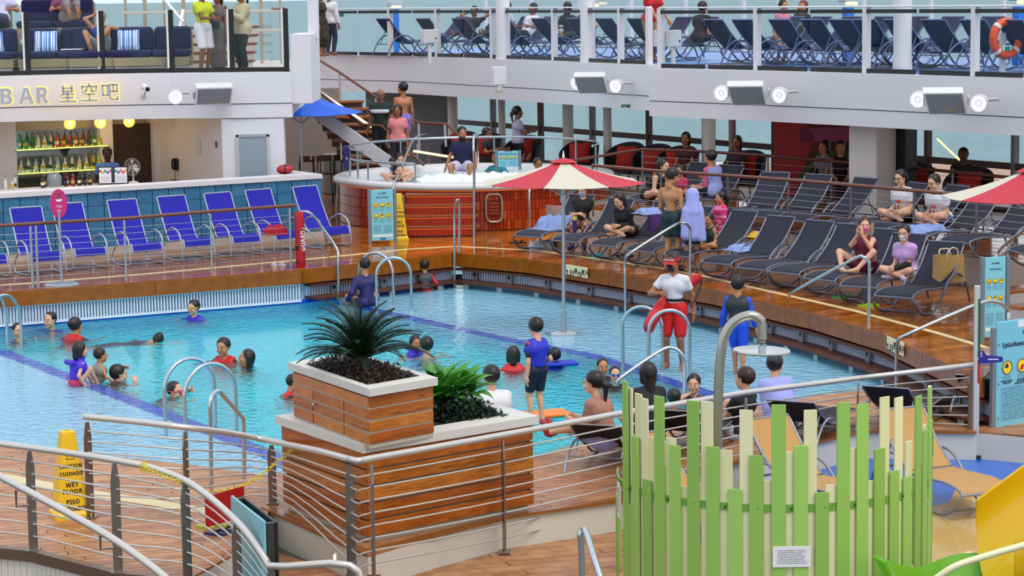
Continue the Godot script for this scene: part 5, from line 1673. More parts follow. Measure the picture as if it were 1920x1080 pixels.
# ---------------------------------------------------------------- whirlpool
func build_whirlpool() -> void:
	var c := V3(-.8, 0, -50.5)
	var t := thing("whirlpool_tub", "round raised whirlpool tub clad in orange tiles with a white rim", "hot tub", V3(c.x, DECK, c.z))
	obj("rim", Sh.new().lathe([V2(2.55, .55), V2(2.6, .93), V2(2.68, .985), V2(3.05, .985), V2(3.1, .95), V2(3.1, .87), V2(3.0, .84)], 72, true), mt("#cfd0d2", .35), t)
	obj("wall", Sh.new().lathe([V2(2.95, 0), V2(2.95, .86)], 72, true), mt("#4a1806", .5), t)
	obj("tub_floor", Sh.new().lathe([V2(0, .55), V2(2.56, .55)], 48), mt("#d8e4e8", .4), t)
	var tiles := Sh.new()
	var rng := RandomNumberGenerator.new()
	rng.seed = 3
	var shades := []
	for k in 3: shades.append(Sh.new())
	var rows := 4
	for r in rows:
		for k in 232:
			var a := TAU * (k + .5) / 232
			if sin(a) < -.35: continue
			var sh: Sh = shades[rng.randi() % 3]
			sh.x = Transform3D(Basis(Vector3.UP, -a + PI / 2), V3(cos(a) * 2.955, .11 + r * .205, sin(a) * 2.955))
			sh.box(V3(.072, .196, .03), Vector3.ZERO, .004)
	for k in 3: stuff(obj("tile", shades[k], mt(["#a8340a", "#982c08", "#b84814"][k], .22), t))
	var lg := obj("light_strip", Sh.new().lathe([V2(2.99, .83), V2(3.0, .845)], 72), glow("#ff7020", .7), t)
	# water and foam
	var w := Sh.new().lathe([V2(0, .86), V2(2.6, .86)], 48)
	obj("water", w, mt(Color(.6, .85, .92, .45), .05, 0.0, {"transparency": 1}), t)
	var nz := noise(1.6, 4)
	var foam := Sh.new().sheet(60, 60, func(u, v):
		var p := V2((u - .5) * 3.4 + .3, (v - .5) * 3.4)
		var h: float = nz.get_noise_2d(p.x * 2.2, p.y * 2.2)
		var e: float = clampf(1.6 - p.length(), 0, .6)
		return V3(p.x, .80 + e * (.14 + .22 * h), p.y))
	stuff(obj("foam", foam, mt("#dfeaf0", .7), t))
	# steps
	for k in 4:
		var o3 := V3(-.65, k * .195, -k * .29)
		var st := obj("step", Sh.new().box(V3(1.46 + .06 * (3 - k), .05, .42), Vector3.ZERO, .01), tri(mt("#7c3c18", .35), V3(1, 1, 1)), t, o3 + V3(0, .2, 3.98))
		var rs := Sh.new()
		for q in 24: rs.box(V3(.052, .15, .02), V3(-.68 + q * .059, -.1, .06), .003)
		stuff(obj("riser_tile", rs, mt("#a8380c", .25), st))
		obj("riser", Sh.new().box(V3(1.42, .2, .25), V3(0, -.11, -.08)), mt("#5a1c06", .5), st)
		obj("light_strip", Sh.new().box(V3(1.4, .014, .012), V3(0, -.03, .15)), glow("#ff6a18", .9), st)
		var l := AreaLight3D.new()
		l.name = "step_light"
		l.area_size = V2(1.35, .02)
		l.light_color = Color(1, .4, .08)
		l.light_energy = .04
		l.shadow_enabled = true
		l.transform = Transform3D(Basis(Vector3.RIGHT, -PI / 2), V3(0, -.045, .14))
		st.add_child(l)
	# oval hatches
	for a in [[2.12, "first"], [1.42, "second"]]:
		var h := obj("hatch", Sh.new().box(V3(.2, .3, .02)), mt("#a83408", .3), t)
		h.transform = Transform3D(Basis(Vector3.UP, PI / 2 - a[0]), V3(cos(a[0]) * 2.99, .47, sin(a[0]) * 2.99))
		var ring := []
		for k in 32:
			var an := TAU * k / 32
			ring.append(V3(signf(cos(an)) * pow(absf(cos(an)), .5) * .17, signf(sin(an)) * pow(absf(sin(an)), .5) * .29, .01))
		obj("frame", Sh.new().tube(ring, .028, 8, true), mt("#a8988c", .35, .6), h)
		for k in 5: obj("vent_slot", Sh.new().box(V3(.2, .018, .02), V3(0, -.14 + k * .07, .012)), black, h)
	# ring rail round the tub
	var rail := thing("ring_railing", "round steel railing on the whirlpool rim", "railing", V3(c.x, DECK + .98, c.z))
	var arc := []
	for k in 40:
		var a := -PI * .80 + PI * 1.42 * 0 + lerpf(-.35, PI + .55, k / 39.0) + PI * .80
		arc.append(V3(cos(-a) * 2.75, .62, sin(-a) * 2.75))
	obj("handrail", Sh.new().tube(arc, .028, 10), chrome, rail)
	for k in [1, 9, 17, 25, 33, 38]: obj("post", Sh.new().bar(arc[k] - Vector3.UP * .62, arc[k], .022, 8), chrome, rail)
	var arc2 := []
	for k in 14:
		var a := lerpf(2.95, 2.02, k / 13.0)
		arc2.append(V3(cos(a) * 2.75, .4, sin(a) * 2.75))
	obj("front_rail", Sh.new().tube(arc2, .028, 10), chrome, rail)
	for k in [0, 6, 13]: obj("post", Sh.new().bar(arc2[k] - Vector3.UP * .4, arc2[k], .02, 8), chrome, rail)
	# grab rails of the steps
	bent_rail("tall slanting steel grab rail on the near side of the whirlpool steps", [V3(-2.423, 0.62, -47.017), V3(-2.414, 1.557, -47.017), V3(-2.366, 1.758, -48.651), V3(-2.254, 2.158, -53.612), V3(-2.171, 1.964, -58.856), V3(-2.148, 1.83, -59.689), V3(-2.129, 1.222, -60.024), V3(-2.18, 0.802, -60.032)])
	bent_rail("tall steel grab rail on the far side of the whirlpool steps", [V3(-0.731, 0.62, -44.76), V3(-0.709, 1.879, -44.76), V3(-0.706, 2.693, -44.76), V3(-0.725, 2.518, -48.977), V3(-0.752, 2.108, -54.055), V3(-0.753, 1.277, -54.053)])
	bent_rail("low steel hoop on the whirlpool's outer flank, by the mosaic wall end", [V3(-3.855, 0.62, -50.634), V3(-3.815, 1.272, -50.634), V3(-3.747, 1.494, -51.242), V3(-3.734, 1.348, -51.865), V3(-3.734, 0.62, -51.608)])
	bent_rail("steel hoop handrail under the parasol's canopy, beside the tub", [V3(0.384, 0.642, -47.465), V3(0.396, 1.476, -47.465), V3(0.482, 1.524, -48.225), V3(0.61, 1.51, -49.352), V3(0.743, 1.507, -50.533)])
	var cab := thing("lift_post", "dark blue and grey lift post on the whirlpool rim", "post", V3(-3.571, 1.74, -50.172))
	obj("body", Sh.new().box(V3(.14, .52, .16), V3(0, .26, 0), .015), mt("#2a2468", .45), cab)
	obj("lock", Sh.new().box(V3(.03, .06, .01), V3(0, .25, .084), .003), mt("#c8c8cc", .3, .6), cab)
	# rules sign on the rim
	rules_sign("pool_sign", "small pale blue rules sign with five yellow pictograms on the tub rim", V3(-0.042, 1.794, -48.776), .02, .44, .34, 5, .06)
func rules_sign(called: String, label: String, at: Vector3, turn: float, w: float, h: float, cols: int, low: float) -> Node3D:
	var t := thing(called, label, "sign", at, turn)
	obj("panel", Sh.new().box(V3(w, h, .025), V3(0, low + h * .5, 0), .01), mt("#7cc4d4", .4), t)
	for s in [-1, 1]: obj("post", Sh.new().box(V3(.06, low + h + .02, .06), V3(s * (w * .5 + .03), (low + h) * .5, 0), .01), mt("#7f8890", .35, .5), t)
	var z := .0135
	obj("lettering", han(Sh.new(), "池水規則" if cols < 4 else "水池規則", w * .085, .004, V3(-w * .18, low + h * .91, z)), mt("#1c3c5c", .5), t)
	text("lettering", "Pool Rules" if cols < 4 else "Whirlpool Rules", w * .085, mt("#1c3c5c", .5), t, Transform3D(Basis(), V3(0, low + h * (.85 if cols < 4 else .80), z)), .003)
	var n := cols
	var rows := 2 if cols < 4 else 1
	for r in rows:
		for k in n:
			var x := (k - (n - 1) * .5) * w * .86 / n
			var y := low + h * (.70 - r * .21) if rows == 2 else low + h * .6
			picto(t, V3(x, y, z), w * .34 / n, k + r)
			print_block(t, V3(x, y - w * .34 / n - h * .045, z + .001), w * .24, h * .055, 4, "#2c5a78", "#7cc4d4")
	if rows == 2:
		for k in 2: print_block(t, V3((k - .5) * w * .46, low + h * .23, z + .001), w * .4, h * .15, 9, "#2c5a78", "#7cc4d4")
		obj("notice", Sh.new().box(V3(w * .88, h * .045, .003), V3(0, low + h * .10, z)), mt("#dce8ec", .5), t)
		obj("badge", Sh.new().box(V3(w * .24, h * .035, .003), V3(0, low + h * .04, z)), mt("#2050a8", .5), t)
	else:
		for k in 2: print_block(t, V3((k - .5) * w * .46, low + h * .22, z + .001), w * .4, h * .28, 6, "#2c5a78", "#7cc4d4")
	return t
# ---------------------------------------------------------------- loungers and rails on the far side
func build_loungers() -> void:
	var fr := mt("#6c7183", .35, .55)
	var lo := sling_lounger(navy_sling, fr)
	var row := [[V3(0.31, 0.62, -43.375), 0.919, "dark sun lounger holding the heaped lavender towel, nearest the whirlpool"], [V3(1.005, 0.62, -42.413), 0.902, "dark sun lounger under the person in the pale blue mask"], [V3(1.675, 0.62, -41.581), 0.801, "dark sun lounger under the long-haired woman in black"], [V3(2.281, 0.62, -40.612), 0.849, "dark sun lounger with an empty foot end, behind the shirtless youth"], [V3(2.894, 0.62, -39.766), 0.761, "dark sun lounger behind the child wrapped in a lavender towel"], [V3(3.464, 0.62, -38.559), 0.806, "dark sun lounger holding a folded lavender towel and yellow caution sign"], [V3(3.981, 0.62, -37.724), 0.769, "empty dark sun lounger beside the one with the yellow sign"], [V3(4.434, 0.62, -37.074), 0.775, "empty dark sun lounger just before the woman in the maroon romper"], [V3(4.884, 0.62, -36.165), 0.756, "dark sun lounger under the woman photographing in a maroon romper"], [V3(5.361, 0.62, -35.226), 0.948, "dark sun lounger under the woman in a lilac T-shirt"], [V3(5.697, 0.62, -33.974), 0.94, "dark sun lounger with a tan tote bag on its seat"]]
	var k := 0
	for q in row:
		var o := lo if k == 0 else copy_of(lo, q[0], q[1], q[2], "sun_lounger")
		if k == 0:
			o.position = q[0]
			o.rotation.y = q[1]
		tag(o, q[2], "sun lounger", "dark loungers along the pool deck")
		k += 1
	row = [[V3(4.091, 1.1, -42.005), 1.016, "dark sun lounger of the raised tier behind the woman with the hair bun"], [V3(4.596, 1.1, -41.514), 0.854, "empty dark sun lounger of the raised tier below the red poster"], [V3(5.074, 1.1, -40.838), 0.642, "empty dark sun lounger of the raised tier before the white pillar"], [V3(5.627, 1.1, -39.884), 0.445, "dark sun lounger of the raised tier under the woman in the printed white T-shirt"], [V3(6.236, 1.1, -39.143), 0.496, "dark sun lounger of the raised tier under the man in the printed white T-shirt"], [V3(6.667, 1.1, -37.843), 0.634, "dark sun lounger of the raised tier past the seated couple"], [V3(7.182, 1.1, -36.935), 0.627, "dark sun lounger of the raised tier under the second red and white parasol"], [V3(7.861, 1.1, -35.429), 0.154, "dark sun lounger of the raised tier cut off by the picture's edge"], [V3(3.216, 1.1, -44.109), 0.855, "dark sun lounger of the raised tier with purple towels beside the bun-haired woman"], [V3(2.502, 1.1, -45.162), 0.716, "dark sun lounger of the raised tier under the woman in the black swimsuit"]]
	for q in row:
		tag(copy_of(lo, q[0], q[1], q[2], "sun_lounger"), q[2], "sun lounger", "dark loungers on the raised tier")
	# rails
	post_rail("wire_railing", "brown-capped wire railing between the pool deck and the raised lounger tier", [V3(1.629, 1.1, -45.3), V3(2.865, 1.1, -43.522), V3(4.016, 1.1, -42.258), V3(4.989, 1.1, -41.081), V3(5.922, 1.1, -39.791), V3(6.794, 1.1, -38.499), V3(7.603, 1.1, -37.288), V3(8.356, 1.1, -36.007)], 1.02, 8, brown_rail, mt("#6a6668", .4, .4))
	post_rail("wire_railing", "brown-capped wire railing behind the raised lounger tier, before the window lounge", [V3(2.817, 1.157, -48.784), V3(4.054, 1.1, -48.197), V3(5.266, 1.1, -46.777), V3(6.368, 1.1, -45.444), V3(7.385, 1.1, -44.403), V3(8.309, 1.1, -43.005), V3(9.204, 1.1, -41.591), V3(9.9, 1.1, -40.65)], 1.02, 7, mt("#5c2c1c", .4), mt("#7c8488", .4, .4), [V3(1.192, 1.897, -49.448), V3(2.802, 2.182, -48.784), V3(4.058, 2.158, -48.197), V3(5.267, 2.149, -46.777), V3(6.365, 2.12, -45.444), V3(7.379, 2.087, -44.403), V3(8.3, 2.067, -43.005), V3(9.192, 2.045, -41.591), V3(9.886, 2.015, -40.65)])
	bent_rail("steel grab rail bent up from the water to the deck by the shirtless youth", [V3(1.954, -0.037, -39.213), V3(1.951, 0.631, -39.213), V3(1.953, 0.909, -39.213), V3(2.042, 1.083, -38.965), V3(2.798, 1.484, -39.418), V3(2.935, 1.576, -39.033), V3(3.045, 1.505, -39.169), V3(3.078, 1.35, -39.241), V3(3.074, 0.62, -39.241)])
	bent_rail("steel grab rail at the pool's far inner corner", [V3(-1.098, -0.041, -43.371), V3(-1.081, 0.879, -43.371), V3(-1.072, 1.388, -43.371), V3(-1.031, 1.635, -43.101), V3(-0.991, 1.653, -43.126), V3(-0.981, 1.539, -43.485), V3(-0.997, 0.62, -43.485)])
	bent_rail("steel grab rail in front of the two women on loungers", [V3(4.357, 0.068, -36.01), V3(4.357, 0.521, -36.01), V3(4.343, 0.726, -35.686), V3(4.364, 0.952, -34.789), V3(5.05, 1.54, -33.66), V3(5.168, 1.587, -33.508), V3(5.246, 1.524, -33.5), V3(5.262, 1.405, -33.498), V3(5.258, 0.62, -33.499)])
	bent_rail("steel grab rail rising beside the pole striped green and red", [V3(5.226, 0.015, -30.85), V3(5.222, 0.589, -30.85), V3(5.182, 0.777, -30.492), V3(5.175, 0.963, -29.879), V3(6.188, 1.299, -30.318), V3(6.503, 1.302, -30.529), V3(6.746, 1.135, -30.977), V3(6.769, 0.988, -30.975), V3(6.766, 0.62, -30.975)])
	bent_rail("steel grab rail at the picture's edge above the pool rules sign", [V3(7.437, 0.62, -34.946), V3(7.43, 1.24, -34.946), V3(7.482, 1.4, -35.123), V3(7.574, 1.583, -34.95), V3(7.761, 1.888, -34.347), V3(7.821, 2.186, -33.413)])
	bent_rail("long steel handrail from the deck down beside the rescue tube", [V3(-3.826, 1.626, -41.619), V3(-3.651, 1.595, -41.609), V3(-3.466, 1.332, -41.767), V3(-3.212, 0.946, -41.76), V3(-3.166, 0.756, -41.609), V3(-3.185, 0, -41.609)])
	bent_rail("thin lower steel bar beside the rescue tube", [V3(-3.934, 1.294, -41.541), V3(-3.656, 1.29, -41.345), V3(-3.231, 0.582, -41.76)], .014)
	# pool ladders
	loop_rail("steel ladder loop, outer of the pair at the pool's far-left ledge", V3(-8.511, 0, -35.835), V3(-8.186, 0, -36.75), .93)
	loop_rail("steel ladder loop, inner of the pair at the pool's far-left ledge", V3(-8.164, 0, -35.267), V3(-7.827, 0, -36.152), .93)
	loop_rail("steel ladder loop, far one of the pair behind the planter rail", V3(-4.442, 0, -28.782), V3(-3.872, 0, -29.282), .93)
	loop_rail("steel ladder loop, near one of the pair behind the planter rail", V3(-4.121, 0, -28.334), V3(-3.546, 0, -28.854), .93)
	loop_rail("steel ladder loop, far one of the pair behind the palm", V3(-2.768, 0, -41.195), V3(-2.131, 0, -40.836), .92)
	loop_rail("steel ladder loop, near one of the pair behind the palm", V3(-2.391, 0, -40.163), V3(-1.781, 0, -40.234), .92)
	loop_rail("steel ladder loop, far one of the pair beside the lifeguard", V3(1.618, 0, -33.387), V3(2.187, 0, -33.19), .93)
	loop_rail("steel ladder loop, near one of the pair beside the lifeguard", V3(1.969, 0, -32.829), V3(2.564, 0, -32.916), .93)
	bent_rail("steel step handrail beside the ladder pair behind the planter rail", [V3(-3.417, 0, -25.297), V3(-3.399, 0.743, -25.297), V3(-3.397, 1.016, -25.297), V3(-3.372, 1.099, -25.408), V3(-3.326, 1.104, -25.518), V3(-3.282, 1.022, -25.628), V3(-3.141, 0.76, -25.907), V3(-3.108, 0.644, -25.962), V3(-3.121, 0, -25.962)])
	bent_rail("steel step handrail beside the ladder pair next to the lifeguard", [V3(1.404, 0.276, -30.354), V3(1.448, 0.377, -30.35), V3(1.991, 0.687, -30.63), V3(2.169, 0.711, -30.697), V3(2.283, 0.63, -30.687), V3(2.318, 0.477, -30.684), V3(2.309, 0, -30.602)])
	# parasols
	var red := mt("#b8283a", .7, 0.0, {"backlight_enabled": true, "backlight": Color(.25, .05, .06)})
	var crm := mt("#c8c2b0", .7, 0.0, {"backlight_enabled": true, "backlight": Color(.3, .28, .24)})
	var pa := parasol("red and cream parasol standing in the shallow end of the pool", V3(0.835, -0.1, -37.144), 1.36, 2.56, 2.92, [crm, red], true, .53)
	pa.rotation.z = -.012
	parasol("red and cream parasol at the picture's edge above the raised loungers", V3(7.55, .62, -33.2), 1.28, 1.86, 2.25, [crm, red], false, .5)
	var blu := mt("#0c5cd8", .6, 0.0, {"backlight_enabled": true, "backlight": Color(.02, .15, .4)})
	parasol("bright blue parasol beside the stairs and the white bar wall", V3(-4.83, .62, -53.2), 1.45, 2.22, 2.72, [blu], false, .1)
	# signs and cones
	rules_sign("pool_sign", "pale blue pool rules sign with six pictograms in front of the whirlpool steps", V3(-2.55, 0.62, -45.304), .28, .46, 1.02, 3, .06)
	rules_sign("pool_sign", "pale blue pool rules sign with six pictograms behind the green and red pole", V3(6.681, 0.62, -31.469), .35, .34, 1.12, 3, .06)
	wet_cone("yellow four-sided wet floor cone standing behind the pool rules sign", V3(-2.263, 0.62, -45.961), .1)
	wet_cone("yellow four-sided wet floor cone standing behind the steel rail, near the water", V3(-4.787, 0, -24.166), .42)
	# yellow caution sign lying on a lounger
	var cs := thing("folded_caution_sign", "yellow caution floor sign lying on a dark lounger", "caution sign", V3(4.49, 1.115, -40.557), .9)
	cs.rotation.z = .25
	obj("board", Sh.new().box(V3(.32, .03, .55), V3(0, .02, 0), .012), mt("#e0b408", .45), cs)
	obj("board", Sh.new().box(V3(.32, .03, .5), V3(0, .07, -.05), .012), mt("#d8a808", .45), cs)
	text("lettering", "CAUTION", .05, black, cs, Transform3D(Basis(Vector3.RIGHT, -PI / 2), V3(0, .088, -.05)), .003)
	# towels, shoes, bags
	var lav := mt("#8398cc", .9)
	towel_heap("heaped lavender towel on the lounger nearest the whirlpool", V3(0.926, 0.99, -44.187), V3(1.0, .42, .6), .6, lav, 4)
	towel_heap("lavender towel in folds on the lounger with the yellow sign", V3(4.148, 1, -39.921), V3(.8, .16, .5), .55, lav, 8)
	towel_heap("small lavender towel between the youth and the wrapped child", V3(3.224, 0.98, -40.397), V3(.5, .14, .4), .4, lav, 12)
	towel_heap("lavender towel spread under the knees of the man in the printed T-shirt", V3(6.926, 1.46, -38.15), V3(.75, .18, .5), .6, lav, 15)
	towel_heap("lavender towel lying behind the shirtless youth's shoulder", V3(2.592, 1.46, -42.035), V3(.6, .16, .5), .5, lav, 18)
	towel_heap("white bag and cloth heap below the first lounger", V3(0.579, 0.62, -44.104), V3(.5, .22, .35), .2, mt("#c8ccd8", .8), 21)
	towel_heap("orange cloth heap in the shade under the first loungers", V3(0.751, 0.62, -45.04), V3(.6, .2, .3), .5, mt("#c8781c", .8), 24)
	towel_heap("blue cloth beside the white bag under the lounger", V3(0.728, 0.62, -44.367), V3(.3, .2, .24), .1, mt("#3048b0", .8), 27)
	tote("large tan tote bag with a white handle standing on a lounger", V3(6.733, 1, -35.1), .5, V3(.52, .42, .26), mt("#a8884e", .7), mt("#d8cdb8", .6))
	tote("black and gold patterned bag beside the woman in maroon", V3(6.215, 1, -37.874), .6, V3(.5, .26, .3), tri(mt("#ffffff", .6, 0.0, {"albedo_texture": ntex(.12, ["#0a0a0c", "#0a0a0c", "#141414", "#b89850"], 128, 2)}), V3(3, 3, 3)), black, "patterned_bag")
	tote("red patterned bag behind the black and gold one", V3(6.464, 1.03, -38.52), .4, V3(.42, .3, .26), mt("#a8201c", .6), mt("#701010", .6), "red_bag")
	tote("patterned purple backpack on the lounger behind the shirtless youth", V3(2.726, 1, -42.64), .4, V3(.36, .42, .24), tri(mt("#ffffff", .6, 0.0, {"albedo_texture": ntex(.1, ["#14142c", "#2a2a60", "#7a2a80", "#1c1c38"], 128, 2)}), V3(3, 3, 3)), black, "backpack")
	shoe_pair("sandal", "pair of black sandals beside the first lounger's foot", V3(0.119, 0.62, -45.031), 1.0, black, mt("#1c1c20", .5))
	shoe_pair("sandal", "pair of turquoise flip-flops below the long-haired woman", V3(1.571, 0.62, -42.518), 1.3, mt("#149898", .5), mt("#20b0b0", .5))
	shoe_pair("sandal", "pair of dark shoes below the long-haired woman's lounger", V3(2.1, 0.62, -42.536), .8, mt("#18181c", .5), mt("#24242a", .5))
	shoe_pair("clog", "pair of green clogs below the woman in maroon", V3(5.273, 0.62, -36.321), 1.2, mt("#0e9a5a", .5), mt("#10a862", .5))
	shoe_pair("clog", "pair of lime flip-flops on the cream deck stripe", V3(5.519, 0.62, -35.22), 1.2, mt("#90c814", .5), mt("#9cd820", .5))
	shoe_pair("clog", "pair of blue clogs under the lilac-shirted woman's lounger", V3(5.754, 0.62, -36.726), 1.1, mt("#6a88c8", .5), mt("#7c98d4", .5))
	shoe_pair("clog", "pair of grey sandals under the maroon woman's lounger", V3(5.132, 0.62, -37.409), 1.0, mt("#5c5c64", .5), mt("#6a6a72", .5))
	# depth markers on the coping
	for q in [[V3(1.185, 0.54, -40.985), V3(1.492, 0.54, -40.472), V3(0.879, 0.54, -41.429), "white depth marker reading 1.51 on the coping by the parasol pole"], [V3(5.37, 0.54, -31.729), V3(5.469, 0.54, -31.141), V3(5.266, 0.54, -32.239), "white depth marker reading 1.51 on the coping beside the steel rail"]]:
		var dv: Vector3 = (q[1] - q[2])
		var o := thing("depth_marker", q[3], "sign", (q[1] + q[2]) * .5 + V3(-.0, 0, 0), atan2(-dv.z, dv.x))
		o.position += o.basis.z * .02
		obj("plate", Sh.new().box(V3(.68, .19, .012), Vector3.ZERO, .002), mt("#e8dcb0", .5), o)
		text("lettering", "1.51", .105, black, o, Transform3D(Basis(), V3(-.2, -.05, .008)), .004)
		obj("lettering", han(Sh.new(), "米", .12, .004, V3(-.075, -.06, .008), .11), black, o)
		text("lettering", "/5", .105, black, o, Transform3D(Basis(), V3(.1, -.05, .008)), .004)
		obj("lettering", han(Sh.new(), "英尺", .11, .004, V3(.155, -.06, .008), .11), black, o)
	var stp := thing("wooden_step", "dark wooden step with a white side leading up to the loungers", "step", V3(7.429, 0.62, -33.491), .55)
	for i in 2: obj("tread", Sh.new().box(V3(1.2, .05, .4), V3(.5, .2 + i * .2, -.3 * i), .01), teak_wet[2], stp)
	for i in 2: obj("riser", Sh.new().box(V3(1.15, .2, .36), V3(.5, .09 + i * .2, -.3 * i), .005), mt("#c8c4c0", .5), stp)
# ---------------------------------------------------------------- upper deck loungers, fittings
func build_upper_things() -> void:
	var lo := sling_lounger(mt("#14163c", .8), mt("#5c6890", .4, .4))
	var n := 0
	var e := [V2(-3.627, -59.468), V2(0.57, -53.137), V2(3.098, -48.431), V2(5.087, -45.168), V2(6.609, -42.692), V2(8.781, -39.625), V2(10.011, -37.68)]
	var heads := [725, 800, 868, 948, 1018, 1084, 1140, 1200, 1345, 1400, 1470, 1530, 1585, 1630, 1690, 1760, 1835, 1905]
	var lab := ["facing away by the white box near the stairs end", "second from the stairs end", "third from the stairs end, by the first mast", "behind which the man folds his arms", "in front of the man in the pale top", "in front of the white-shirted man", "before the bearded man", "before the man in red", "just past the white cabinet", "with a purple light reflected below it", "before the child in pink", "before the woman lying back", "left of the third mast", "behind the third mast", "right of the third mast", "third from the lifebuoy", "before the lifebuoy", "beyond the lifebuoy at the picture's edge"]
	for k in heads.size():
		var px: float = heads[k]
		var d := 60.3 - (px - 690) * .0171
		if px > 1220: d = 48.9 - (px - 1230) * .0123
		var head := V3((px - 960) / 4300.0 * d, TOP, -d - .45)
		var foot: Vector3 = head + V3(.80, 0, -.60) * 1.82
		var o := lo if k == 0 else copy_of(lo, foot, 0, "", "sun_lounger")
		o.position = foot
		o.rotation.y = atan2(-(head.z - foot.z), head.x - foot.x)
		tag(o, "dark upper-deck lounger seen from behind, " + lab[k], "sun lounger", "upper-deck loungers, front row")
	var h2 := [[872, "beyond the stairs-end box"], [1000, "behind the white-shirted man"], [1045, "reclined by the second white post"], [1100, "beside the bearded man"], [1305, "upright beyond the man in black"], [1355, "second beyond the man in black"], [1520, "under the woman lying back"], [1575, "upright beyond the blue lit panel"], [1635, "half hidden by the third mast"], [1700, "flat-backed past the third mast"], [1765, "mid-way from the third mast to the lifebuoy"], [1835, "just left of the lifebuoy"], [1915, "beyond the lifebuoy"]]
	for q in h2:
		var px: float = q[0]
		var d := 62.6 - (px - 690) * .0171
		if px > 1220: d = 51.8 - (px - 1230) * .0123
		var head := V3((px - 960) / 4300.0 * d, TOP, -d - 2.4)
		var foot: Vector3 = head + V3(-.82, 0, .57) * 1.82
		var o := copy_of(lo, foot, 0, "", "sun_lounger")
		o.rotation.y = atan2(-(head.z - foot.z), head.x - foot.x)
		tag(o, "grey upper-deck lounger in the rear row, " + q[1], "sun lounger", "upper-deck loungers, rear row")
	# floodlights and speakers on the fascia
	flood("white floodlight beside the bar's grey speaker", V3(-6.76, 3.543, -46.6), V3(.1, -.25, 1))
	speaker("grey-fronted speaker on the bar fascia", V3(-5.994, 3.521, -46.6), .25, -.35)
	flood("white floodlight half behind the first speaker below the glass", V3(1.493, 3.543, -50.4), V3(-.5, -.25, .8))
	speaker("grey-fronted speaker beyond the parasol, below the glass", V3(1.812, 3.511, -50.2), -.12, .42)
	flood("white floodlight right of the speaker beyond the parasol", V3(2.308, 3.504, -49.6), V3(-.5, -.2, .8))
	flood("white floodlight at the near end of the set-back fascia", V3(4.104, 3.549, -44.4), V3(-.4, -.2, .8))
	speaker("grey-fronted speaker between two floodlights above the brown column", V3(4.546, 3.522, -43.7), -.12, .42)
	flood("white floodlight right of the speaker above the brown column", V3(5.074, 3.55, -43.1), V3(-.5, -.2, .8))
	flood("white floodlight left of the speaker above the dark gap", V3(7.158, 3.571, -40.2), V3(-.45, -.2, .8))
	speaker("grey-fronted speaker with floodlights above the diagonal light", V3(7.501, 3.529, -39.4), -.12, .42)
	flood("white floodlight right of the speaker nearest the picture's edge", V3(7.977, 3.55, -39), V3(-.5, -.2, .8))
	var jb := thing("junction_box", "white junction box with a cap below, on the fascia above the first columns", "box", V3(-0.236, 3.619, -53.6), .5)
	obj("box", Sh.new().box(V3(.34, .42, .18), V3(0, 0, 0), .015), white, jb)
	obj("cap", Sh.new().lathe([V2(.08, -.21), V2(.085, -.34), V2(.06, -.4), V2(0, -.4)], 16), mt("#c4c4b8", .5), jb)
	for q in [[V3(-1.966, 4.488, -57.5), .42, "white equipment cabinet behind the glass near the stairs end"], [V3(3.373, 4.552, -47.2), .3, "white twin cabinet behind the glass below the man in red"], [V3(3.146, 4.551, -47.4), .28, "white cabinet with rounded edges, inner of the twin"]]:
		var c := thing("equipment_cabinet", q[2], "cabinet", q[0], .5)
		obj("body", Sh.new().box(V3(q[1], .34, .2), Vector3.ZERO, .015), mt("#c8ccd0", .4), c)
		obj("stand", Sh.new().box(V3(.08, .55, .08), V3(0, -.42, 0), .01), white, c)
		obj("latch", Sh.new().box(V3(.03, .04, .02), V3(q[1] * .3, -.05, .11), .003), black, c)
	# lifebuoy
	var lb := thing("lifebuoy", "orange and white lifebuoy on a stand behind the glass", "lifebuoy", V3(8.901, 4.583, -41.2), .5)
	for k in 8:
		var arc := []
		for i in 7: arc.append(V3(cos(TAU * (k + i / 6.0) / 8) * .3, sin(TAU * (k + i / 6.0) / 8) * .3, 0))
		obj("segment" if k % 2 == 0 else "segment", Sh.new().tube(arc, .075, 12, false, false), mt("#d84818", .45), lb)
	for k in 4:
		var a := TAU * (k + .5) / 4
		var arc := []
		for i in 3: arc.append(V3(cos(a + (i - 1) * .1) * .3, sin(a + (i - 1) * .1) * .3, 0))
		obj("band", Sh.new().tube(arc, .079, 12, false, false), mt("#d8d8d8", .45), lb)
	obj("stand", Sh.new().box(V3(.12, .9, .06), V3(0, -.35, -.1), .01), mt("#c8c8cc", .4), lb)
	obj("sign", Sh.new().box(V3(.2, .2, .01), V3(.0, -.22, .02), .002), mt("#d8ece0", .4), lb)
	obj("symbol", Sh.new().box(V3(.12, .15, .006), V3(.0, -.22, .028), .002), mt("#10906a", .4), lb)
	# lit blue panels with lamps
	var k2 := 0
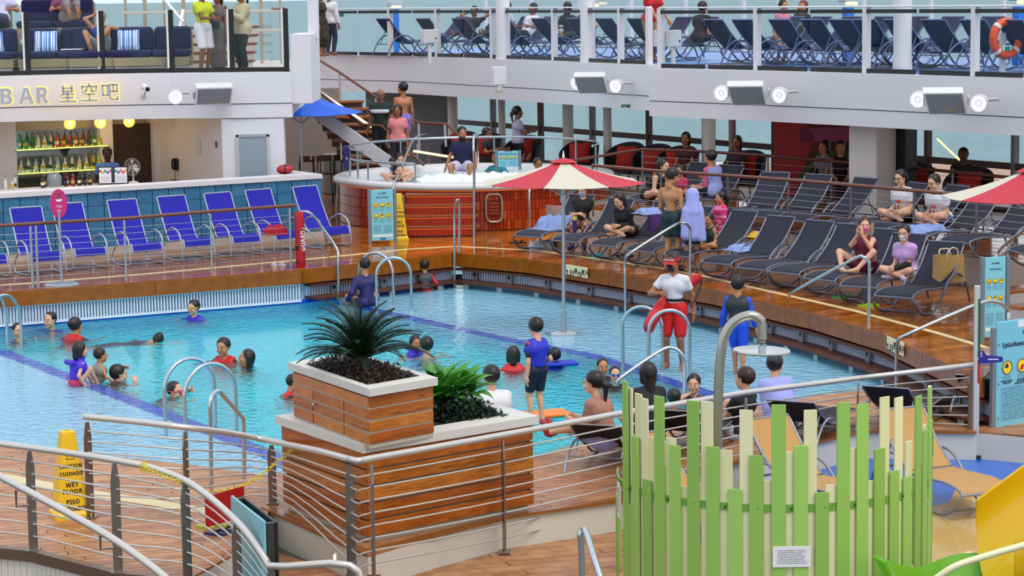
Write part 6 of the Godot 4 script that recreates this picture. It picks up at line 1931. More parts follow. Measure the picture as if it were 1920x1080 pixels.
	for q in [[V3(-5.051, 4.274, -66), "lit blue cabinet far beyond the couple"], [V3(-3.144, 4.653, -64), "slim lit blue cabinet behind the first glass panes"], [V3(2.083, 4.792, -58), "lit blue cabinet behind the bearded man"], [V3(7.366, 4.577, -50), "lit blue cabinet with a yellow lamp left of the third mast"], [V3(10.181, 4.621, -46), "lit blue cabinet with a yellow lamp behind the lifebuoy"]]:
		if k2 > 0:
			var c := thing("towel_cabinet", q[1], "cabinet", V3(q[0].x, TOP, q[0].z), .5)
			obj("body", Sh.new().box(V3(.2, 1.2, .2), V3(0, .6, 0), .02), mt("#1a74d0", .4), c)
			obj("hood", Sh.new().box(V3(.34, .14, .3), V3(0, 1.34, 0), .02), mt("#b8bcc0", .4), c)
			obj("lamp", Sh.new().box(V3(.3, .07, .06), V3(0, 1.24, .12), .01), glow("#ffe080", 1.6), c)
			var l := AreaLight3D.new()
			l.name = "lamp_light"
			l.area_size = V2(.3, .07)
			l.light_color = Color(1, .85, .5)
			l.light_energy = .06
			l.shadow_enabled = true
			l.transform = Transform3D(Basis(Vector3.UP, PI), V3(0, 1.24, .18))
			c.add_child(l)
		k2 += 1
	# camera over the bar
	var cc := thing("security_camera", "white security camera on a bracket above the bar", "camera", V3(-7.42, 3.637, -46.9))
	obj("body", Sh.new().tube([V3(-.02, .1, -.0), V3(.1, .06, .3)], .07, 12), white, cc)
	obj("lens", Sh.new().tube([V3(.1, .06, .3), V3(.102, .059, .305)], .045, 12), black, cc)
	obj("bracket", Sh.new().bar(V3(-.06, -.12, -.1), V3(.04, .03, .1), .025, 8), white, cc)
	obj("mount", Sh.new().lathe([V2(0, 0), V2(.08, 0), V2(.08, .03), V2(0, .03)], 14), white, cc, V3(-.06, -.12, -.14)).rotation.x = PI / 2
	# green exit sign
	var ex := thing("exit_sign", "small green exit sign under the set-back fascia", "sign", V3(2.526, 3.05, -49.9), .5)
	obj("plate", Sh.new().box(V3(.22, .07, .02), Vector3.ZERO, .004), mt("#0c5a48", .4), ex)
	text("lettering", "EXIT", .04, mt("#d8f0e0", .5), ex, Transform3D(Basis(), V3(-.03, -.018, .011)), .003)
	ex = thing("exit_sign", "green exit sign behind the glass beside the couple", "sign", V3(-4.622, 5.011, -62.5), .5)
	obj("plate", Sh.new().box(V3(.4, .1, .02), Vector3.ZERO, .004), mt("#0c6a4c", .4), ex)
	text("lettering", "EXIT", .05, mt("#d8f0e0", .5), ex, Transform3D(Basis(), V3(-.03, -.025, .011)), .003)
func flood(label: String, p: Vector3, aim: Vector3) -> void:
	var t := thing("floodlight", label, "light", p, 0, "floodlights on the fascias")
	var b := Basis.looking_at(-aim.normalized(), Vector3.UP)
	t.basis = b
	obj("housing", Sh.new().lathe([V2(.05, -.2), V2(.11, -.16), V2(.15, -.03), V2(.16, .04), V2(.15, .05), V2(.14, .02)], 20), mt("#c8c8d0", .35), t).rotation.x = PI / 2
	obj("face", Sh.new().lathe([V2(0, .02), V2(.14, .02)], 20), glow("#d8d8e4", .2), t).rotation.x = PI / 2
	for k in 13:
		var a := TAU * k / 12
		var r := .1 if k < 12 else 0.0
		obj("bulb", Sh.new().ell(V3(cos(a) * r, sin(a) * r, .03), V3(.022, .022, .012), 8, 6), glow("#ffffff", 1.3), t)
	obj("bracket", Sh.new().tube(cr([V3(0, 0, -.15), V3(.12, .0, -.24), V3(.26, .0, -.26)], 3), .03, 8), mt("#b4b4ba", .4), t)
	var l := AreaLight3D.new()
	l.name = "flood_light"
	l.area_size = V2(.24, .24)
	l.light_color = Color(.95, .95, 1)
	l.light_energy = .15
	l.shadow_enabled = true
	l.transform = Transform3D(Basis(Vector3.UP, PI), V3(0, 0, .07))
	t.add_child(l)
func speaker(label: String, p: Vector3, turn: float, roll: float) -> void:
	var t := thing("speaker", label, "speaker", p)
	t.rotation = V3(.3, turn, 0)
	obj("cabinet", Sh.new().prism(PackedVector2Array([V2(-.36, -.17), V2(.36, -.17), V2(.4, .2), V2(-.34, .2)]) if roll < 0 else PackedVector2Array([V2(-.3, -.2), V2(.36, -.2), V2(.28, .19), V2(-.4, .19)]), -.3, .0), mt("#d0d0d6", .4), t)
	obj("grille", Sh.new().prism(PackedVector2Array([V2(-.33, -.14), V2(.33, -.14), V2(.37, .17), V2(-.31, .17)]) if roll < 0 else PackedVector2Array([V2(-.28, -.18), V2(.32, -.18), V2(.25, .17), V2(-.37, .17)]), .0, .012), tri(mt("#74767c", .6), V3(8, 8, 8)), t)
	obj("badge", Sh.new().box(V3(.09, .02, .004), V3(.06, -.13, .014)), mt("#a89040", .4), t)
	for s in [-1, 1]: obj("bracket", Sh.new().box(V3(.03, .14, .2), V3(s * .38, 0, -.2), .01), mt("#c0c0c6", .4), t)
# ---------------------------------------------------------------- stairs, lounge by the windows
func build_mid() -> void:
	var st := thing("stairs", "long stairs with brown treads and a white stringer from the upper deck", "stairs")
	for k in 9:
		var p := V3(-3.15 - k * .13, 1.62 + k * .17, -53.3 - k * .28)
		obj("tread", Sh.new().box(V3(1.35, .06, .34), Vector3.ZERO, .01), mt("#8a4c24", .4), st, p, .12)
		obj("riser", Sh.new().box(V3(1.3, .12, .03), V3(0, -.09, -.12)), mt("#6a5a50", .5), st, p, .12)
	obj("stringer", Sh.new().prism(PackedVector2Array([V2(0, 0), V2(0, .35), V2(4.0, -2.35), V2(4.0, -2.75)]), -.05, .05), mt("#c8c8d0", .45), st, V3(-4.512, 2.712, -53.2), -.25)
	obj("light_strip", Sh.new().bar(V3(-4.738, 3.375, -55.2), V3(-3.241, 2.39, -54.6), .03, 6), glow("#fff0c0", 1.2), st)
	obj("landing_light", Sh.new().bar(V3(-2.276, 1.87, -54), V3(-1.336, 1.705, -54), .03, 6), glow("#ffd890", 1.4), st)
	post_rail("stair_railing", "brown-capped wire railing climbing the stairs on the near side", [V3(-4.606, 1.763, -53), V3(-3.903, 1.753, -53), V3(-3.459, 1.746, -53)], .4, 0, brown_rail, mt("#b8b8bc", .4), [V3(-4.647, 3.447, -54), V3(-3.918, 2.893, -53.6), V3(-3.434, 2.555, -53.3), V3(-2.959, 2.516, -53.2), V3(-2.719, 2.29, -53), V3(-1.978, 1.63, -52.6)])
	var r2 := post_rail("stair_railing", "brown-capped wire railing climbing the stairs on the far side", [V3(-4.124, 1.541, -56), V3(-3.277, 1.528, -56), V3(-2.244, 1.541, -55.6)], .4, 0, brown_rail, mt("#b8b8bc", .4), [V3(-5.011, 4.071, -58), V3(-4.197, 3.651, -57), V3(-3.265, 3.045, -56.4), V3(-2.731, 2.665, -56), V3(-2.187, 2.446, -55.6), V3(-1.508, 2.414, -55.3), V3(-1.123, 2.054, -55)])
	for q in [[V3(-4.197, 3.651, -57), V3(-4.17, 2.596, -57)], [V3(-3.266, 3.019, -56.4), V3(-3.272, 2.155, -56.4)], [V3(-2.2, 2.433, -55.6), V3(-2.201, 1.735, -55.6)], [V3(-1.56, 2.401, -55.3), V3(-1.544, 1.874, -55.3)]]:
		obj("post", Sh.new().bar(q[0], q[1], .03, 8), mt("#b8b8bc", .4), r2)
	for k in 6:
		var f := .2 + k * .25
		obj("cable", Sh.new().bar(V3(-4.955, 4.049, -57.8) + V3(0, -f, 0), V3(-3.253, 3.018, -56.4) + V3(0, -f, 0), .005, 5), mt("#a8a8ac", .3, .7), r2)
	# recess beside the bar with high chairs
	struct("wall_recess", Sh.new().box(V3(2.2, 2.6, .2), Vector3.ZERO), mt("#8c8078", .6)).position = V3(-5.4, 1.9, -58.5)
	struct("wall_lounge_end", Sh.new().box(V3(2.3, 2.6, .2), Vector3.ZERO), mt("#8494a0", .5)).position = V3(-2.75, 1.75, -62.6)
	struct("wall_recess_panel", Sh.new().box(V3(.35, 2.4, .3), Vector3.ZERO), mt("#c0bec0", .5)).position = V3(-5.623, 1.325, -61.301) + V3(0, .1, -1.2)
	for k in 3:
		var hc := thing("bar_stool", ["tall dark bar stool in the dim recess by the white wall", "tall dark bar stool in the recess, middle of the three", "tall dark bar stool in the recess behind the blue parasol's pole"][k], "stool", Vector3.ZERO, .3 * k)
		hc.position = V3(-4.75 + k * .42, .62, -53.5 - .2 * k)
		for s in 4: obj("leg", Sh.new().bar(V3(.2 * (1 if s & 1 else -1), 0, .2 * (1 if s & 2 else -1)), V3(.15 * (1 if s & 1 else -1), 1.1 if s & 2 else 1.1, .15 * (1 if s & 2 else -1)), .016, 6), black, hc)
		obj("seat", Sh.new().box(V3(.4, .05, .4), V3(0, .78, 0), .02), mt("#5a2c18", .5), hc)
		obj("backrest", Sh.new().box(V3(.36, .14, .03), V3(0, 1.12, -.16), .02), mt("#5a2c18", .5), hc)
		obj("foot_ring", Sh.new().tube([V3(-.18, .3, -.18), V3(.18, .3, -.18), V3(.18, .3, .18), V3(-.18, .3, .18)], .012, 6, true), black, hc)
	var bs := thing("notice_stand", "small black notice stand below the stairs", "sign", V3(-5.369, 0.866, -62.032), .1)
	bs.position.y = DECK
	obj("board", Sh.new().box(V3(.24, .34, .03), V3(0, .75, 0), .006), mt("#34343c", .5), bs)
	obj("badge", Sh.new().box(V3(.09, .04, .004), V3(0, .82, .018), .001), mt("#7c50b0", .5), bs)
	for s in [-1, 1]: obj("leg", Sh.new().box(V3(.03, .7, .03), V3(s * .1, .35, 0), .004), black, bs)
	var cab := thing("service_cabinet", "grey service cabinet between the mosaic wall end and the whirlpool", "cabinet", V3(-4.385, 0.908, -55.8) + V3(0, 0, -1.5), .2)
	cab.position.y = DECK
	obj("body", Sh.new().box(V3(.5, .95, .5), V3(0, .475, 0), .01), mt("#6c6c70", .45), cab)
	obj("worktop", Sh.new().box(V3(.56, .04, .56), V3(0, .97, 0), .008), mt("#8c8c90", .35), cab)
	var rb := thing("red_buoy", "red float hanging at the white wall's end behind the mosaic wall", "float", V3(-4.601, 2.016, -46.75), .2)
	obj("body", Sh.new().ell(Vector3.ZERO, V3(.17, .1, .1), 16, 10), mt("#a01420", .4), rb)
	obj("band", Sh.new().lathe([V2(.105, -.02), V2(.108, 0), V2(.105, .02)], 16), black, rb).rotation.z = PI / 2
	# lounge armchairs with red cushions along the window
	var redp := tri(mt("#ffffff", .8, 0.0, {"albedo_texture": ntex(.09, ["#c82418", "#b81c14", "#a01410", "#d8603c"], 128, 2, FastNoiseLite.TYPE_CELLULAR)}), V3(3, 3, 3))
	var ac := arm_chair()
	var spots := [[V3(-0.659, 1.602, -55.145), "beneath the first window behind the seated man"], [V3(0.275, 1.685, -54.492), "under the woman at the window"], [V3(1.592, 1.658, -53.169), "behind the parasol's finial"], [V3(2.582, 1.585, -51.954), "just right of the parasol"], [V3(3.17, 1.651, -51.278), "behind the children on loungers"], [V3(3.672, 1.668, -50.631), "with paired cushions behind the thick column"], [V3(5.035, 1.538, -49.315), "holding the dark-dressed person by the poster"], [V3(6.645, 1.52, -47.272), "in front of the red poster"], [V3(8.038, 1.51, -46.091), "behind the seated couple"], [V3(9.052, 1.46, -45.241), "under the man in black and red"], [V3(-1.249, 1.62, -55.745), "nearest the stairs' foot"]]
	for k in spots.size():
		var d: float = 57.5 - (spots[k][0].x + 1.3) * 1.35
		var px: float = spots[k][0].x / -spots[k][0].z * d
		var p := V3(px, TIER, -d)
		var o := ac if k == 0 else copy_of(ac, p, 0, "", "lounge_armchair")
		o.position = p
		o.rotation.y = -.5
		tag(o, "dark round armchair " + spots[k][1], "armchair", "lounge armchairs by the windows")
		cushion("cushion", "red patterned cushion on the armchair " + spots[k][1], "cushion", redp, p + V3(.02, .44, -.1), -.5 + .2 * (k % 3), -.25, .5, "red cushions by the windows")
		if k in [5, 8]: cushion("cushion", "second red patterned cushion on the armchair " + spots[k][1], "cushion", redp, p + V3(.3, .44, -.15), -.2, -.2, .46, "red cushions by the windows")
	# poster
	var po := thing("poster", "large dark red poster lettered IS YOURS TO TA behind the raised tier", "poster")
	var pc := V3(6.45, 2.35, -48.6)
	po.position = pc
	po.rotation.y = -.15
	obj("board", Sh.new().box(V3(1.75, 2.5, .04), Vector3.ZERO), tri(mt("#8c1420", .5, 0.0, {"albedo_texture": ntex(.015, ["#701020", "#d83038", "#a01828", "#400810"], 128, 2)}), V3(.4, .4, .4)), po)
	text("lettering", "IS YOURS TO TA", .15, mt("#d8a8a8", .5), po, Transform3D(Basis().scaled(V3(.75, 1.15, 1)), V3(.42, .66, .024)), .004, "Droid Serif")
	text("lettering", "THE WORLD", .12, mt("#b87878", .5), po, Transform3D(Basis(), V3(.45, .9, .024)), .004, "Droid Serif")
	obj("crowd_band", Sh.new().box(V3(1.1, .3, .006), V3(.25, .1, .022)), tri(mt("#ffffff", .5, 0.0, {"albedo_texture": ntex(.3, ["#581030", "#b04878", "#803060"], 64, 1)}), V3(4, 4, 4)), po)
	obj("pitch", Sh.new().prism(PackedVector2Array([V2(-.45, -.9), V2(.85, -.9), V2(.85, -.25), V2(.1, -.25)]), .02, .026), mt("#3c5018", .5), po)
	obj("ribbon", Sh.new().prism(PackedVector2Array([V2(-.85, -1.2), V2(-.4, -1.2), V2(.0, .05), V2(-.5, .9), V2(-.85, 1.0)]), .02, .025), mt("#a01824", .5), po)
	# diagonal light on a window
	tag(obj("light_tube", Sh.new().bar(V3(8.255, 2.608, -44.3), V3(8.613, 2.218, -43.9), .018, 6), glow("#f8d890", 1.2)), "thin yellow light tube slanting across the window at the far right", "lamp")
# ---------------------------------------------------------------- planter, near rails, fence and splash area
func leaf_mound(called: String, parent: Node, poly: PackedVector2Array, y: float, hgt: float, count: int, size: float, cols: Array, seed_: int) -> void:
	var rng := RandomNumberGenerator.new()
	rng.seed = seed_
	var nz := noise(1.8, 2)
	var lo := Vector2.INF
	var hi := -Vector2.INF
	for p in poly:
		lo = lo.min(p)
		hi = hi.max(p)
	var sh := []
	for c in cols: sh.append(Sh.new())
	var n := 0
	while n < count:
		var p := V2(rng.randf_range(lo.x, hi.x), rng.randf_range(lo.y, hi.y))
		if not Geometry2D.is_point_in_polygon(p, poly): continue
		n += 1
		var e := 9.0
		for i in poly.size(): e = minf(e, p.distance_to(Geometry2D.get_closest_point_to_segment(p, poly[i], poly[(i + 1) % poly.size()])))
		var h := hgt * minf(1.0, e * 5.0 + .2) * (.75 + .5 * nz.get_noise_2d(p.x * 3, p.y * 3))
		var at := V3(p.x, y + h * sqrt(rng.randf()), p.y)
		var B := Basis(Vector3.UP, rng.randf() * TAU) * Basis(Vector3.RIGHT, rng.randf_range(-1.2, .4))
		var s: Sh = sh[rng.randi() % sh.size()]
		var w := size * rng.randf_range(.7, 1.2)
		var nn := B * Vector3.UP
		var a := s.pt(at, nn)
		var b := s.pt(at + B * V3(w * .35, 0, w * .5), nn)
		var c := s.pt(at + B * V3(0, -.1 * w, w), nn)
		var d := s.pt(at + B * V3(-w * .35, 0, w * .5), nn)
		s.tri(a, b, c)
		s.tri(a, c, d)
	for k in cols.size(): stuff(obj(called, sh[k], mt(cols[k], .6), parent))
func build_planter() -> void:
	var t := thing("planter", "tall two-level teak planter with white stone rims", "planter")
	var C := V2(-1.5, -22.73)
	var L := V2(-2.5, -24.36)
	var R := V2(.19, -24.13)
	var Q := L + R - C
	var C2 := V2(-1.446, -22.603)
	var L2 := V2(-2.351, -24.256)
	var R2 := V2(-0.834, -23.202)
	var Q2 := L2 + R2 - C2
	var core := mt("#b4ae9c", .6)
	obj("core", Sh.new().slab(PackedVector2Array([L.lerp(Q, .01).lerp(C, .02), C.lerp(Q, .02), R.lerp(L, .02), Q.lerp(C, .03)]), -.05, .94), core, t)
	obj("core", Sh.new().slab(PackedVector2Array([L2, C2, R2, Q2]), 1.0, 1.5), core, t)
	var rows := 5
	for r in rows:
		var y0 := .07 + r * .175
		for f in [[L, C, .94], [C, R, .94], [R, Q, .94]]:
			plank_on(t, f[0], f[1], 0.0, 1.0, y0, y0 + .157, r)
	for r in 4:
		var y0 := 1.045 + r * .124
		plank_on(t, C2, R2, 0, 1, y0, y0 + .105, r + 1)
		plank_on(t, R2, Q2, 0, 1, y0, y0 + .105, r)
		if r == 3:
			plank_on(t, L2, C2, 0, 1, y0, y0 + .105, 2)
		else:
			for s in [[0, .275], [.283, .685], [.693, 1.0]]: plank_on(t, L2, C2, s[0], s[1], y0, y0 + .105, r + int(s[0] * 10))
	var latch := L2.lerp(C2, .31)
	obj("door_knob", Sh.new().ell(V3(latch.x - .03, 1.26, latch.y + .03), V3(.016, .02, .016), 10, 8), chrome, t)
	var stone := mt("#c6c4be", .55)
	for q in [[[L, C, R, Q], .94, 1.03, .28], [[L2, C2, R2, Q2], 1.54, 1.62, .16]]:
		var ctr := Vector2.ZERO
		for p in q[0]: ctr += p / 4.0
		for i in 4:
			var a: Vector2 = q[0][i]
			var b: Vector2 = q[0][(i + 1) % 4]
			var ao := a + (a - ctr).normalized() * .075
			var bo := b + (b - ctr).normalized() * .075
			obj("rim", Sh.new().slab(PackedVector2Array([ao, bo, b.lerp(ctr, q[3]), a.lerp(ctr, q[3])]), q[1], q[2]), stone, t)
	obj("soil", Sh.new().slab(PackedVector2Array([L, C, R, Q]), .93, .98), mt("#1a120c", .9), t)
	obj("soil", Sh.new().slab(PackedVector2Array([L2, C2, R2, Q2]), 1.5, 1.58), mt("#1a120c", .9), t)
	# white base and teak lip of the platform
	var base := [V2(-2.68, -24.489), V2(-1.49, -22.45), V2(.35, -23.98), V2(1.147, -24.896), V2(2.909, -26.993), V2(5.701, -27.844)]
	var wall := struct("wall_platform", Sh.new().ribbon([V2(-2.68, -24.489), V2(-1.49, -22.45), V2(-0.116, -23.906), V2(1.074, -24.604), V2(2.065, -26.032), V2(4.332, -28.372), V2(5.771, -28.187)], .0, .06, -.37, -.02), mt("#cac6ba", .5))
	obj("lip", Sh.new().ribbon([V2(-2.68, -24.489), V2(-1.49, -22.45), V2(-0.116, -23.906), V2(1.074, -24.604), V2(2.065, -26.032), V2(4.332, -28.372), V2(5.771, -28.187)], .0, .1, -.02, .012), tri(mt("#8c5426", .2), Vector3.ONE), wall)
	for q in [V3(-2.421, -0.074, -23.3), V3(-1.756, -0.097, -22.6)]:
		var w := thing("wall_light", ["small oval wall light on the white riser beside the blue notice board", "small oval wall light on the white riser, by the planter's near corner"][0 if q.x < -2.0 else 1], "light", q + V3(-.06, 0, .06), -.9, "riser lights below the planter")
		obj("bezel", Sh.new().ell(Vector3.ZERO, V3(.04, .06, .012), 14, 8), mt("#b8b0a0", .4, .4), w)
		obj("lens", Sh.new().ell(V3(0, 0, .006), V3(.028, .045, .012), 14, 8), glow("#fff0d0", .9), w)
	# plants
	var c2 := (L2 + R2) * .5
	var inner2 := PackedVector2Array([L2.lerp(c2, .16), C2.lerp(c2, .14), R2.lerp(c2, .16), Q2.lerp(c2, .14)])
	var gc := thing("ground_cover", "low dark brown-leaved ground cover round the palm", "plant")
	leaf_mound("foliage", gc, inner2, 1.57, .17, 5200, .035, ["#2a1c14", "#1c1810", "#3a2418"], 3)
	var palm := thing("sago_palm", "dark green sago palm on the planter's upper level", "palm", V3(c2.x, 1.6, c2.y))
	obj("trunk", Sh.new().lathe([V2(.09, -.05), V2(.11, .06), V2(.07, .16), V2(0, .19)], 14, true), mt("#2c2014", .8), palm)
	var rng := RandomNumberGenerator.new()
	rng.seed = 21
	var gs := [mt("#0c2a12", .5), mt("#123414", .5), mt("#081e0c", .5)]
	for k in 60:
		var az := TAU * k * .618
		var el := lerpf(1.45, .32, k / 60.0) + rng.randf_range(-.08, .08)
		var ln := rng.randf_range(.6, .78)
		var path := []
		for i in 9:
			var f := i / 8.0
			var e2 := el - f * f * .38
			path.append(V3(0, .12, 0) + V3(cos(az) * cos(e2), sin(e2), sin(az) * cos(e2)) * ln * f)
		var s := Sh.new()
		s.tube(path, .006, 4)
		for i in 40:
			var f := .14 + .86 * i / 40.0
			var q := f * 8
			var a: Vector3 = path[int(q)].lerp(path[mini(int(q) + 1, 8)], q - int(q))
			var tg: Vector3 = (path[mini(int(q) + 1, 8)] - path[mini(int(q), 7)]).normalized()
			var side := tg.cross(Vector3.UP).normalized()
			var up := side.cross(tg)
			var w := .125 * sin(PI * clampf(f * .85 + .12, 0, 1))
			for sg in [-1, 1]:
				var tip: Vector3 = a + (side * sg * .95 + up * .4 + tg * .3).normalized() * w
				var n: Vector3 = (up - side * sg * .4).normalized()
				s.tri(s.pt(a - tg * .0055, n), s.pt(a + tg * .0055, n), s.pt(tip, n))
		obj("frond", s, gs[k % 3], palm)
	var c1 := (L + R) * .5
	var m1 := PackedVector2Array([C.lerp(R, .52).lerp(Q, .14), R.lerp(c1, .2), Q.lerp(c1, .2), L.lerp(Q, .62)])
	var g2 := thing("ground_cover", "dense dark green leafy ground cover under the agaves", "plant")
	leaf_mound("foliage", g2, m1, .97, .3, 3600, .06, ["#0c2a18", "#123820", "#0a2014"], 5)
	var ag := [[.35, .62, "tallest bright agave, against the planter's upper box"], [.58, .52, "middle bright agave of the lower planter bed"], [.8, .5, "bright agave beside the man in the white T-shirt"]]
	for q in ag:
		var p: Vector2 = C.lerp(R, q[0] * .8 + .18).lerp(Q.lerp(c1, .2), .55)
		var a := thing("agave", "bright green " + q[2].replace("bright ", "").replace("agave", "broad-leaved agave"), "plant", V3(p.x, 1.12, p.y))
		for k in 20:
			var az := TAU * k * .618
			var el := lerpf(1.35, .35, k / 20.0)
			var ln: float = q[1] * rng.randf_range(.75, 1.0)
			var s := Sh.new().sheet(4, 8, func(u, v):
				var e2: float = el - v * v * .35
				var ctr: Vector3 = V3(cos(az) * cos(e2), sin(e2), sin(az) * cos(e2)) * ln * v
				var side := V3(-sin(az), 0, cos(az))
				var w: float = .075 * pow(sin(PI * clampf(v * .8 + .14, 0, 1)), .8) * (1.0 - pow(v, 6))
				var up: Vector3 = side.cross(ctr.normalized() if v > 0 else Vector3.UP)
				return ctr + side * (u - .5) * 2 * w + up * pow(absf(u - .5) * 2, 2) * w * .35, .004)
			obj("leaf", s, mt(["#3c8a24", "#2c7420", "#56a030"][k % 3], .4, 0.0, {"backlight_enabled": true, "backlight": Color(.1, .22, .04)}), a)
func plank_on(t: Node, a: Vector2, b: Vector2, f0: float, f1: float, y0: float, y1: float, k: int) -> void:
	var p := a.lerp(b, f0)
	var q := a.lerp(b, f1)
	var d := q - p
	obj("plank", Sh.new().box(V3(d.length() - .006, y1 - y0, .03), Vector3.ZERO, .004), varnish[k % 4], t, V3((p.x + q.x) * .5, (y0 + y1) * .5, (p.y + q.y) * .5), -d.angle())
func build_near_rails() -> void:
	# rail A, curving down the stair at the lower edge
	var bot := [V3(-5.785, 0, -23.02), V3(-4.866, 0, -22.622), V3(-3.852, 0, -21.68), V3(-3.152, -0.01, -21.475), V3(-2.639, -0.186, -21.2), V3(-2.254, -0.333, -20.6)]
	var tops := [V3(-5.735, 1.09, -23.02), V3(-4.849, 1.045, -22.622), V3(-3.837, 1.093, -21.68), V3(-3.146, 0.939, -21.475), V3(-2.636, 0.61, -21.2), V3(-2.27, 0.313, -20.6)]
	var sm := cr([V3(-5.734, 1.112, -23.02), V3(-5.188, 1.078, -22.758), V3(-4.408, 1.081, -22.223), V3(-3.821, 1.104, -21.68), V3(-3.484, 1.052, -21.578), V3(-3.156, 0.949, -21.475), V3(-2.889, 0.812, -21.3), V3(-2.623, 0.628, -21.1), V3(-2.433, 0.508, -20.8), V3(-2.27, 0.318, -20.6)], 4)
	sm.append_array([V3(-2.078, 0.361, -20.4), V3(-1.672, 0.435, -20.2), V3(-1.504, 0.412, -20.2), V3(-1.424, 0.352, -20.2), V3(-1.389, 0.213, -20.2)])
	var ra := plate_rail("curved steel railing sweeping down past the blue panel", tops, bot, 7, sm)
	var edge := [V2(-5.785, -23.02), V2(-4.866, -22.622), V2(-3.852, -21.68), V2(-3.14, -21.41), V2(-2.6, -21.0)]
	struct("trim_30", Sh.new().ribbon(edge, -.04, .06, -.1, .012), mt("#6a5444", .35, .4))
	var cl := struct("wall_cladding", Sh.new().ribbon(edge, -.03, .0, -1.6, -.1), mt("#a8a49c", .5))
	panels(cl, "panel", edge, 0.0, .02, -1.6, -.1, .075, [mt("#d0ccc4", .45)], .006)
	# lower stair handrail
	tag(obj("stair_handrail", Sh.new().tube(cr([V3(-4.994, 1.363, -20.6), V3(-4.641, 1.258, -20.3), V3(-3.969, 1.005, -19.9), V3(-3.481, 0.805, -19.6), V3(-3.03, 0.56, -19.3), V3(-2.923, 0.453, -19.2)], 4), .034, 12), mt("#c8c4be", .3, .55)), "plain steel stair handrail slanting down the lower corner, nearest of all", "handrail")
	for q in [V3(-4.481, 1.12, -20.2), V3(-3.647, 0.836, -19.7)]:
		obj("rail_bracket", Sh.new().tube([q + V3(0, .03, 0), q + V3(.0, -.12, 0), q + V3(.1, -.12, -.05)], .012, 6), steel, get_node("stair_handrail"))
	# rail B round the platform
	bot = [V3(-4.552, 0, -24.074), V3(-3.488, 0, -23.904), V3(-2.652, 0, -24.619), V3(-1.569, 0.001, -21.375), V3(-1.369, -0.046, -21.504), V3(-0.12, -0.33, -23.596), V3(1.275, -0.379, -25.141), V3(2.762, -0.33, -26.873), V3(4.418, -0.33, -28.926), V3(5.733, -0.33, -28.312)]
	tops = [V3(-4.545, 1.062, -24.074), V3(-3.479, 0.975, -23.904), V3(-2.662, 0.677, -24.619), V3(-1.563, 1.116, -21.375), V3(-1.369, 1.092, -21.504), V3(-0.118, 0.898, -23.596), V3(1.261, 0.853, -25.141), V3(2.751, 0.717, -26.873), V3(4.407, 0.523, -28.926), V3(5.714, 0.777, -28.312)]
	bot[8] = V3(tops[8].x, -.33, tops[8].z)
	sm = cr([V3(-4.584, 1.103, -24.074), V3(-4.043, 1.059, -23.989), V3(-3.506, 1.004, -23.904), V3(-3.061, 0.867, -24.253), V3(-2.679, 0.707, -24.619), V3(-1.941, 1.004, -22.502)], 4)
	sm.append_array([V3(-1.567, 1.147, -21.375), V3(-1.5, 1.135, -21.354), V3(-1.443, 1.143, -21.334), V3(-1.348, 1.128, -21.504), V3(-0.771, 1.014, -22.578), V3(-0.101, 0.931, -23.596), V3(1.083, 0.837, -25.141), V3(2.751, 0.762, -26.873), V3(4.414, 0.565, -28.926), V3(5.714, 0.811, -28.312), V3(6.084, 0.843, -28.453)])
	plate_rail("long steel railing round the planter and along the splash area", tops, bot, 8, sm)
	# short steel rail by the fence
	tag(obj("handrail", Sh.new().tube(cr([V3(0.604, 0.054, -20.5), V3(0.598, 0.454, -20.5), V3(0.59, 0.589, -20.5), V3(0.615, 0.633, -20.5), V3(0.645, 0.627, -20.4), V3(0.695, 0.477, -20.2), V3(0.762, 0.282, -20)], 4), .03, 12), chrome), "short bent steel handrail beside the green fence", "handrail")
	# chain with hanging red sign
	var ch := thing("chain", "yellow plastic chain slung across the stair top between the railings", "chain")
	var pts := cr([V3(-3.544, 1.079, -21.475), V3(-3.383, 1.004, -21.475), V3(-3.183, 0.924, -21.475), V3(-3.112, 0.543, -22.8), V3(-2.831, 0.475, -23.4), V3(-2.621, 0.546, -23.8), V3(-2.333, 0.746, -24.1)], 8)
	for k in range(0, pts.size() - 1):
		var a: Vector3 = pts[k]
		var b: Vector3 = pts[k + 1]
		var m := (a + b) * .5
		var d := (b - a).normalized()
		var s := d.cross(Vector3.UP if k % 2 else V3(.3, .2, 1)).normalized()
		var ring := []
		for q in 8: ring.append(m + d * cos(TAU * q / 8) * a.distance_to(b) * .62 + s * sin(TAU * q / 8) * .016)
		obj("link", Sh.new().tube(ring, .0055, 5, true), mt("#d8c020", .45), ch)
	for q in [V3(-3.544, 1.079, -21.475), V3(-2.338, 0.715, -24.2)]:
		var knot := []
		for i in 14: knot.append(q + V3(sin(i * 1.1) * .03, cos(i * 1.1) * .045, (i - 7) * .006))
		obj("knot", Sh.new().tube(knot, .006, 5), mt("#d8c020", .45), ch)
	var rs := thing("hanging_sign", "red panel hanging from the yellow chain", "sign", (V3(-3.145, 0.362, -22.8) + V3(-2.809, 0.299, -23.3)) * .5)
	var dv := V3(-2.809, 0.299, -23.3) - V3(-3.145, 0.362, -22.8)
	rs.rotation.y = atan2(-dv.z, dv.x)
	obj("panel", Sh.new().box(V3(dv.length(), .32, .012), V3(0, 0, 0), .004), mt("#a81418", .45), rs)
	for s in [-1, 1]: obj("hook", Sh.new().bar(V3(s * .15, .15, 0), V3(s * .15, .19, 0), .006, 5), chrome, rs)
	# blue panel
	var A := V3(-2.703, 0.72, -21.846)
	var B := V3(-2.266, 0.72, -20.724)
	var bp := thing("notice_board", "light blue notice panel with dark back beside the stair rail", "sign", V3((A.x + B.x) * .5, -.45, (A.z + B.z) * .5), atan2(-(B.z - A.z), B.x - A.x))
	var wdt := V2(A.x - B.x, A.z - B.z).length()
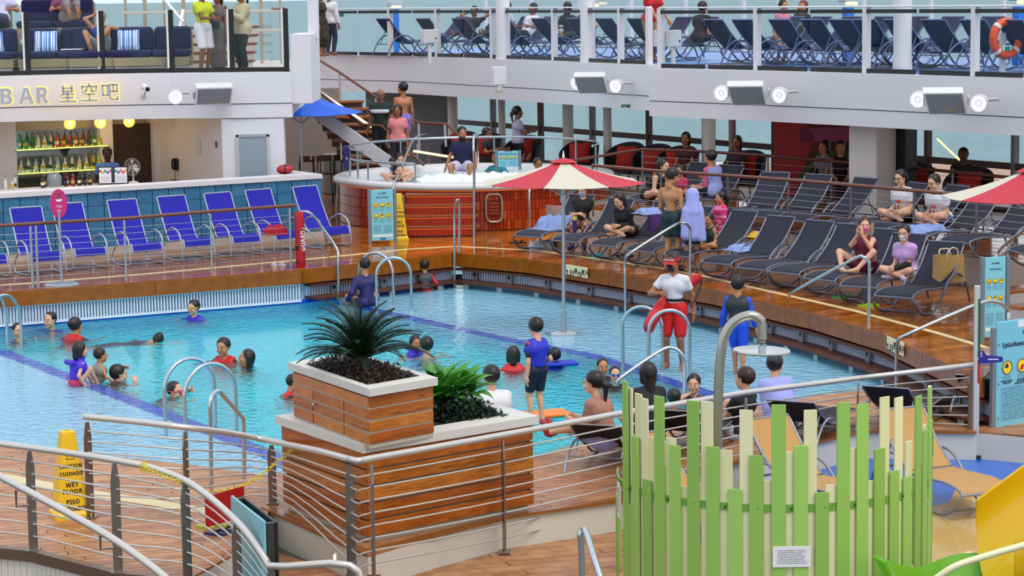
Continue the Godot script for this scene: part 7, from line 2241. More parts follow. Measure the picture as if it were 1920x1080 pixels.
	obj("face", Sh.new().box(V3(wdt, 1.17, .03), V3(0, .585, .05), .012), mt("#78b8c4", .4), bp)
	obj("back", Sh.new().box(V3(wdt * 1.02, 1.14, .03), V3(0, .58, -.06), .012), mt("#16161c", .4), bp)
	for s in [-1, 1]: obj("post", Sh.new().box(V3(.05, 1.16, .08), V3(s * (wdt * .5 - .03), .56, -.01), .006), mt("#3c3a34", .35, .4), bp)
	shoe_pair("flipper_shoe", "pair of yellow-green sandals below the red hanging sign", V3(-3.2, 0, -23.565), 1.1, mt("#a8b030", .5), mt("#c0c840", .5))
	shoe_pair("sandal", "pair of blue and black sandals below the red hanging sign", V3(-3.068, 0, -23.268), 1.4, mt("#182858", .5), mt("#101418", .5))
func build_fence() -> void:
	var c := V3(2.575, -.35, -22.5)
	var R := 1.565
	var t := thing("slat_fence", "round fence of lime green and cream slats of uneven height round the shower", "fence", c)
	var gm := [mt("#8cb854", .5), mt("#94c05c", .5), mt("#86b04e", .5)]
	var cm := [mt("#d6d4a4", .5), mt("#dcdaac", .5)]
	var hs := {"t": 2.04, "m": 1.62, "s": 1.26}
	var green := [192, "t", 229, "m", 273, "s", 323, "t", 383, "m", 456, "t", 532, "m", 621, "s", 707, "m", 797, "t", 888, "m", 977, "s", 1068, "t", 1152, "t", 1230, "m", 1301, "s", 1366, "s", 1424, "t", 1465, "m", 1503, "t", 1535, "m"]
	var cream := [199, "t", 232, "t", 255, "t", 293, "m", 361, "m", 421, "s", 505, "t", 582, "m", 664, "t", 752, "s", 843, "m", 931, "t", 1024, "s", 1111, "m", 1191, "s", 1263, "t", 1333, "t", 1387, "m", 1447, "s", 1485, "m", 1524, "t"]
	var k := 0
	for layer in [[green, R, gm, .135], [cream, R - .03, cm, .125]]:
		for i in range(0, layer[0].size(), 2):
			var px: float = 1080.0 + layer[0][i] / 2.2857
			var sn := clampf((px - 1452.0) / 303.0, -.995, .995)
			var a := asin(sn)
			var o := V3(sin(a) * layer[1], 0, cos(a) * layer[1])
			var h: float = hs[layer[0][i + 1]] + (.06 if k % 5 == 0 else 0.0) - .03 * (k % 3)
			obj("slat", Sh.new().box(V3(layer[3], h, .018), V3(0, h * .5, 0), .003), layer[2][k % layer[2].size()], t, o, a)
			k += 1
	for b in 13:
		var a := PI * .5 + (PI * 1.25) * (b / 12.0) - PI * .12
		var o := V3(sin(a) * R, 0, cos(a) * R)
		obj("slat", Sh.new().box(V3(.135, .9, .018), V3(0, .45, 0), .003), gm[b % 3], t, o, a)
	var ring := []
	for q in 49: ring.append(V2(sin(-1.75 + 3.5 * q / 48.0) * (R - .014), cos(-1.75 + 3.5 * q / 48.0) * (R - .014)))
	obj("band", Sh.new().ribbon(ring, -.006, .006, 1.02, 1.09), mt("#6c9c3c", .45), t)
	for q in 15:
		var a := -1.4 + 2.8 * q / 14.0
		obj("bolt", Sh.new().ell(V3(sin(a) * (R + .0), 1.055, cos(a) * (R + .0)), V3(.012, .012, .012), 8, 6), mt("#3c5020", .4, .4), t)
	for q in [[.0, .72, .36, .2], [-1.38, 1.0, .12, .36], [1.43, 1.5, .1, .26]]:
		var a: float = q[0]
		var n := obj("notice", Sh.new().box(V3(q[2], q[3], .006), Vector3.ZERO, .002), mt("#dcdce0", .5), t, V3(sin(a) * (R + .016), q[1] - .12, cos(a) * (R + .016)), a)
		print_block(n, V3(0, 0, .004), q[2] * .8, q[3] * .7, 8, "#505868", "#dcdce0")
	# shower
	var s := thing("pool_shower", "steel shower with a broad round head rising inside the slat fence", "shower")
	obj("pipe", Sh.new().tube(cr([V3(1.999, 0.153, -22.3), V3(2.007, 0.962, -22.3), V3(2.02, 1.551, -22.3), V3(2.048, 1.977, -22.3), V3(2.101, 2.177, -22.3), V3(2.195, 2.287, -22.3), V3(2.311, 2.333, -22.3), V3(2.394, 2.321, -22.3), V3(2.447, 2.273, -22.3)], 5), .048, 14), mt("#a8a49c", .25, .8), s)
	obj("elbow", Sh.new().tube([V3(2.442, 2.299, -22.3), V3(2.452, 2.14, -22.3), V3(2.452, 2.098, -22.3)], .046, 14), mt("#b8b0a0", .25, .8), s)
	obj("ball_joint", Sh.new().ell(V3(2.452, 2.071, -22.3), V3(.035, .03, .035), 12, 8), mt("#8a8478", .25, .8), s)
	obj("neck", Sh.new().lathe([V2(.04, 0), V2(.04, .06), V2(.03, .065)], 14), chrome, s, V3(2.452, 1.986, -22.3))
	obj("head", Sh.new().lathe([V2(0, .0), V2(.28, .0), V2(.285, .012), V2(.28, .024), V2(0, .026)], 40), mt("#b0b4b4", .12, .9), s, V3(2.446, 1.97, -22.3)).rotation.z = -.03
	obj("post_foot", Sh.new().bar(V3(1.999, 0.153, -22.3), V3(1.996, -0.718, -22.3), .048, 14), mt("#a8a49c", .25, .8), s)
func build_splash() -> void:
	var org := mt("#c8893c", .65)
	var fr := mt("#8a8c94", .35, .55)
	var o := sling_lounger(tri(mt("#b48a50", .75, 0.0, {"normal_enabled": true, "normal_texture": nnorm(.25, 2.0, 128, 1)}), V3(6, 6, 6)), fr)
	var k := 0
	for q in [[V3(5.211, -0.35, -24.842), 1.944, "orange sun lounger standing free beside the slide, right of the fence"], [V3(3.876, -0.35, -24.527), 2.119, "orange sun lounger behind the middle of the slat fence"], [V3(2.624, -0.35, -23.831), 2.309, "orange sun lounger mostly hidden behind the fence by the shower pipe"]]:
		var c := o if k == 0 else copy_of(o, q[0], q[1], q[2], "sun_lounger")
		if k == 0:
			c.position = q[0]
			c.rotation.y = q[1]
		tag(c, q[2], "sun lounger", "orange loungers by the splash area")
		k += 1
	var d := sling_lounger(mt("#17171c", .7), mt("#8a8c94", .35, .5))
	k = 0
	for q in [[V3(1.51, 0, -27.656), -1.894, "black-backed lounger under the woman in a dusty pink blouse"], [V3(2.564, 0, -28.47), -1.911, "black-backed lounger under the woman with long black hair"], [V3(4.139, 0, -28.904), -2.026, "black-backed lounger under the person in the lavender towel"], [V3(5.459, 0, -29.781), -2.043, "black-backed empty lounger just right of the fence's middle"], [V3(6.777, 0, -30.502), -2.05, "black-backed empty lounger beside the green and red pole"]]:
		var c := d if k == 0 else copy_of(d, q[0], q[1], q[2], "sun_lounger")
		if k == 0:
			c.position = q[0]
			c.rotation.y = q[1]
		c.scale.y = .6
		tag(c, q[2], "sun lounger", "dark loungers on the near deck")
		k += 1
	# height pole
	var p := thing("height_pole", "pale pole with green and red bands and a blue arm on the railing", "pole", V3(5.772, -0.33, -28.208))
	obj("post", Sh.new().box(V3(.075, 2.16, .05), V3(0, 1.08, 0), .01), mt("#c4c4c0", .35, .3), p)
	obj("band", Sh.new().box(V3(.035, .74, .052), V3(.022, 1.63, 0), .004), mt("#0c5a30", .45), p)
	obj("band", Sh.new().box(V3(.035, .3, .052), V3(.022, 1.08, 0), .004), mt("#b02018", .45), p)
	obj("arm", Sh.new().prism(PackedVector2Array([V2(.02, 1.18), V2(.32, 1.20), V2(.32, 1.26), V2(.12, 1.28), V2(.08, 1.34), V2(.02, 1.34)]), -.035, .035), mt("#201c80", .45), p)
	var mk := mt("#d8d8f0", .5)
	for q in 2: obj("emblem", Sh.new().tube([V3(.035, 1.27 + q * .035, .037), V3(.065, 1.27 + q * .035, .037), V3(.05, 1.295 + q * .035, .037)], .005, 5, true), mk, p)
	obj("emblem_band", Sh.new().box(V3(.13, .014, .003), V3(.2, 1.235, .036)), mk, p)
	obj("foot", Sh.new().box(V3(.12, .04, .1), V3(0, .0, 0), .006), black, p)
	# splash sign
	var A := V3(6.03, 0.952, -28.457)
	var s := thing("splash_sign", "large pale blue waterslide rules sign fixed to the steel railing", "sign", V3(A.x, 0, A.z) + V3(.55 * .816, 0, -.55 * .58) + V3(.03, 0, .05), .617)
	var w := 1.12
	obj("panel", Sh.new().box(V3(w, 1.36, .03), V3(0, .66, 0), .02), mt("#74bcd0", .4), s)
	obj("edge_post", Sh.new().box(V3(.06, 1.3, .06), V3(-w * .5 - .02, .62, -.03), .01), mt("#8c9094", .35, .5), s)
	obj("top_strip", Sh.new().box(V3(.6, .085, .004), V3(.12, 1.28, .017)), mt("#d8e4e8", .5), s)
	obj("lettering", han(Sh.new(), "水滑道池規則", .085, .004, V3(-.1, 1.13, .018)), mt("#123048", .5), s)
	text("lettering", "Splashaway Bay Waterslides", .062, mt("#0c2438", .5), s, Transform3D(Basis(), V3(-.46, 1.03, .018)), .003, "Droid Sans", false)
	obj("lettering", han(Sh.new(), "規尺水池", .055, .004, V3(.0, .95, .018)), mt("#2c58a8", .5), s)
	text("lettering", "Maximum Depth", .042, mt("#1c3c8c", .5), s, Transform3D(Basis(), V3(-.06, .89, .018)), .003, "Droid Sans", false)
	for k2 in 4:
		picto(s, V3(-.37 + k2 * .27, .745, .017), .09, k2 + 2)
		print_block(s, V3(-.37 + k2 * .27, .62, .0175), .16, .04, 3, "#1c3850", "#74bcd0")
	text("lettering", "Shower before", .022, mt("#0c2438", .5), s, Transform3D(Basis(), V3(-.37, .575, .018)), .002)
	text("lettering", "using pool", .022, mt("#0c2438", .5), s, Transform3D(Basis(), V3(-.37, .55, .018)), .002)
	text("lettering", "Go on back", .022, mt("#0c2438", .5), s, Transform3D(Basis(), V3(-.1, .575, .018)), .002)
	text("lettering", "feet forward", .022, mt("#0c2438", .5), s, Transform3D(Basis(), V3(-.1, .55, .018)), .002)
	text("lettering", "with arms crossed", .022, mt("#0c2438", .5), s, Transform3D(Basis(), V3(-.1, .525, .018)), .002)
	print_block(s, V3(-.14, .28, .0175), .68, .42, 18, "#1c3850", "#74bcd0")
	obj("badge", Sh.new().box(V3(.14, .07, .004), V3(.1, .05, .017)), mt("#1c4098", .5), s)
	for yy in [.06, .5, 1.0]: obj("bolt", Sh.new().ell(V3(-w * .5 + .04, yy + .05, .017), V3(.014, .014, .008), 8, 6), mt("#70787c", .3, .6), s)
	# slide parts
	var green := mt(Color(.42, .68, .04), .12, 0.0, {"backlight_enabled": true, "backlight": Color(.5, .8, .02), "clearcoat_enabled": true, "clearcoat": .6})
	var g := thing("slide_bowl", "glossy green fluted bowl of the water slide at the lower corner", "slide")
	obj("shell", Sh.new().sheet(30, 12, func(u, v):
		var a: float = lerpf(-.2, PI + .5, u)
		var fl: float = 1.0 + .07 * sin(u * 16.0) * v
		var c := V3(4.22, -.5, -20.6)
		return c + V3(-cos(a) * (.2 + .62 * v) * fl * 1.05, .8 * v * v * (1.0 - .25 * sin(u * PI) * v) + .06 * sin(u * 16.0) * v, -sin(a) * (.2 + .55 * v) * fl * .9), .03), green, g)
	var yl := mt(Color(.88, .78, .06), .1, 0.0, {"backlight_enabled": true, "backlight": Color(.9, .7, .02), "clearcoat_enabled": true, "clearcoat": .6})
	var ysl := thing("water_slide", "glossy translucent yellow slide trough at the lower corner, above the green bowl", "slide")
	obj("trough", Sh.new().sheet(20, 16, func(u, v):
		var f := V3(4.38, -.3, -19.9).lerp(V3(6.0, .82, -20.1), v)
		var a: float = lerpf(-.3, PI + .3, u)
		return f + V3(-sin(.2) * cos(a) * .0, .55 - sin(a) * .6 + .25, -cos(a) * .85 - .6), .03), yl, ysl)
	obj("lip", Sh.new().tube(cr([V3(3.569, 0.447, -19.2), V3(3.761, 0.575, -19.2), V3(4.055, 0.639, -19.3), V3(4.467, 0.722, -19.4)], 4), .03, 12), mt(Color(.82, .82, .66), .15), ysl)
# ---------------------------------------------------------------- everyone in the picture
const LIGHT := "#d2a284"
const TAN := "#b97f58"
const BROWN := "#8a5838"
const DARK := "#4e3020"
func swimmer(label: String, at: Vector3, yaw: float, o: Dictionary) -> void:
	at.y -= .05
	o.merge({"pose": "swim", "hair": "wet", "cell": .021})
	person(label, at, yaw, o, "people in the water")
func build_people() -> void:
	make_heads()
	var wh := mt("#d4d4da", .8)
	var bk := mt("#101014", .8)
	var nv := mt("#14163a", .8)
	var rd := mt("#b01418", .6)
	var redv := mt("#c01418", .55)
	var purple := mt("#3a1cb8", .55)
	var blue := mt("#1226b8", .55)
	var lav := mt("#98a0e0", .9)
	var dk := mt("#1c1c26", .8)
	# ---- pool, shallow ends and edges
	var lg := person("lifeguard in a white T-shirt, long red shorts and red visor standing in the shallows", V3(2.39, -0.04, -33.414), -.4, {"h": 1.70, "skin": "#9a6444", "w": .96, "lean": 3, "lf": V3(.12, .08, .02), "rf": V3(-.13, .08, .0), "rh": V3(-.12, 1.17, .27), "re": V3(-.8, -.6, .1), "lh": V3(.27, .86, -.06), "rgrip": true, "look": V2(-12, 6), "gear": [["visor", rd], ["mask", nv]], "wear": [["tee", wh, .018], ["shorts", mt("#c80c10", .7), .024, {"leg": .92}], ["sole", bk, .012, {"t": "bel", "name": "belt", "planes": [[V3(0, 1.03, 0), Vector3.DOWN], [V3(0, 1.08, 0), Vector3.UP]], "caps": [[V3(0, 1.05, 0), V3(0, 1.07, 0), .145, .145]]}]]})
	var g := thing("rescue_tube", "red rescue tube slung diagonally behind the lifeguard", "rescue tube")
	obj("tube", Sh.new().tube(cr([V3(1.981, 0.589, -33.077), V3(2.029, 0.761, -33.077), V3(2.321, 1.037, -33.562), V3(2.612, 1.191, -33.758), V3(2.819, 1.307, -33.758)], 4), [.05, .075, .085, .09, .09, .09, .09, .09, .09, .09, .09, .09, .09, .09, .085, .07, .04], 14), mt("#b8141c", .4), g)
	obj("strap", Sh.new().tube(cr([V3(2.818, 1.211, -33.758), V3(2.706, 1.057, -33.364), V3(2.612, 0.935, -33.171)], 3), .014, 6), bk, g)
	obj("end_disc", Sh.new().ell(V3(1.976, 0.681, -32.983), V3(.05, .05, .09), 12, 8), mt("#8c0c14", .4), g)
	person("boy in a bright blue wetsuit and charcoal vest walking away in the shallows", V3(3.254, -0.04, -32.764), 2.85, {"h": 1.40, "hs": 1.16, "skin": TAN, "lh": V3(.3, .86, .1), "rh": V3(-.3, .86, .1), "lf": V3(.07, .08, .12), "rf": V3(-.09, .08, -.12), "wear": [["rash", mt("#0a48d0", .6), .02], ["shorts", mt("#0a48d0", .6), .02, {"leg": .95}], ["vest", mt("#23262e", .6)]]})
	person("girl in a blue life vest standing at the pool edge", V3(0.304, -0.02, -29.126), 3.75, {"h": 1.33, "hs": 1.18, "f": true, "skin": LIGHT, "hair": "short", "look": V2(-10, 8), "lh": V3(.23, .75, -.02), "rh": V3(-.2, .95, .14), "gear": [["goggles", mt("#5a40b0", .3)]], "wear": [["tee", mt("#181430", .6), .016, {"sleeve": .75}], ["shorts", mt("#141432", .6), .016, {"leg": .8}], ["vest", blue, .02], ["sole", mt("#c83870", .6), .02, {"t": "shL", "name": "pink_shoulder"}]]})
	person("man in a navy rash guard sitting, back turned, by the ladder loops", V3(-2.593, -0.06, -40.831), 3.5, {"pose": "cross", "skin": TAN, "hair": "wet", "rh": V3(.1, .1, .4), "lh": V3(.34, .12, .2), "wear": [["rash", mt("#101458", .6), .016], ["shorts", nv]]})
	person("small child in a red shirt and grey life vest sitting in the shallows", V3(-1.63, -0.1, -42.866), 3.3, {"pose": "cross", "h": 1.15, "hs": 1.28, "skin": TAN, "rh": V3(-.34, .2, .25), "wear": [["long", redv, .014], ["vest", mt("#3c3c46", .6)], ["sole", mt("#c8c0d8", .6), .062, {"t": "bel", "name": "vest_strap", "planes": [[V3(0, .2, 0), Vector3.DOWN], [V3(0, .24, 0), Vector3.UP]]}]]})
	person("little girl in a purple life vest and pink swimsuit sitting on the ledge", V3(-6.328, -0.05, -32.714), 2.2, {"pose": "cross", "h": 1.15, "hs": 1.28, "f": true, "skin": LIGHT, "hair": "bob", "lf": V3(.1, .05, .45), "rf": V3(-.06, .05, .48), "lk": V3(.2, 1, .4), "rk": V3(-.2, 1, .4), "rh": V3(-.26, .08, .1), "wear": [["shorts", mt("#c0285c", .6), .012, {"leg": .15}], ["vest", purple, .025], ["sole", purple, .05, {"t": "neck", "name": "vest_collar", "caps": [[V3(-.12, .56, -.13), V3(.12, .56, -.13), .06, .06]]}]]})
	person("toddler in a beige life vest held above the water beside the ledge", V3(-6.068, 0, -33.088), 2.0, {"pose": "swim", "hip": V3(0, -.1, 0), "h": 1.0, "hs": 1.35, "skin": TAN, "cell": .02, "hc": "#2a1810", "wear": [["vest", mt("#8c8474", .6), .03]]})
	swimmer("man with short black hair, chin-deep, holding up the toddler", V3(-5.847, 0, -33.068), 1.9, {"skin": LIGHT, "hip": V3(0, -.55, 0), "lh": V3(.1, .2, .2), "rh": V3(-.15, .02, .3), "hair": "short", "wear": [["tee", dk]]})
	swimmer("girl with wet dark hair swimming behind the boy in goggles", V3(-5.849, 0, -40.965), -1.2, {"skin": LIGHT, "f": true, "hair": "bob", "h": 1.4, "hs": 1.15, "hip": V3(0, -.46, 0), "wear": [["tank", nv]]})
	swimmer("boy in yellow goggles and a purple life vest, swimming towards the near side", V3(-5.486, 0, -39.484), -.6, {"skin": LIGHT, "h": 1.4, "hs": 1.15, "hip": V3(0, -.40, 0), "hair": "short", "gear": [["goggles", mt("#c8a018", .2)]], "wear": [["tee", mt("#1c48b0", .6)], ["vest", purple, .03]]})
	swimmer("smiling man with goggles pushed up his wet black hair", V3(-7.778, 0, -38.503), -.5, {"skin": LIGHT, "hip": V3(0, -.48, 0), "wear": [["tee", mt("#1850b0", .6)]]})
	swimmer("woman in a red life vest looking away to the smiling man", V3(-7.234, 0, -37.293), 2.6, {"skin": TAN, "f": true, "hair": "bun", "hip": V3(0, -.43, 0), "wear": [["tee", dk], ["vest", redv, .04]]})
	swimmer("child with a hand at her mouth behind the far-left ladder loops", V3(-8.174, 0, -37.388), .6, {"skin": LIGHT, "f": true, "h": 1.3, "hs": 1.18, "hip": V3(0, -.45, 0), "lh": V3(.32, .0, .3), "rh": V3(-.02, .06, .14), "hair": "wet", "wear": [["tank", nv]]})
	swimmer("swimmer in dark shorts gliding face-down across the middle of the pool", V3(-6.055, 0, -36.825), 1.75, {"skin": TAN, "lean": 84, "hip": V3(0, -.1, -.4), "np": -20, "flat": true, "lh": V3(.2, -.15, .6), "rh": V3(-.2, -.12, .75), "lf": V3(.1, -.2, -1.2), "rf": V3(-.1, -.12, -1.22), "lt": V3(0, .02, -.15), "rt": V3(0, .02, -.15), "lk": V3(0, -1, 0), "rk": V3(0, -1, 0), "wear": [["tee", mt("#3a3a46", .7)], ["shorts", dk]]})
	swimmer("swimmer with pink goggles and a raised arm near the ladder loops", V3(-4.869, 0, -31.724), 1.1, {"skin": LIGHT, "hip": V3(0, -.52, -.1), "lean": 25, "lh": V3(.2, .12, .3), "rh": V3(-.2, -.05, .5), "le": V3(.7, .6, 0), "gear": [["goggles", mt("#c02848", .3)]], "wear": [["tee", mt("#3c4458", .7)]]})
	swimmer("woman in a red life vest smiling beside a girl in mid-pool", V3(-4.406, 0, -34.805), -.35, {"skin": TAN, "f": true, "hair": "bun", "hip": V3(0, -.42, 0), "wear": [["tee", dk], ["vest", redv, .04]]})
	swimmer("girl with long wet hair facing the woman in the red vest", V3(-3.99, 0, -34.306), -1.4, {"skin": TAN, "f": true, "hair": "long", "h": 1.4, "hs": 1.12, "hip": V3(0, -.5, 0), "look": V2(0, -15), "wear": [["tee", dk]]})
	swimmer("child in a red life vest half hidden behind the planter's end", V3(-3.165, 0, -31.663), 1.6, {"skin": TAN, "h": 1.25, "hs": 1.2, "hip": V3(0, -.42, 0), "look": V2(0, 15), "wear": [["tee", dk], ["vest", redv, .04]]})
	swimmer("laughing girl in a purple life vest behind the palm", V3(-1.537, 0, -35.161), .5, {"skin": TAN, "f": true, "h": 1.1, "hs": 1.25, "hip": V3(0, -.36, 0), "hair": "bob", "wear": [["vest", purple, .035], ["sole", purple, .05, {"t": "neck", "name": "vest_collar", "caps": [[V3(-.1, .2, -.14), V3(.1, .2, -.14), .06, .06]]}]]})
	swimmer("bare-backed man with spiky black hair facing the laughing girl", V3(-1.302, 0, -34.822), 3.5, {"skin": LIGHT, "hair": "short", "hip": V3(0, -.47, 0), "wear": [["shorts", nv]]})
	swimmer("child in a red life vest seen from behind beside the standing girl", V3(0.006, 0, -33.488), 3.2, {"skin": TAN, "f": true, "h": 1.3, "hs": 1.2, "hair": "bob", "hc": "#1c1412", "hip": V3(0, -.36, 0), "wear": [["tee", redv], ["vest", redv, .04]]})
	swimmer("boy with spiky hair leaning on a blue float", V3(0.652, 0, -33.821), 3.9, {"skin": TAN, "h": 1.3, "hs": 1.15, "hair": "short", "hip": V3(0, -.46, 0), "wear": [["vest", blue, .04]]})
	var fb := thing("kickboard", "orange foam board floating behind the standing girl", "float", V3(0.431, 0.02, -29.694), .4)
	obj("board", Sh.new().box(V3(.62, .05, .42), Vector3.ZERO, .022), mt("#e07c20", .5), fb)
	fb = thing("kickboard", "blue foam float under the spiky-haired boy's arms", "float", V3(0.715, 0.03, -33.779), .2)
	obj("board", Sh.new().box(V3(.5, .05, .3), Vector3.ZERO, .022), mt("#1428b8", .5), fb)
	swimmer("child peeping over the blouse woman's shoulder from the water", V3(1.272, 0, -32.612), .2, {"skin": TAN, "h": 1.3, "hs": 1.15, "hip": V3(0, -.4, 0), "wear": [["tee", dk]]})
	swimmer("child in blue goggles beside the blouse woman's head", V3(1.426, 0, -31.962), .1, {"skin": LIGHT, "h": 1.25, "hs": 1.15, "hip": V3(0, -.4, 0), "gear": [["goggles", mt("#2038a0", .2)]], "wear": [["tee", dk]]})
	swimmer("boy in a maroon rash guard covering his face with one hand", V3(2.459, 0, -30.755), -.2, {"skin": LIGHT, "h": 1.4, "hs": 1.15, "hip": V3(0, -.36, 0), "rh": V3(-.03, .19, .17), "re": V3(-.8, -.5, .2), "hair": "short", "wear": [["long", mt("#4a1428", .6), .014, {"cuff": .75}]]})
	swimmer("dark-haired child with back turned beside the boy covering his face", V3(2.135, 0, -30.092), 3.1, {"skin": TAN, "h": 1.3, "hs": 1.2, "hair": "short", "hip": V3(0, -.47, 0), "wear": [["tee", dk]]})
	# ---- near deck
	person("man in a white T-shirt seen from behind, next to the agaves", V3(-.22, .14, -27.3), 3.5, {"pose": "cross", "skin": LIGHT, "hair": "short", "w": 1.1, "wear": [["tee", wh, .03], ["shorts", dk]]})
	person("woman in a dusty pink blouse and face mask sitting sideways on a black lounger", V3(1.064, 0.24, -26.385), -2.15, {"pose": "cross", "f": true, "w": 1.12, "h": 1.62, "skin": LIGHT, "hair": "pony", "look": V2(8, 4), "lf": V3(.06, .1, .8), "rf": V3(-.06, .1, .82), "lk": V3(0, 1, .1), "rk": V3(0, 1, .1), "lt": V3(.02, .14, .06), "rt": V3(-.02, .14, .06), "lh": V3(.1, .3, .42), "rh": V3(-.1, .3, .42), "gear": [["mask", wh]], "wear": [["long", mt("#a07060", .8), .03, {"cuff": .8}], ["pants", lav, .03, {"name": "lap_towel"}], ["shoes", mt("#a02828", .6)]]})
	person("woman with long black hair and glasses, back turned, behind the slat fence", V3(1.654, 0.22, -27.13), 3.4, {"pose": "cross", "f": true, "h": 1.6, "skin": LIGHT, "hair": "long", "gear": [["glasses", bk]], "wear": [["long", mt("#16161e", .8), .03], ["shorts", bk]]})
	person("man with cropped brown hair and a black T-shirt resting by the shower pipe", V3(2.8, -.03, -28.0), -2.2, {"pose": "cross", "skin": LIGHT, "hc": "#2c1a10", "hair": "short", "lean": -8, "lf": V3(.1, .08, .62), "rf": V3(-.12, .08, .5), "lk": V3(.2, 1, .2), "rk": V3(-.2, 1, .2), "wear": [["tee", bk, .026], ["shorts", mt("#b8bcc8", .8), .022]]})
	person("person wrapped in a lavender towel beyond the shower head", V3(3.40, -.02, -28.8), 3.6, {"pose": "cross", "f": true, "skin": LIGHT, "hair": "bun", "look": V2(-55, 6), "lh": V3(.1, .42, .2), "rh": V3(-.1, .42, .2), "wear": [["wrap", lav, .05, {"caps": [[V3(0, .1, 0), V3(0, .3, 0), .22, .2]]}]]})
	# ---- far deck
	person("person in a blue face mask, black T-shirt and chequered trousers on a lounger", V3(1.397, 0.62, -44.181), -.3, {"pose": "sit", "h": 1.56, "skin": LIGHT, "hair": "short", "look": V2(-8, 6), "lh": V3(-.1, .72, .26), "rh": V3(.08, .7, .28), "gear": [["mask", mt("#78b0dc", .8)], ["glasses", bk]], "wear": [["tee", bk, .024], ["pants", tri(mt("#ffffff", .8, 0.0, {"albedo_texture": checks()}), V3(7, 7, 7)), .018], ["shoes", mt("#281c50", .6)]]})
	person("woman with long dark hair in black looking down at her phone, cross-legged", V3(2.212, 0.99, -42.714), -.75, {"pose": "cross", "f": true, "h": 1.6, "skin": LIGHT, "hair": "long", "hc": "#22120e", "lean": 24, "np": 15, "look": V2(0, 22), "lh": V3(.02, .22, .36), "rh": V3(-.08, .2, .38), "wear": [["long", bk, .028, {"cuff": .85}], ["shorts", bk, .018, {"leg": .4}], ["sole", mt("#d0b818", .6), .02, {"t": "bel", "name": "yellow_lining", "planes": [[V3(0, .14, .12), Vector3.BACK * -1], [V3(0, .3, 0), Vector3.UP]]}]]})
	person("shirtless youth in dark green patterned swim trunks standing with his back turned", V3(2.82, 0.62, -40.196), 2.55, {"h": 1.76, "skin": "#b07850", "w": .9, "look": V2(-35, 14), "lh": V3(.2, .9, .2), "rh": V3(-.2, 1.02, .18), "lf": V3(.08, .08, -.03), "rf": V3(-.08, .08, .05), "wear": [["shorts", tri(mt("#ffffff", .7, 0.0, {"albedo_texture": ntex(.1, ["#0c1624", "#101c30", "#1c5a4c", "#0a1420"], 64, 2)}), V3(3, 3, 3)), .028, {"leg": .75}]]})
	person("child standing with a lavender towel draped over head and back", V3(3.174, 0.62, -39.916), 3.3, {"h": 1.40, "hs": 1.15, "skin": TAN, "hair": "none", "lh": V3(.2, 1.0, .2), "rh": V3(-.2, 1.0, .2), "wear": [["trunks", mt("#20305c", .7), .025, {"leg": .7}], ["sole", lav, .03, {"t": "che", "name": "towel", "caps": [[V3(0, 1.60, .0), V3(0, 1.66, .0), .15, .145], [V3(0, 1.55, -.02), V3(0, 1.3, -.02), .14, .2], [V3(-.1, 1.3, -.03), V3(-.16, .72, -.08), .14, .12], [V3(.1, 1.3, -.03), V3(.16, .8, -.08), .14, .12], [V3(0, 1.2, -.08), V3(0, .78, -.12), .13, .12]], "planes": [[V3(0, .66, 0), Vector3.DOWN]]}]]})
	person("small girl wrapped in a striped pink towel, facing the wrapped child", V3(3.874, 0.62, -42.127), -1.2, {"h": 1.14, "hs": 1.28, "f": true, "skin": TAN, "hair": "pony", "rh": V3(-.1, 1.15, .42), "lh": V3(.18, .9, .2), "wear": [["wrap", tri(mt("#ffffff", .9, 0.0, {"albedo_texture": pinks()}), V3(1.6, 1.6, 1.6)), .05, {"fore": false, "caps": [[V3(0, 1.0, 0), V3(0, .5, 0), .2, .22]], "planes": [[V3(0, .4, 0), Vector3.DOWN]]}]]})
	person("girl in a dark patterned swimsuit sitting behind the pink-towelled child", V3(3.535, 0.95, -40.283), -.6, {"pose": "cross", "h": 1.2, "hs": 1.2, "f": true, "skin": TAN, "hair": "short", "wear": [["tank", mt("#143a34", .7)], ["shorts", mt("#143a34", .7), .014, {"leg": .2}]]})
	var fw := person("woman in a maroon romper and pink mask taking a picture with a raised phone", V3(5.682, 1, -36.607), -.55, {"pose": "cross", "f": true, "w": 1.2, "h": 1.6, "skin": LIGHT, "hair": "bun", "hc": "#3a2016", "lean": 4, "look": V2(30, 0), "lf": V3(.06, .08, .5), "rf": V3(-.25, .06, .42), "lk": V3(.5, .8, .4), "rk": V3(-.8, .6, .4), "lh": V3(.10, .66, .38), "rh": V3(.02, .66, .38), "le": V3(.6, -1, .3), "re": V3(-.6, -1, .3), "ld": V3(0, 1, .1), "rd": V3(0, 1, .1), "gear": [["mask", mt("#d8609c", .8)]], "wear": [["tank", mt("#5c0c2c", .8), .03], ["shorts", mt("#5c0c2c", .8), .03, {"leg": .8}]]})
	var ph := thing("phone", "phone held up by the woman in maroon", "phone", V3(5.79, 1.697, -36.607), .3)
	obj("case", Sh.new().box(V3(.075, .15, .012), Vector3.ZERO, .004), mt("#a08068", .3), ph)
	obj("screen", Sh.new().box(V3(.068, .14, .002), V3(0, 0, -.007), .001), mt("#181c24", .15), ph)
	person("young woman in a lilac T-shirt, white mask and glasses cross-legged on a lounger", V3(6.208, 1, -35.634), -.75, {"pose": "cross", "f": true, "h": 1.58, "skin": LIGHT, "hair": "bun", "look": V2(18, 4), "lh": V3(-.02, .2, .36), "rh": V3(-.12, .2, .34), "gear": [["mask", wh], ["glasses", bk]], "wear": [["tee", mt("#b898cc", .8), .032], ["shorts", wh, .02], ["sole", bk, .022, {"t": "faL", "name": "arm_sleeve"}], ["shoes", mt("#c4bcd4", .8), .008, {"name": "socks"}]]})
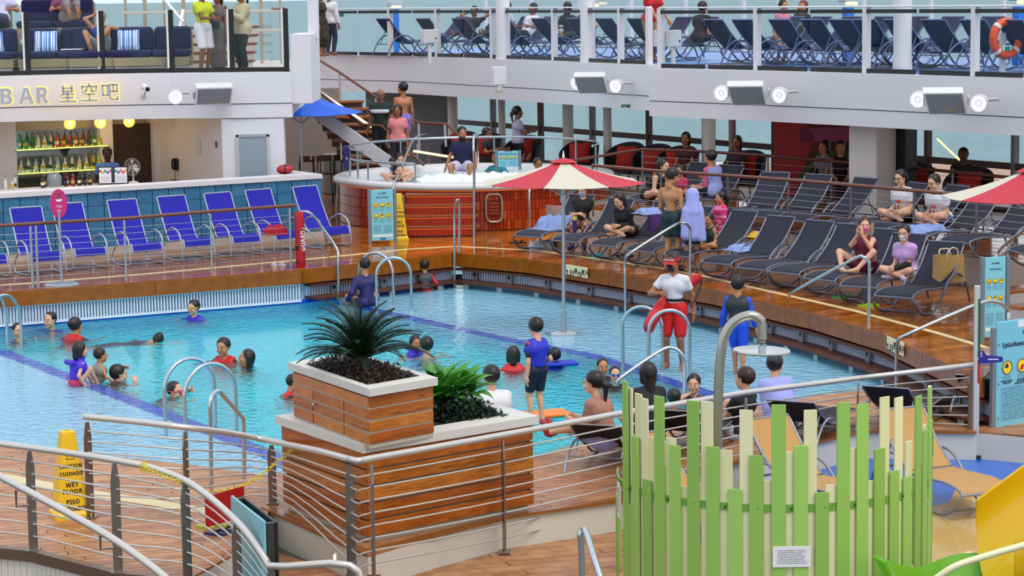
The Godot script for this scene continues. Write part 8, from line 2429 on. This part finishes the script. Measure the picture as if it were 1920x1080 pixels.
	var prints := [["woman in a printed white T-shirt and glasses sitting at the end of a raised lounger", V3(6.909, 1.47, -39.967), -.8, {"f": true, "hair": "pony", "w": 1.1}], ["man in a printed white T-shirt and denim shorts bending over his phone", V3(7.406, 1.47, -39.234), -.85, {"hair": "short", "w": 1.12, "lean": 20, "np": 12}]]
	for q in prints:
		var o: Dictionary = {"pose": "cross", "h": 1.66, "skin": LIGHT, "look": V2(0, 8), "gear": [["glasses", bk]], "wear": [["tee", wh, .034], ["shorts", mt("#3c5080" if q[3].hair == "short" else "#1c1c24", .8), .022]]}
		o.merge(q[3])
		var t := person(q[0], q[1], q[2], o)
		for k in 5:
			var J: Dictionary = jobs[jobs.size() - 1].J
			var p: Vector3 = J.neck - J.sd * (.2 + .1 * int(k / 3)) + J.ax * (.035 - (k % 3) * .05) + J.fw * .168
			obj("shirt_print", Sh.new().box(V3(.04, .06, .012), Vector3.ZERO, .005), mt(["#d01c30", "#d01c30", "#28a0c8", "#e0b020", "#c03878"][k], .6), t, p)
	person("woman with a hair bun and pink top, a lavender towel round her back", V3(4.061, 1.47, -45.263), 3.9, {"pose": "cross", "f": true, "skin": TAN, "hair": "bun", "rh": V3(-.1, .36, .4), "wear": [["long", mt("#d0607c", .8), .02], ["wrap", lav, .045, {"fore": false, "planes": [[V3(0, .62, .03), Vector3.BACK]]}], ["pants", bk]]})
	person("woman in a black swimsuit leaning over a raised lounger under the parasol", V3(2.701, 1.47, -44.779), .9, {"pose": "cross", "f": true, "lean": 38, "skin": LIGHT, "hair": "bun", "lh": V3(.2, .05, .5), "rh": V3(-.2, .05, .5), "wear": [["tank", bk], ["shorts", bk, .012, {"leg": .2}]]})
	person("boy in an orange and blue rash guard seated behind the wire railing", V3(3.148, 1.4, -47.746), -.1, {"pose": "cross", "h": 1.2, "hs": 1.2, "skin": TAN, "wear": [["long", mt("#d86c14", .7)], ["tank", mt("#18388c", .7), .03], ["shorts", nv]]})
	person("child in a pink top seated between the youth and the bun-haired woman", V3(3.479, 1.4, -45.673), -.9, {"pose": "cross", "h": 1.2, "hs": 1.2, "f": true, "skin": TAN, "hair": "bob", "wear": [["tee", mt("#c83468", .7)], ["shorts", nv]]})
	# ---- whirlpool and stairs
	person("bald man in a dark green polo with a white chest band, on the stairs", V3(-2.991, 1.561, -53.4), -.25, {"h": 1.76, "w": 1.22, "skin": "#8c5c42", "hair": "none", "look": V2(25, 4), "cell": .022, "lh": V3(.3, .82, .05), "rh": V3(-.3, .82, .05), "gear": [["glasses", bk]], "wear": [["tee", mt("#10241c", .8), .03], ["pants", mt("#14141c", .8), .02], ["sole", wh, .034, {"t": "che", "name": "chest_band", "planes": [[V3(0, 1.2, 0), Vector3.DOWN], [V3(0, 1.29, 0), Vector3.UP]], "caps": [[V3(-.07, 1.25, .03), V3(.07, 1.25, .03), .155, .155]]}]]})
	person("woman in a salmon pink T-shirt coming down the stairs", V3(-2.574, 1.345, -52.9), -.1, {"h": 1.62, "w": 1.18, "f": true, "skin": BROWN, "hair": "long", "look": V2(-6, 4), "cell": .022, "lh": V3(.28, .84, .05), "rh": V3(-.26, .88, .12), "wear": [["tee", mt("#d07c7c", .8), .032], ["pants", mt("#1c1c2c", .8)]]})
	person("shirtless man in lavender shorts going up the stairs", V3(-2.548, 1.626, -55.2), 3.5, {"h": 1.76, "skin": "#b0724c", "look": V2(30, 0), "cell": .022, "wear": [["shorts", mt("#8c78d0", .8), .025]]})
	person("bearded man in a navy T-shirt and pale shorts sitting on the whirlpool rim", V3(-1.073, 1.185, -51.6), -.1, {"pose": "sit", "h": 1.74, "w": 1.2, "skin": "#a87450", "look": V2(20, 0), "cell": .021, "rh": V3(-.36, .46, .1), "lh": V3(.3, .52, .0), "lk": V3(.5, .6, 1), "rk": V3(-.5, .6, 1), "wear": [["tee", mt("#10123a", .8), .034], ["shorts", mt("#c8c0d8", .8), .026], ["sole", mt("#181010", .7), .012, {"t": "neck", "name": "beard", "caps": [[V3(-.03, 1.10, .075), V3(.03, 1.10, .075), .045, .045]]}]]})
	var tub := [["child in a blue and white vest at the tub's inner edge", 738, 288, 52.3, 2.8, {"h": 1.1, "hs": 1.25, "wear": [["vest", mt("#2c2c9c", .6), .03], ["sole", wh, .035, {"t": "sh" + "L"}]]}], ["man with short hair looking out between the tub's rails", 758, 302, 52.0, -.2, {"skin": LIGHT, "hair": "short"}], ["woman with dark hair and a maroon swimsuit in the whirlpool, arms raised", 745, 322, 48.8, .6, {"f": true, "hair": "long", "skin": LIGHT, "lh": V3(.12, .2, .08), "rh": V3(-.12, .2, .08), "wear": [["tank", mt("#4c1420", .7)]]}], ["bearded man in a teal shirt in the whirlpool by the blue sign", 938, 310, 52.2, -.6, {"skin": BROWN, "hair": "short", "wear": [["tee", mt("#1c7c8c", .7), .02]]}], ["person with dark hair low in the tub beyond the blue sign", 1010, 312, 50.0, .3, {"skin": BROWN, "hair": "short"}]]
	for q in tub:
		var o: Dictionary = q[5]
		o.merge({"hip": V3(0, -.36, 0), "cell": .023, "skin": TAN})
		o.merge({"pose": "swim", "lf": V3(.12, -.42, .4), "rf": V3(-.12, -.42, .4)})
		var d: float = q[3]
		person(q[0], V3((q[1] - 960.0) / 4300.0 * d + .0, 1.5, -d), q[4], o)
	# ---- window lounge
	var win := [["woman with a long plait and pale lilac top standing at the windows", 975, 365, 55.0, 1.9, {"f": true, "hair": "pony", "skin": BROWN, "lh": V3(.1, 1.15, .35), "rh": V3(-.1, 1.15, .35), "wear": [["tee", mt("#a8a0b8", .8), .02], ["pants", bk]]}], ["person in black reclining on an armchair near the windows", 938, 318, 55.2, .9, {"pose": "recline", "skin": BROWN, "wear": [["tee", bk], ["pants", bk]]}], ["woman in a dark red dress on an armchair beside the thick column", 1290, 352, 50.5, -.4, {"pose": "sit", "f": true, "hair": "long", "skin": BROWN, "wear": [["dress", mt("#3c1820", .8), .03]]}], ["woman in a plum dress on an armchair left of the poster", 1386, 358, 49.0, -.5, {"pose": "sit", "f": true, "hair": "long", "skin": BROWN, "wear": [["dress", mt("#301828", .8), .03]]}], ["seated person looking left in front of the poster", 1550, 366, 47.0, -.9, {"pose": "sit", "skin": TAN, "hair": "bob", "wear": [["tee", mt("#787080", .8)], ["pants", bk]]}], ["man in a black tank top seated in front of the poster's middle", 1580, 372, 46.8, -.1, {"pose": "sit", "skin": TAN, "w": 1.1, "wear": [["tank", bk], ["pants", mt("#503848", .8)]]}], ["man in a black and red shirt sitting against the windows at the far end", 1811, 394, 44.2, -.2, {"pose": "sit", "skin": DARK, "w": 1.12, "wear": [["tee", bk, .03], ["pants", bk], ["sole", mt("#a82018", .8), .034, {"t": "uaL", "name": "red_sleeve"}]]}]]
	for q in win:
		var o: Dictionary = q[5]
		o.merge({"cell": .024})
		var d: float = q[3]
		person(q[0], V3((q[1] - 960.0) / 4300.0 * d, TIER if q[5].get("pose", "") != "recline" else 1.5, -d), q[4], o)
	# ---- bar and the deck above it
	var bp: Vector3 = BT * V3(-1.75, .0, 1.25)
	person("barman in a pale blue polo standing behind the bar counter", bp, .1, {"skin": "#452a1c", "h": 1.74, "cell": .022, "lh": V3(.25, .95, .15), "rh": V3(-.27, .9, .1), "look": V2(8, 0), "wear": [["tee", mt("#5888d8", .7), .026], ["pants", bk], ["sole", mt("#8c9cb8", .7), .012, {"t": "neck", "name": "collar", "planes": [[V3(0, 1.45, 0), Vector3.UP]]}]]})
	person("man in a lime T-shirt and white shorts standing over the bar", V3(-6.373, 3.968, -48.2), .9, {"skin": "#7c5038", "h": 1.74, "cell": .022, "lh": V3(.12, 1.12, .36), "rh": V3(-.08, 1.1, .38), "wear": [["tee", mt("#b8c818", .7), .03], ["shorts", wh, .032, {"leg": .98}]]})
	person("woman in a long grey dress with a dark bag beside the lime-shirted man", V3(-6.099, 3.961, -48.6), -.5, {"skin": BROWN, "f": true, "h": 1.66, "cell": .024, "hair": "long", "rh": V3(-.08, 1.15, .3), "wear": [["dress", mt("#6c6462", .8), .03, {"leg": 1.9}]]})
	person("woman in a cream tunic and dark trousers holding the glass deck's rail", V3(-5.558, 3.974, -48.3), -.9, {"skin": BROWN, "f": true, "h": 1.68, "w": 1.12, "cell": .022, "hair": "pony", "rh": V3(-.02, 1.28, .34), "lh": V3(.1, 1.22, .36), "wear": [["long", mt("#b0a888", .8), .035, {"hem": .3, "cuff": .7}], ["shorts", mt("#b0a888", .8), .04, {"leg": .3, "name": "tunic_skirt"}], ["pants", mt("#14181c", .8), .02]]})
	var bagt := thing("handbag", "small dark handbag hanging at the grey-dressed woman's hip", "bag", V3(-6.12, 4.95, -48.3), .3)
	obj("body", Sh.new().box(V3(.17, .15, .06), Vector3.ZERO, .015), mt("#14202c", .5), bagt)
	obj("strap", Sh.new().tube(cr([V3(-.07, .07, 0), V3(-.03, .35, -.04), V3(.05, .35, -.06), V3(.07, .07, 0)], 4), .006, 5), mt("#14202c", .5), bagt)
	person("grey-haired man reclining barefoot on a sofa with a phone at his ear", V3(-8.6, 4.42, -48.75), .1, {"pose": "recline", "skin": "#b07858", "hair": "short", "hc": "#8c8880", "cell": .022, "lean": -30, "lf": V3(-.05, .22, .42), "rf": V3(-.2, .06, .34), "lk": V3(.3, 1, .2), "rk": V3(-.6, 1, .2), "lh": V3(.1, .55, .0), "le": V3(.9, -.2, .2), "rh": V3(-.16, .78, -.3), "re": V3(-.6, .7, .2), "look": V2(10, 10), "gear": [["glasses", bk]], "wear": [["tank", mt("#1c3c98", .7), .02], ["shorts", mt("#888c98", .8), .025]]})
	person("woman in mauve with raised patterned knees on the rear sofa", V3(-9.6, 5.05, -50.3), .6, {"pose": "recline", "f": true, "skin": "#a0684c", "hair": "bob", "cell": .022, "lf": V3(.1, .08, .38), "rf": V3(-.1, .08, .42), "look": V2(-15, 10), "wear": [["tee", mt("#6c3454", .8), .02], ["pants", mt("#8c8488", .8), .018, {"leg": .35}]]})
	person("person in a white shirt holding a phone on the rear sofa's outer end", V3(-11.0, 5.05, -50.2), -.2, {"pose": "recline", "skin": "#a0684c", "cell": .022, "lean": -25, "rh": V3(-.1, .6, .1), "wear": [["tee", mt("#c4c4e0", .8), .03], ["pants", mt("#40406c", .8)]]})
	# ---- upper deck
	var up := [["woman in a black and gold patterned dress at the glass balustrade", 611, 60.6, 1.2, 0, {"f": true, "hair": "long", "skin": BROWN, "wear": [["dress", tri(mt("#ffffff", .8, 0.0, {"albedo_texture": ntex(.12, ["#0c0c0c", "#141410", "#8c7420"], 64, 2)}), V3(3, 3, 3)), .03, {"leg": 1.5}]]}], ["man in a white shirt and jeans beside the patterned dress", 628, 61.2, 2.6, 0, {"skin": BROWN, "wear": [["long", wh, .03], ["pants", mt("#243048", .8)]]}], ["man in a dark T-shirt lying with arms behind his head", 888, 57.6, -.4, .45, {"pose": "recline", "skin": BROWN, "lh": V3(.2, .66, -.5), "rh": V3(-.2, .66, -.5), "le": V3(1, .3, 0), "re": V3(-1, .3, 0), "wear": [["tee", bk], ["pants", nv]]}], ["child lying just behind the first mast", 926, 57.0, -.5, .42, {"pose": "recline", "h": 1.3, "skin": BROWN, "wear": [["tee", dk], ["pants", dk]]}], ["man in a pale shirt shading his eyes on a lounger", 952, 56.8, -.9, .45, {"pose": "recline", "lean": -15, "skin": BROWN, "rh": V3(-.1, .72, -.05), "wear": [["tee", mt("#a8b4c0", .8)], ["pants", nv]]}], ["man in a white T-shirt lying on a lounger, face turned up", 993, 56.0, -.9, .45, {"pose": "recline", "lean": -30, "skin": BROWN, "wear": [["tee", wh, .025], ["pants", dk]]}], ["bearded man sitting up on a lounger beside a woman with long hair", 1102, 54.0, -.9, .45, {"pose": "recline", "lean": -8, "skin": TAN, "wear": [["tee", dk], ["pants", dk]]}], ["woman with long dark hair beside the bearded man", 1074, 54.2, 2.6, .42, {"pose": "recline", "lean": -10, "f": true, "hair": "long", "skin": TAN, "wear": [["tee", dk], ["pants", dk]]}], ["attendant in a red polo and khaki trousers bending over a lounger", 1223, 51.6, .8, 0, {"skin": TAN, "h": 1.78, "lean": 14, "lh": V3(.2, .75, .45), "rh": V3(-.15, .75, .45), "wear": [["tee", mt("#c00c10", .7), .03], ["pants", mt("#8c7454", .8), .02]]}], ["man in black sitting with his back turned behind the white post", 1316, 49.6, 2.4, .42, {"pose": "cross", "skin": TAN, "w": 1.1, "gear": [["goggles", bk]], "wear": [["tee", bk, .03], ["shorts", dk]]}], ["child in a pink flowered top and mask standing among loungers", 1468, 49.3, .5, .0, {"h": 1.28, "hs": 1.2, "skin": TAN, "lean": 12, "gear": [["mask", mt("#d88098", .8)]], "wear": [["tee", mt("#c88098", .8), .03], ["shorts", mt("#c08c60", .8)]]}], ["woman with reddish hair lying back beside the child in pink", 1497, 49.8, -.6, .5, {"pose": "recline", "f": true, "hair": "bob", "hc": "#6c1c18", "skin": TAN, "rh": V3(-.1, .6, -.2), "wear": [["tee", dk], ["pants", dk]]}]]
	for q in up:
		var o: Dictionary = q[5]
		o.merge({"cell": .026})
		var d: float = q[2] + (2.2 if q[4] > 0 else 0.0)
		person(q[0], V3((q[1] - 960.0) / 4300.0 * d, TOP + q[4], -d), q[3], o)
	commit_people()
	var lj: Dictionary = jobs[0].J
	text("visor_lettering", "LIFEGUARD", .022, wh, lg, Transform3D(lj.HB * lj.hs, lj.hc) * Transform3D(Basis(), V3(0, .06, .098)), .004)
	var um := thing("folded_umbrella", "folded purple umbrella with a yellow tip standing between the masked person's knees", "umbrella", V3(1.214, 0.703, -43.547))
	obj("canopy", Sh.new().lathe([V2(.01, .08), V2(.035, .3), V2(.05, .5), V2(.03, .52)], 10), mt("#2a2270", .6), um)
	obj("tip", Sh.new().lathe([V2(.045, .5), V2(.05, .56), V2(.0, .57)], 10), mt("#d8c020", .5), um)
	obj("shaft", Sh.new().bar(Vector3.ZERO, V3(0, .1, 0), .008, 6), chrome, um)
func checks() -> ImageTexture:
	var im := Image.create(32, 32, false, Image.FORMAT_RGB8)
	im.fill(Color("#7c4c40"))
	for k in 4:
		im.fill_rect(Rect2i((k % 2) * 16 + 1, int(k / 2) * 16 + 1, 13, 13), Color("#b88c78") if k in [0, 3] else Color("#5c3028"))
	return ImageTexture.create_from_image(im)
func pinks() -> ImageTexture:
	var im := Image.create(32, 64, false, Image.FORMAT_RGB8)
	im.fill(Color("#d8307c"))
	for q in [[8, 6], [22, 3], [36, 8], [52, 4]]: im.fill_rect(Rect2i(0, q[0], 32, q[1]), Color("#e8a0c0"))
	return ImageTexture.create_from_image(im)
func _ready() -> void:
	build_light()
	make_materials()
	build_sea()
	build_pool()
	build_decks()
	build_upper_right()
	build_windows()
	build_bar()
	build_left_side()
	build_whirlpool()
	build_mid()
	build_loungers()
	build_upper_things()
	build_planter()
	build_near_rails()
	build_fence()
	build_splash()
	build_people()
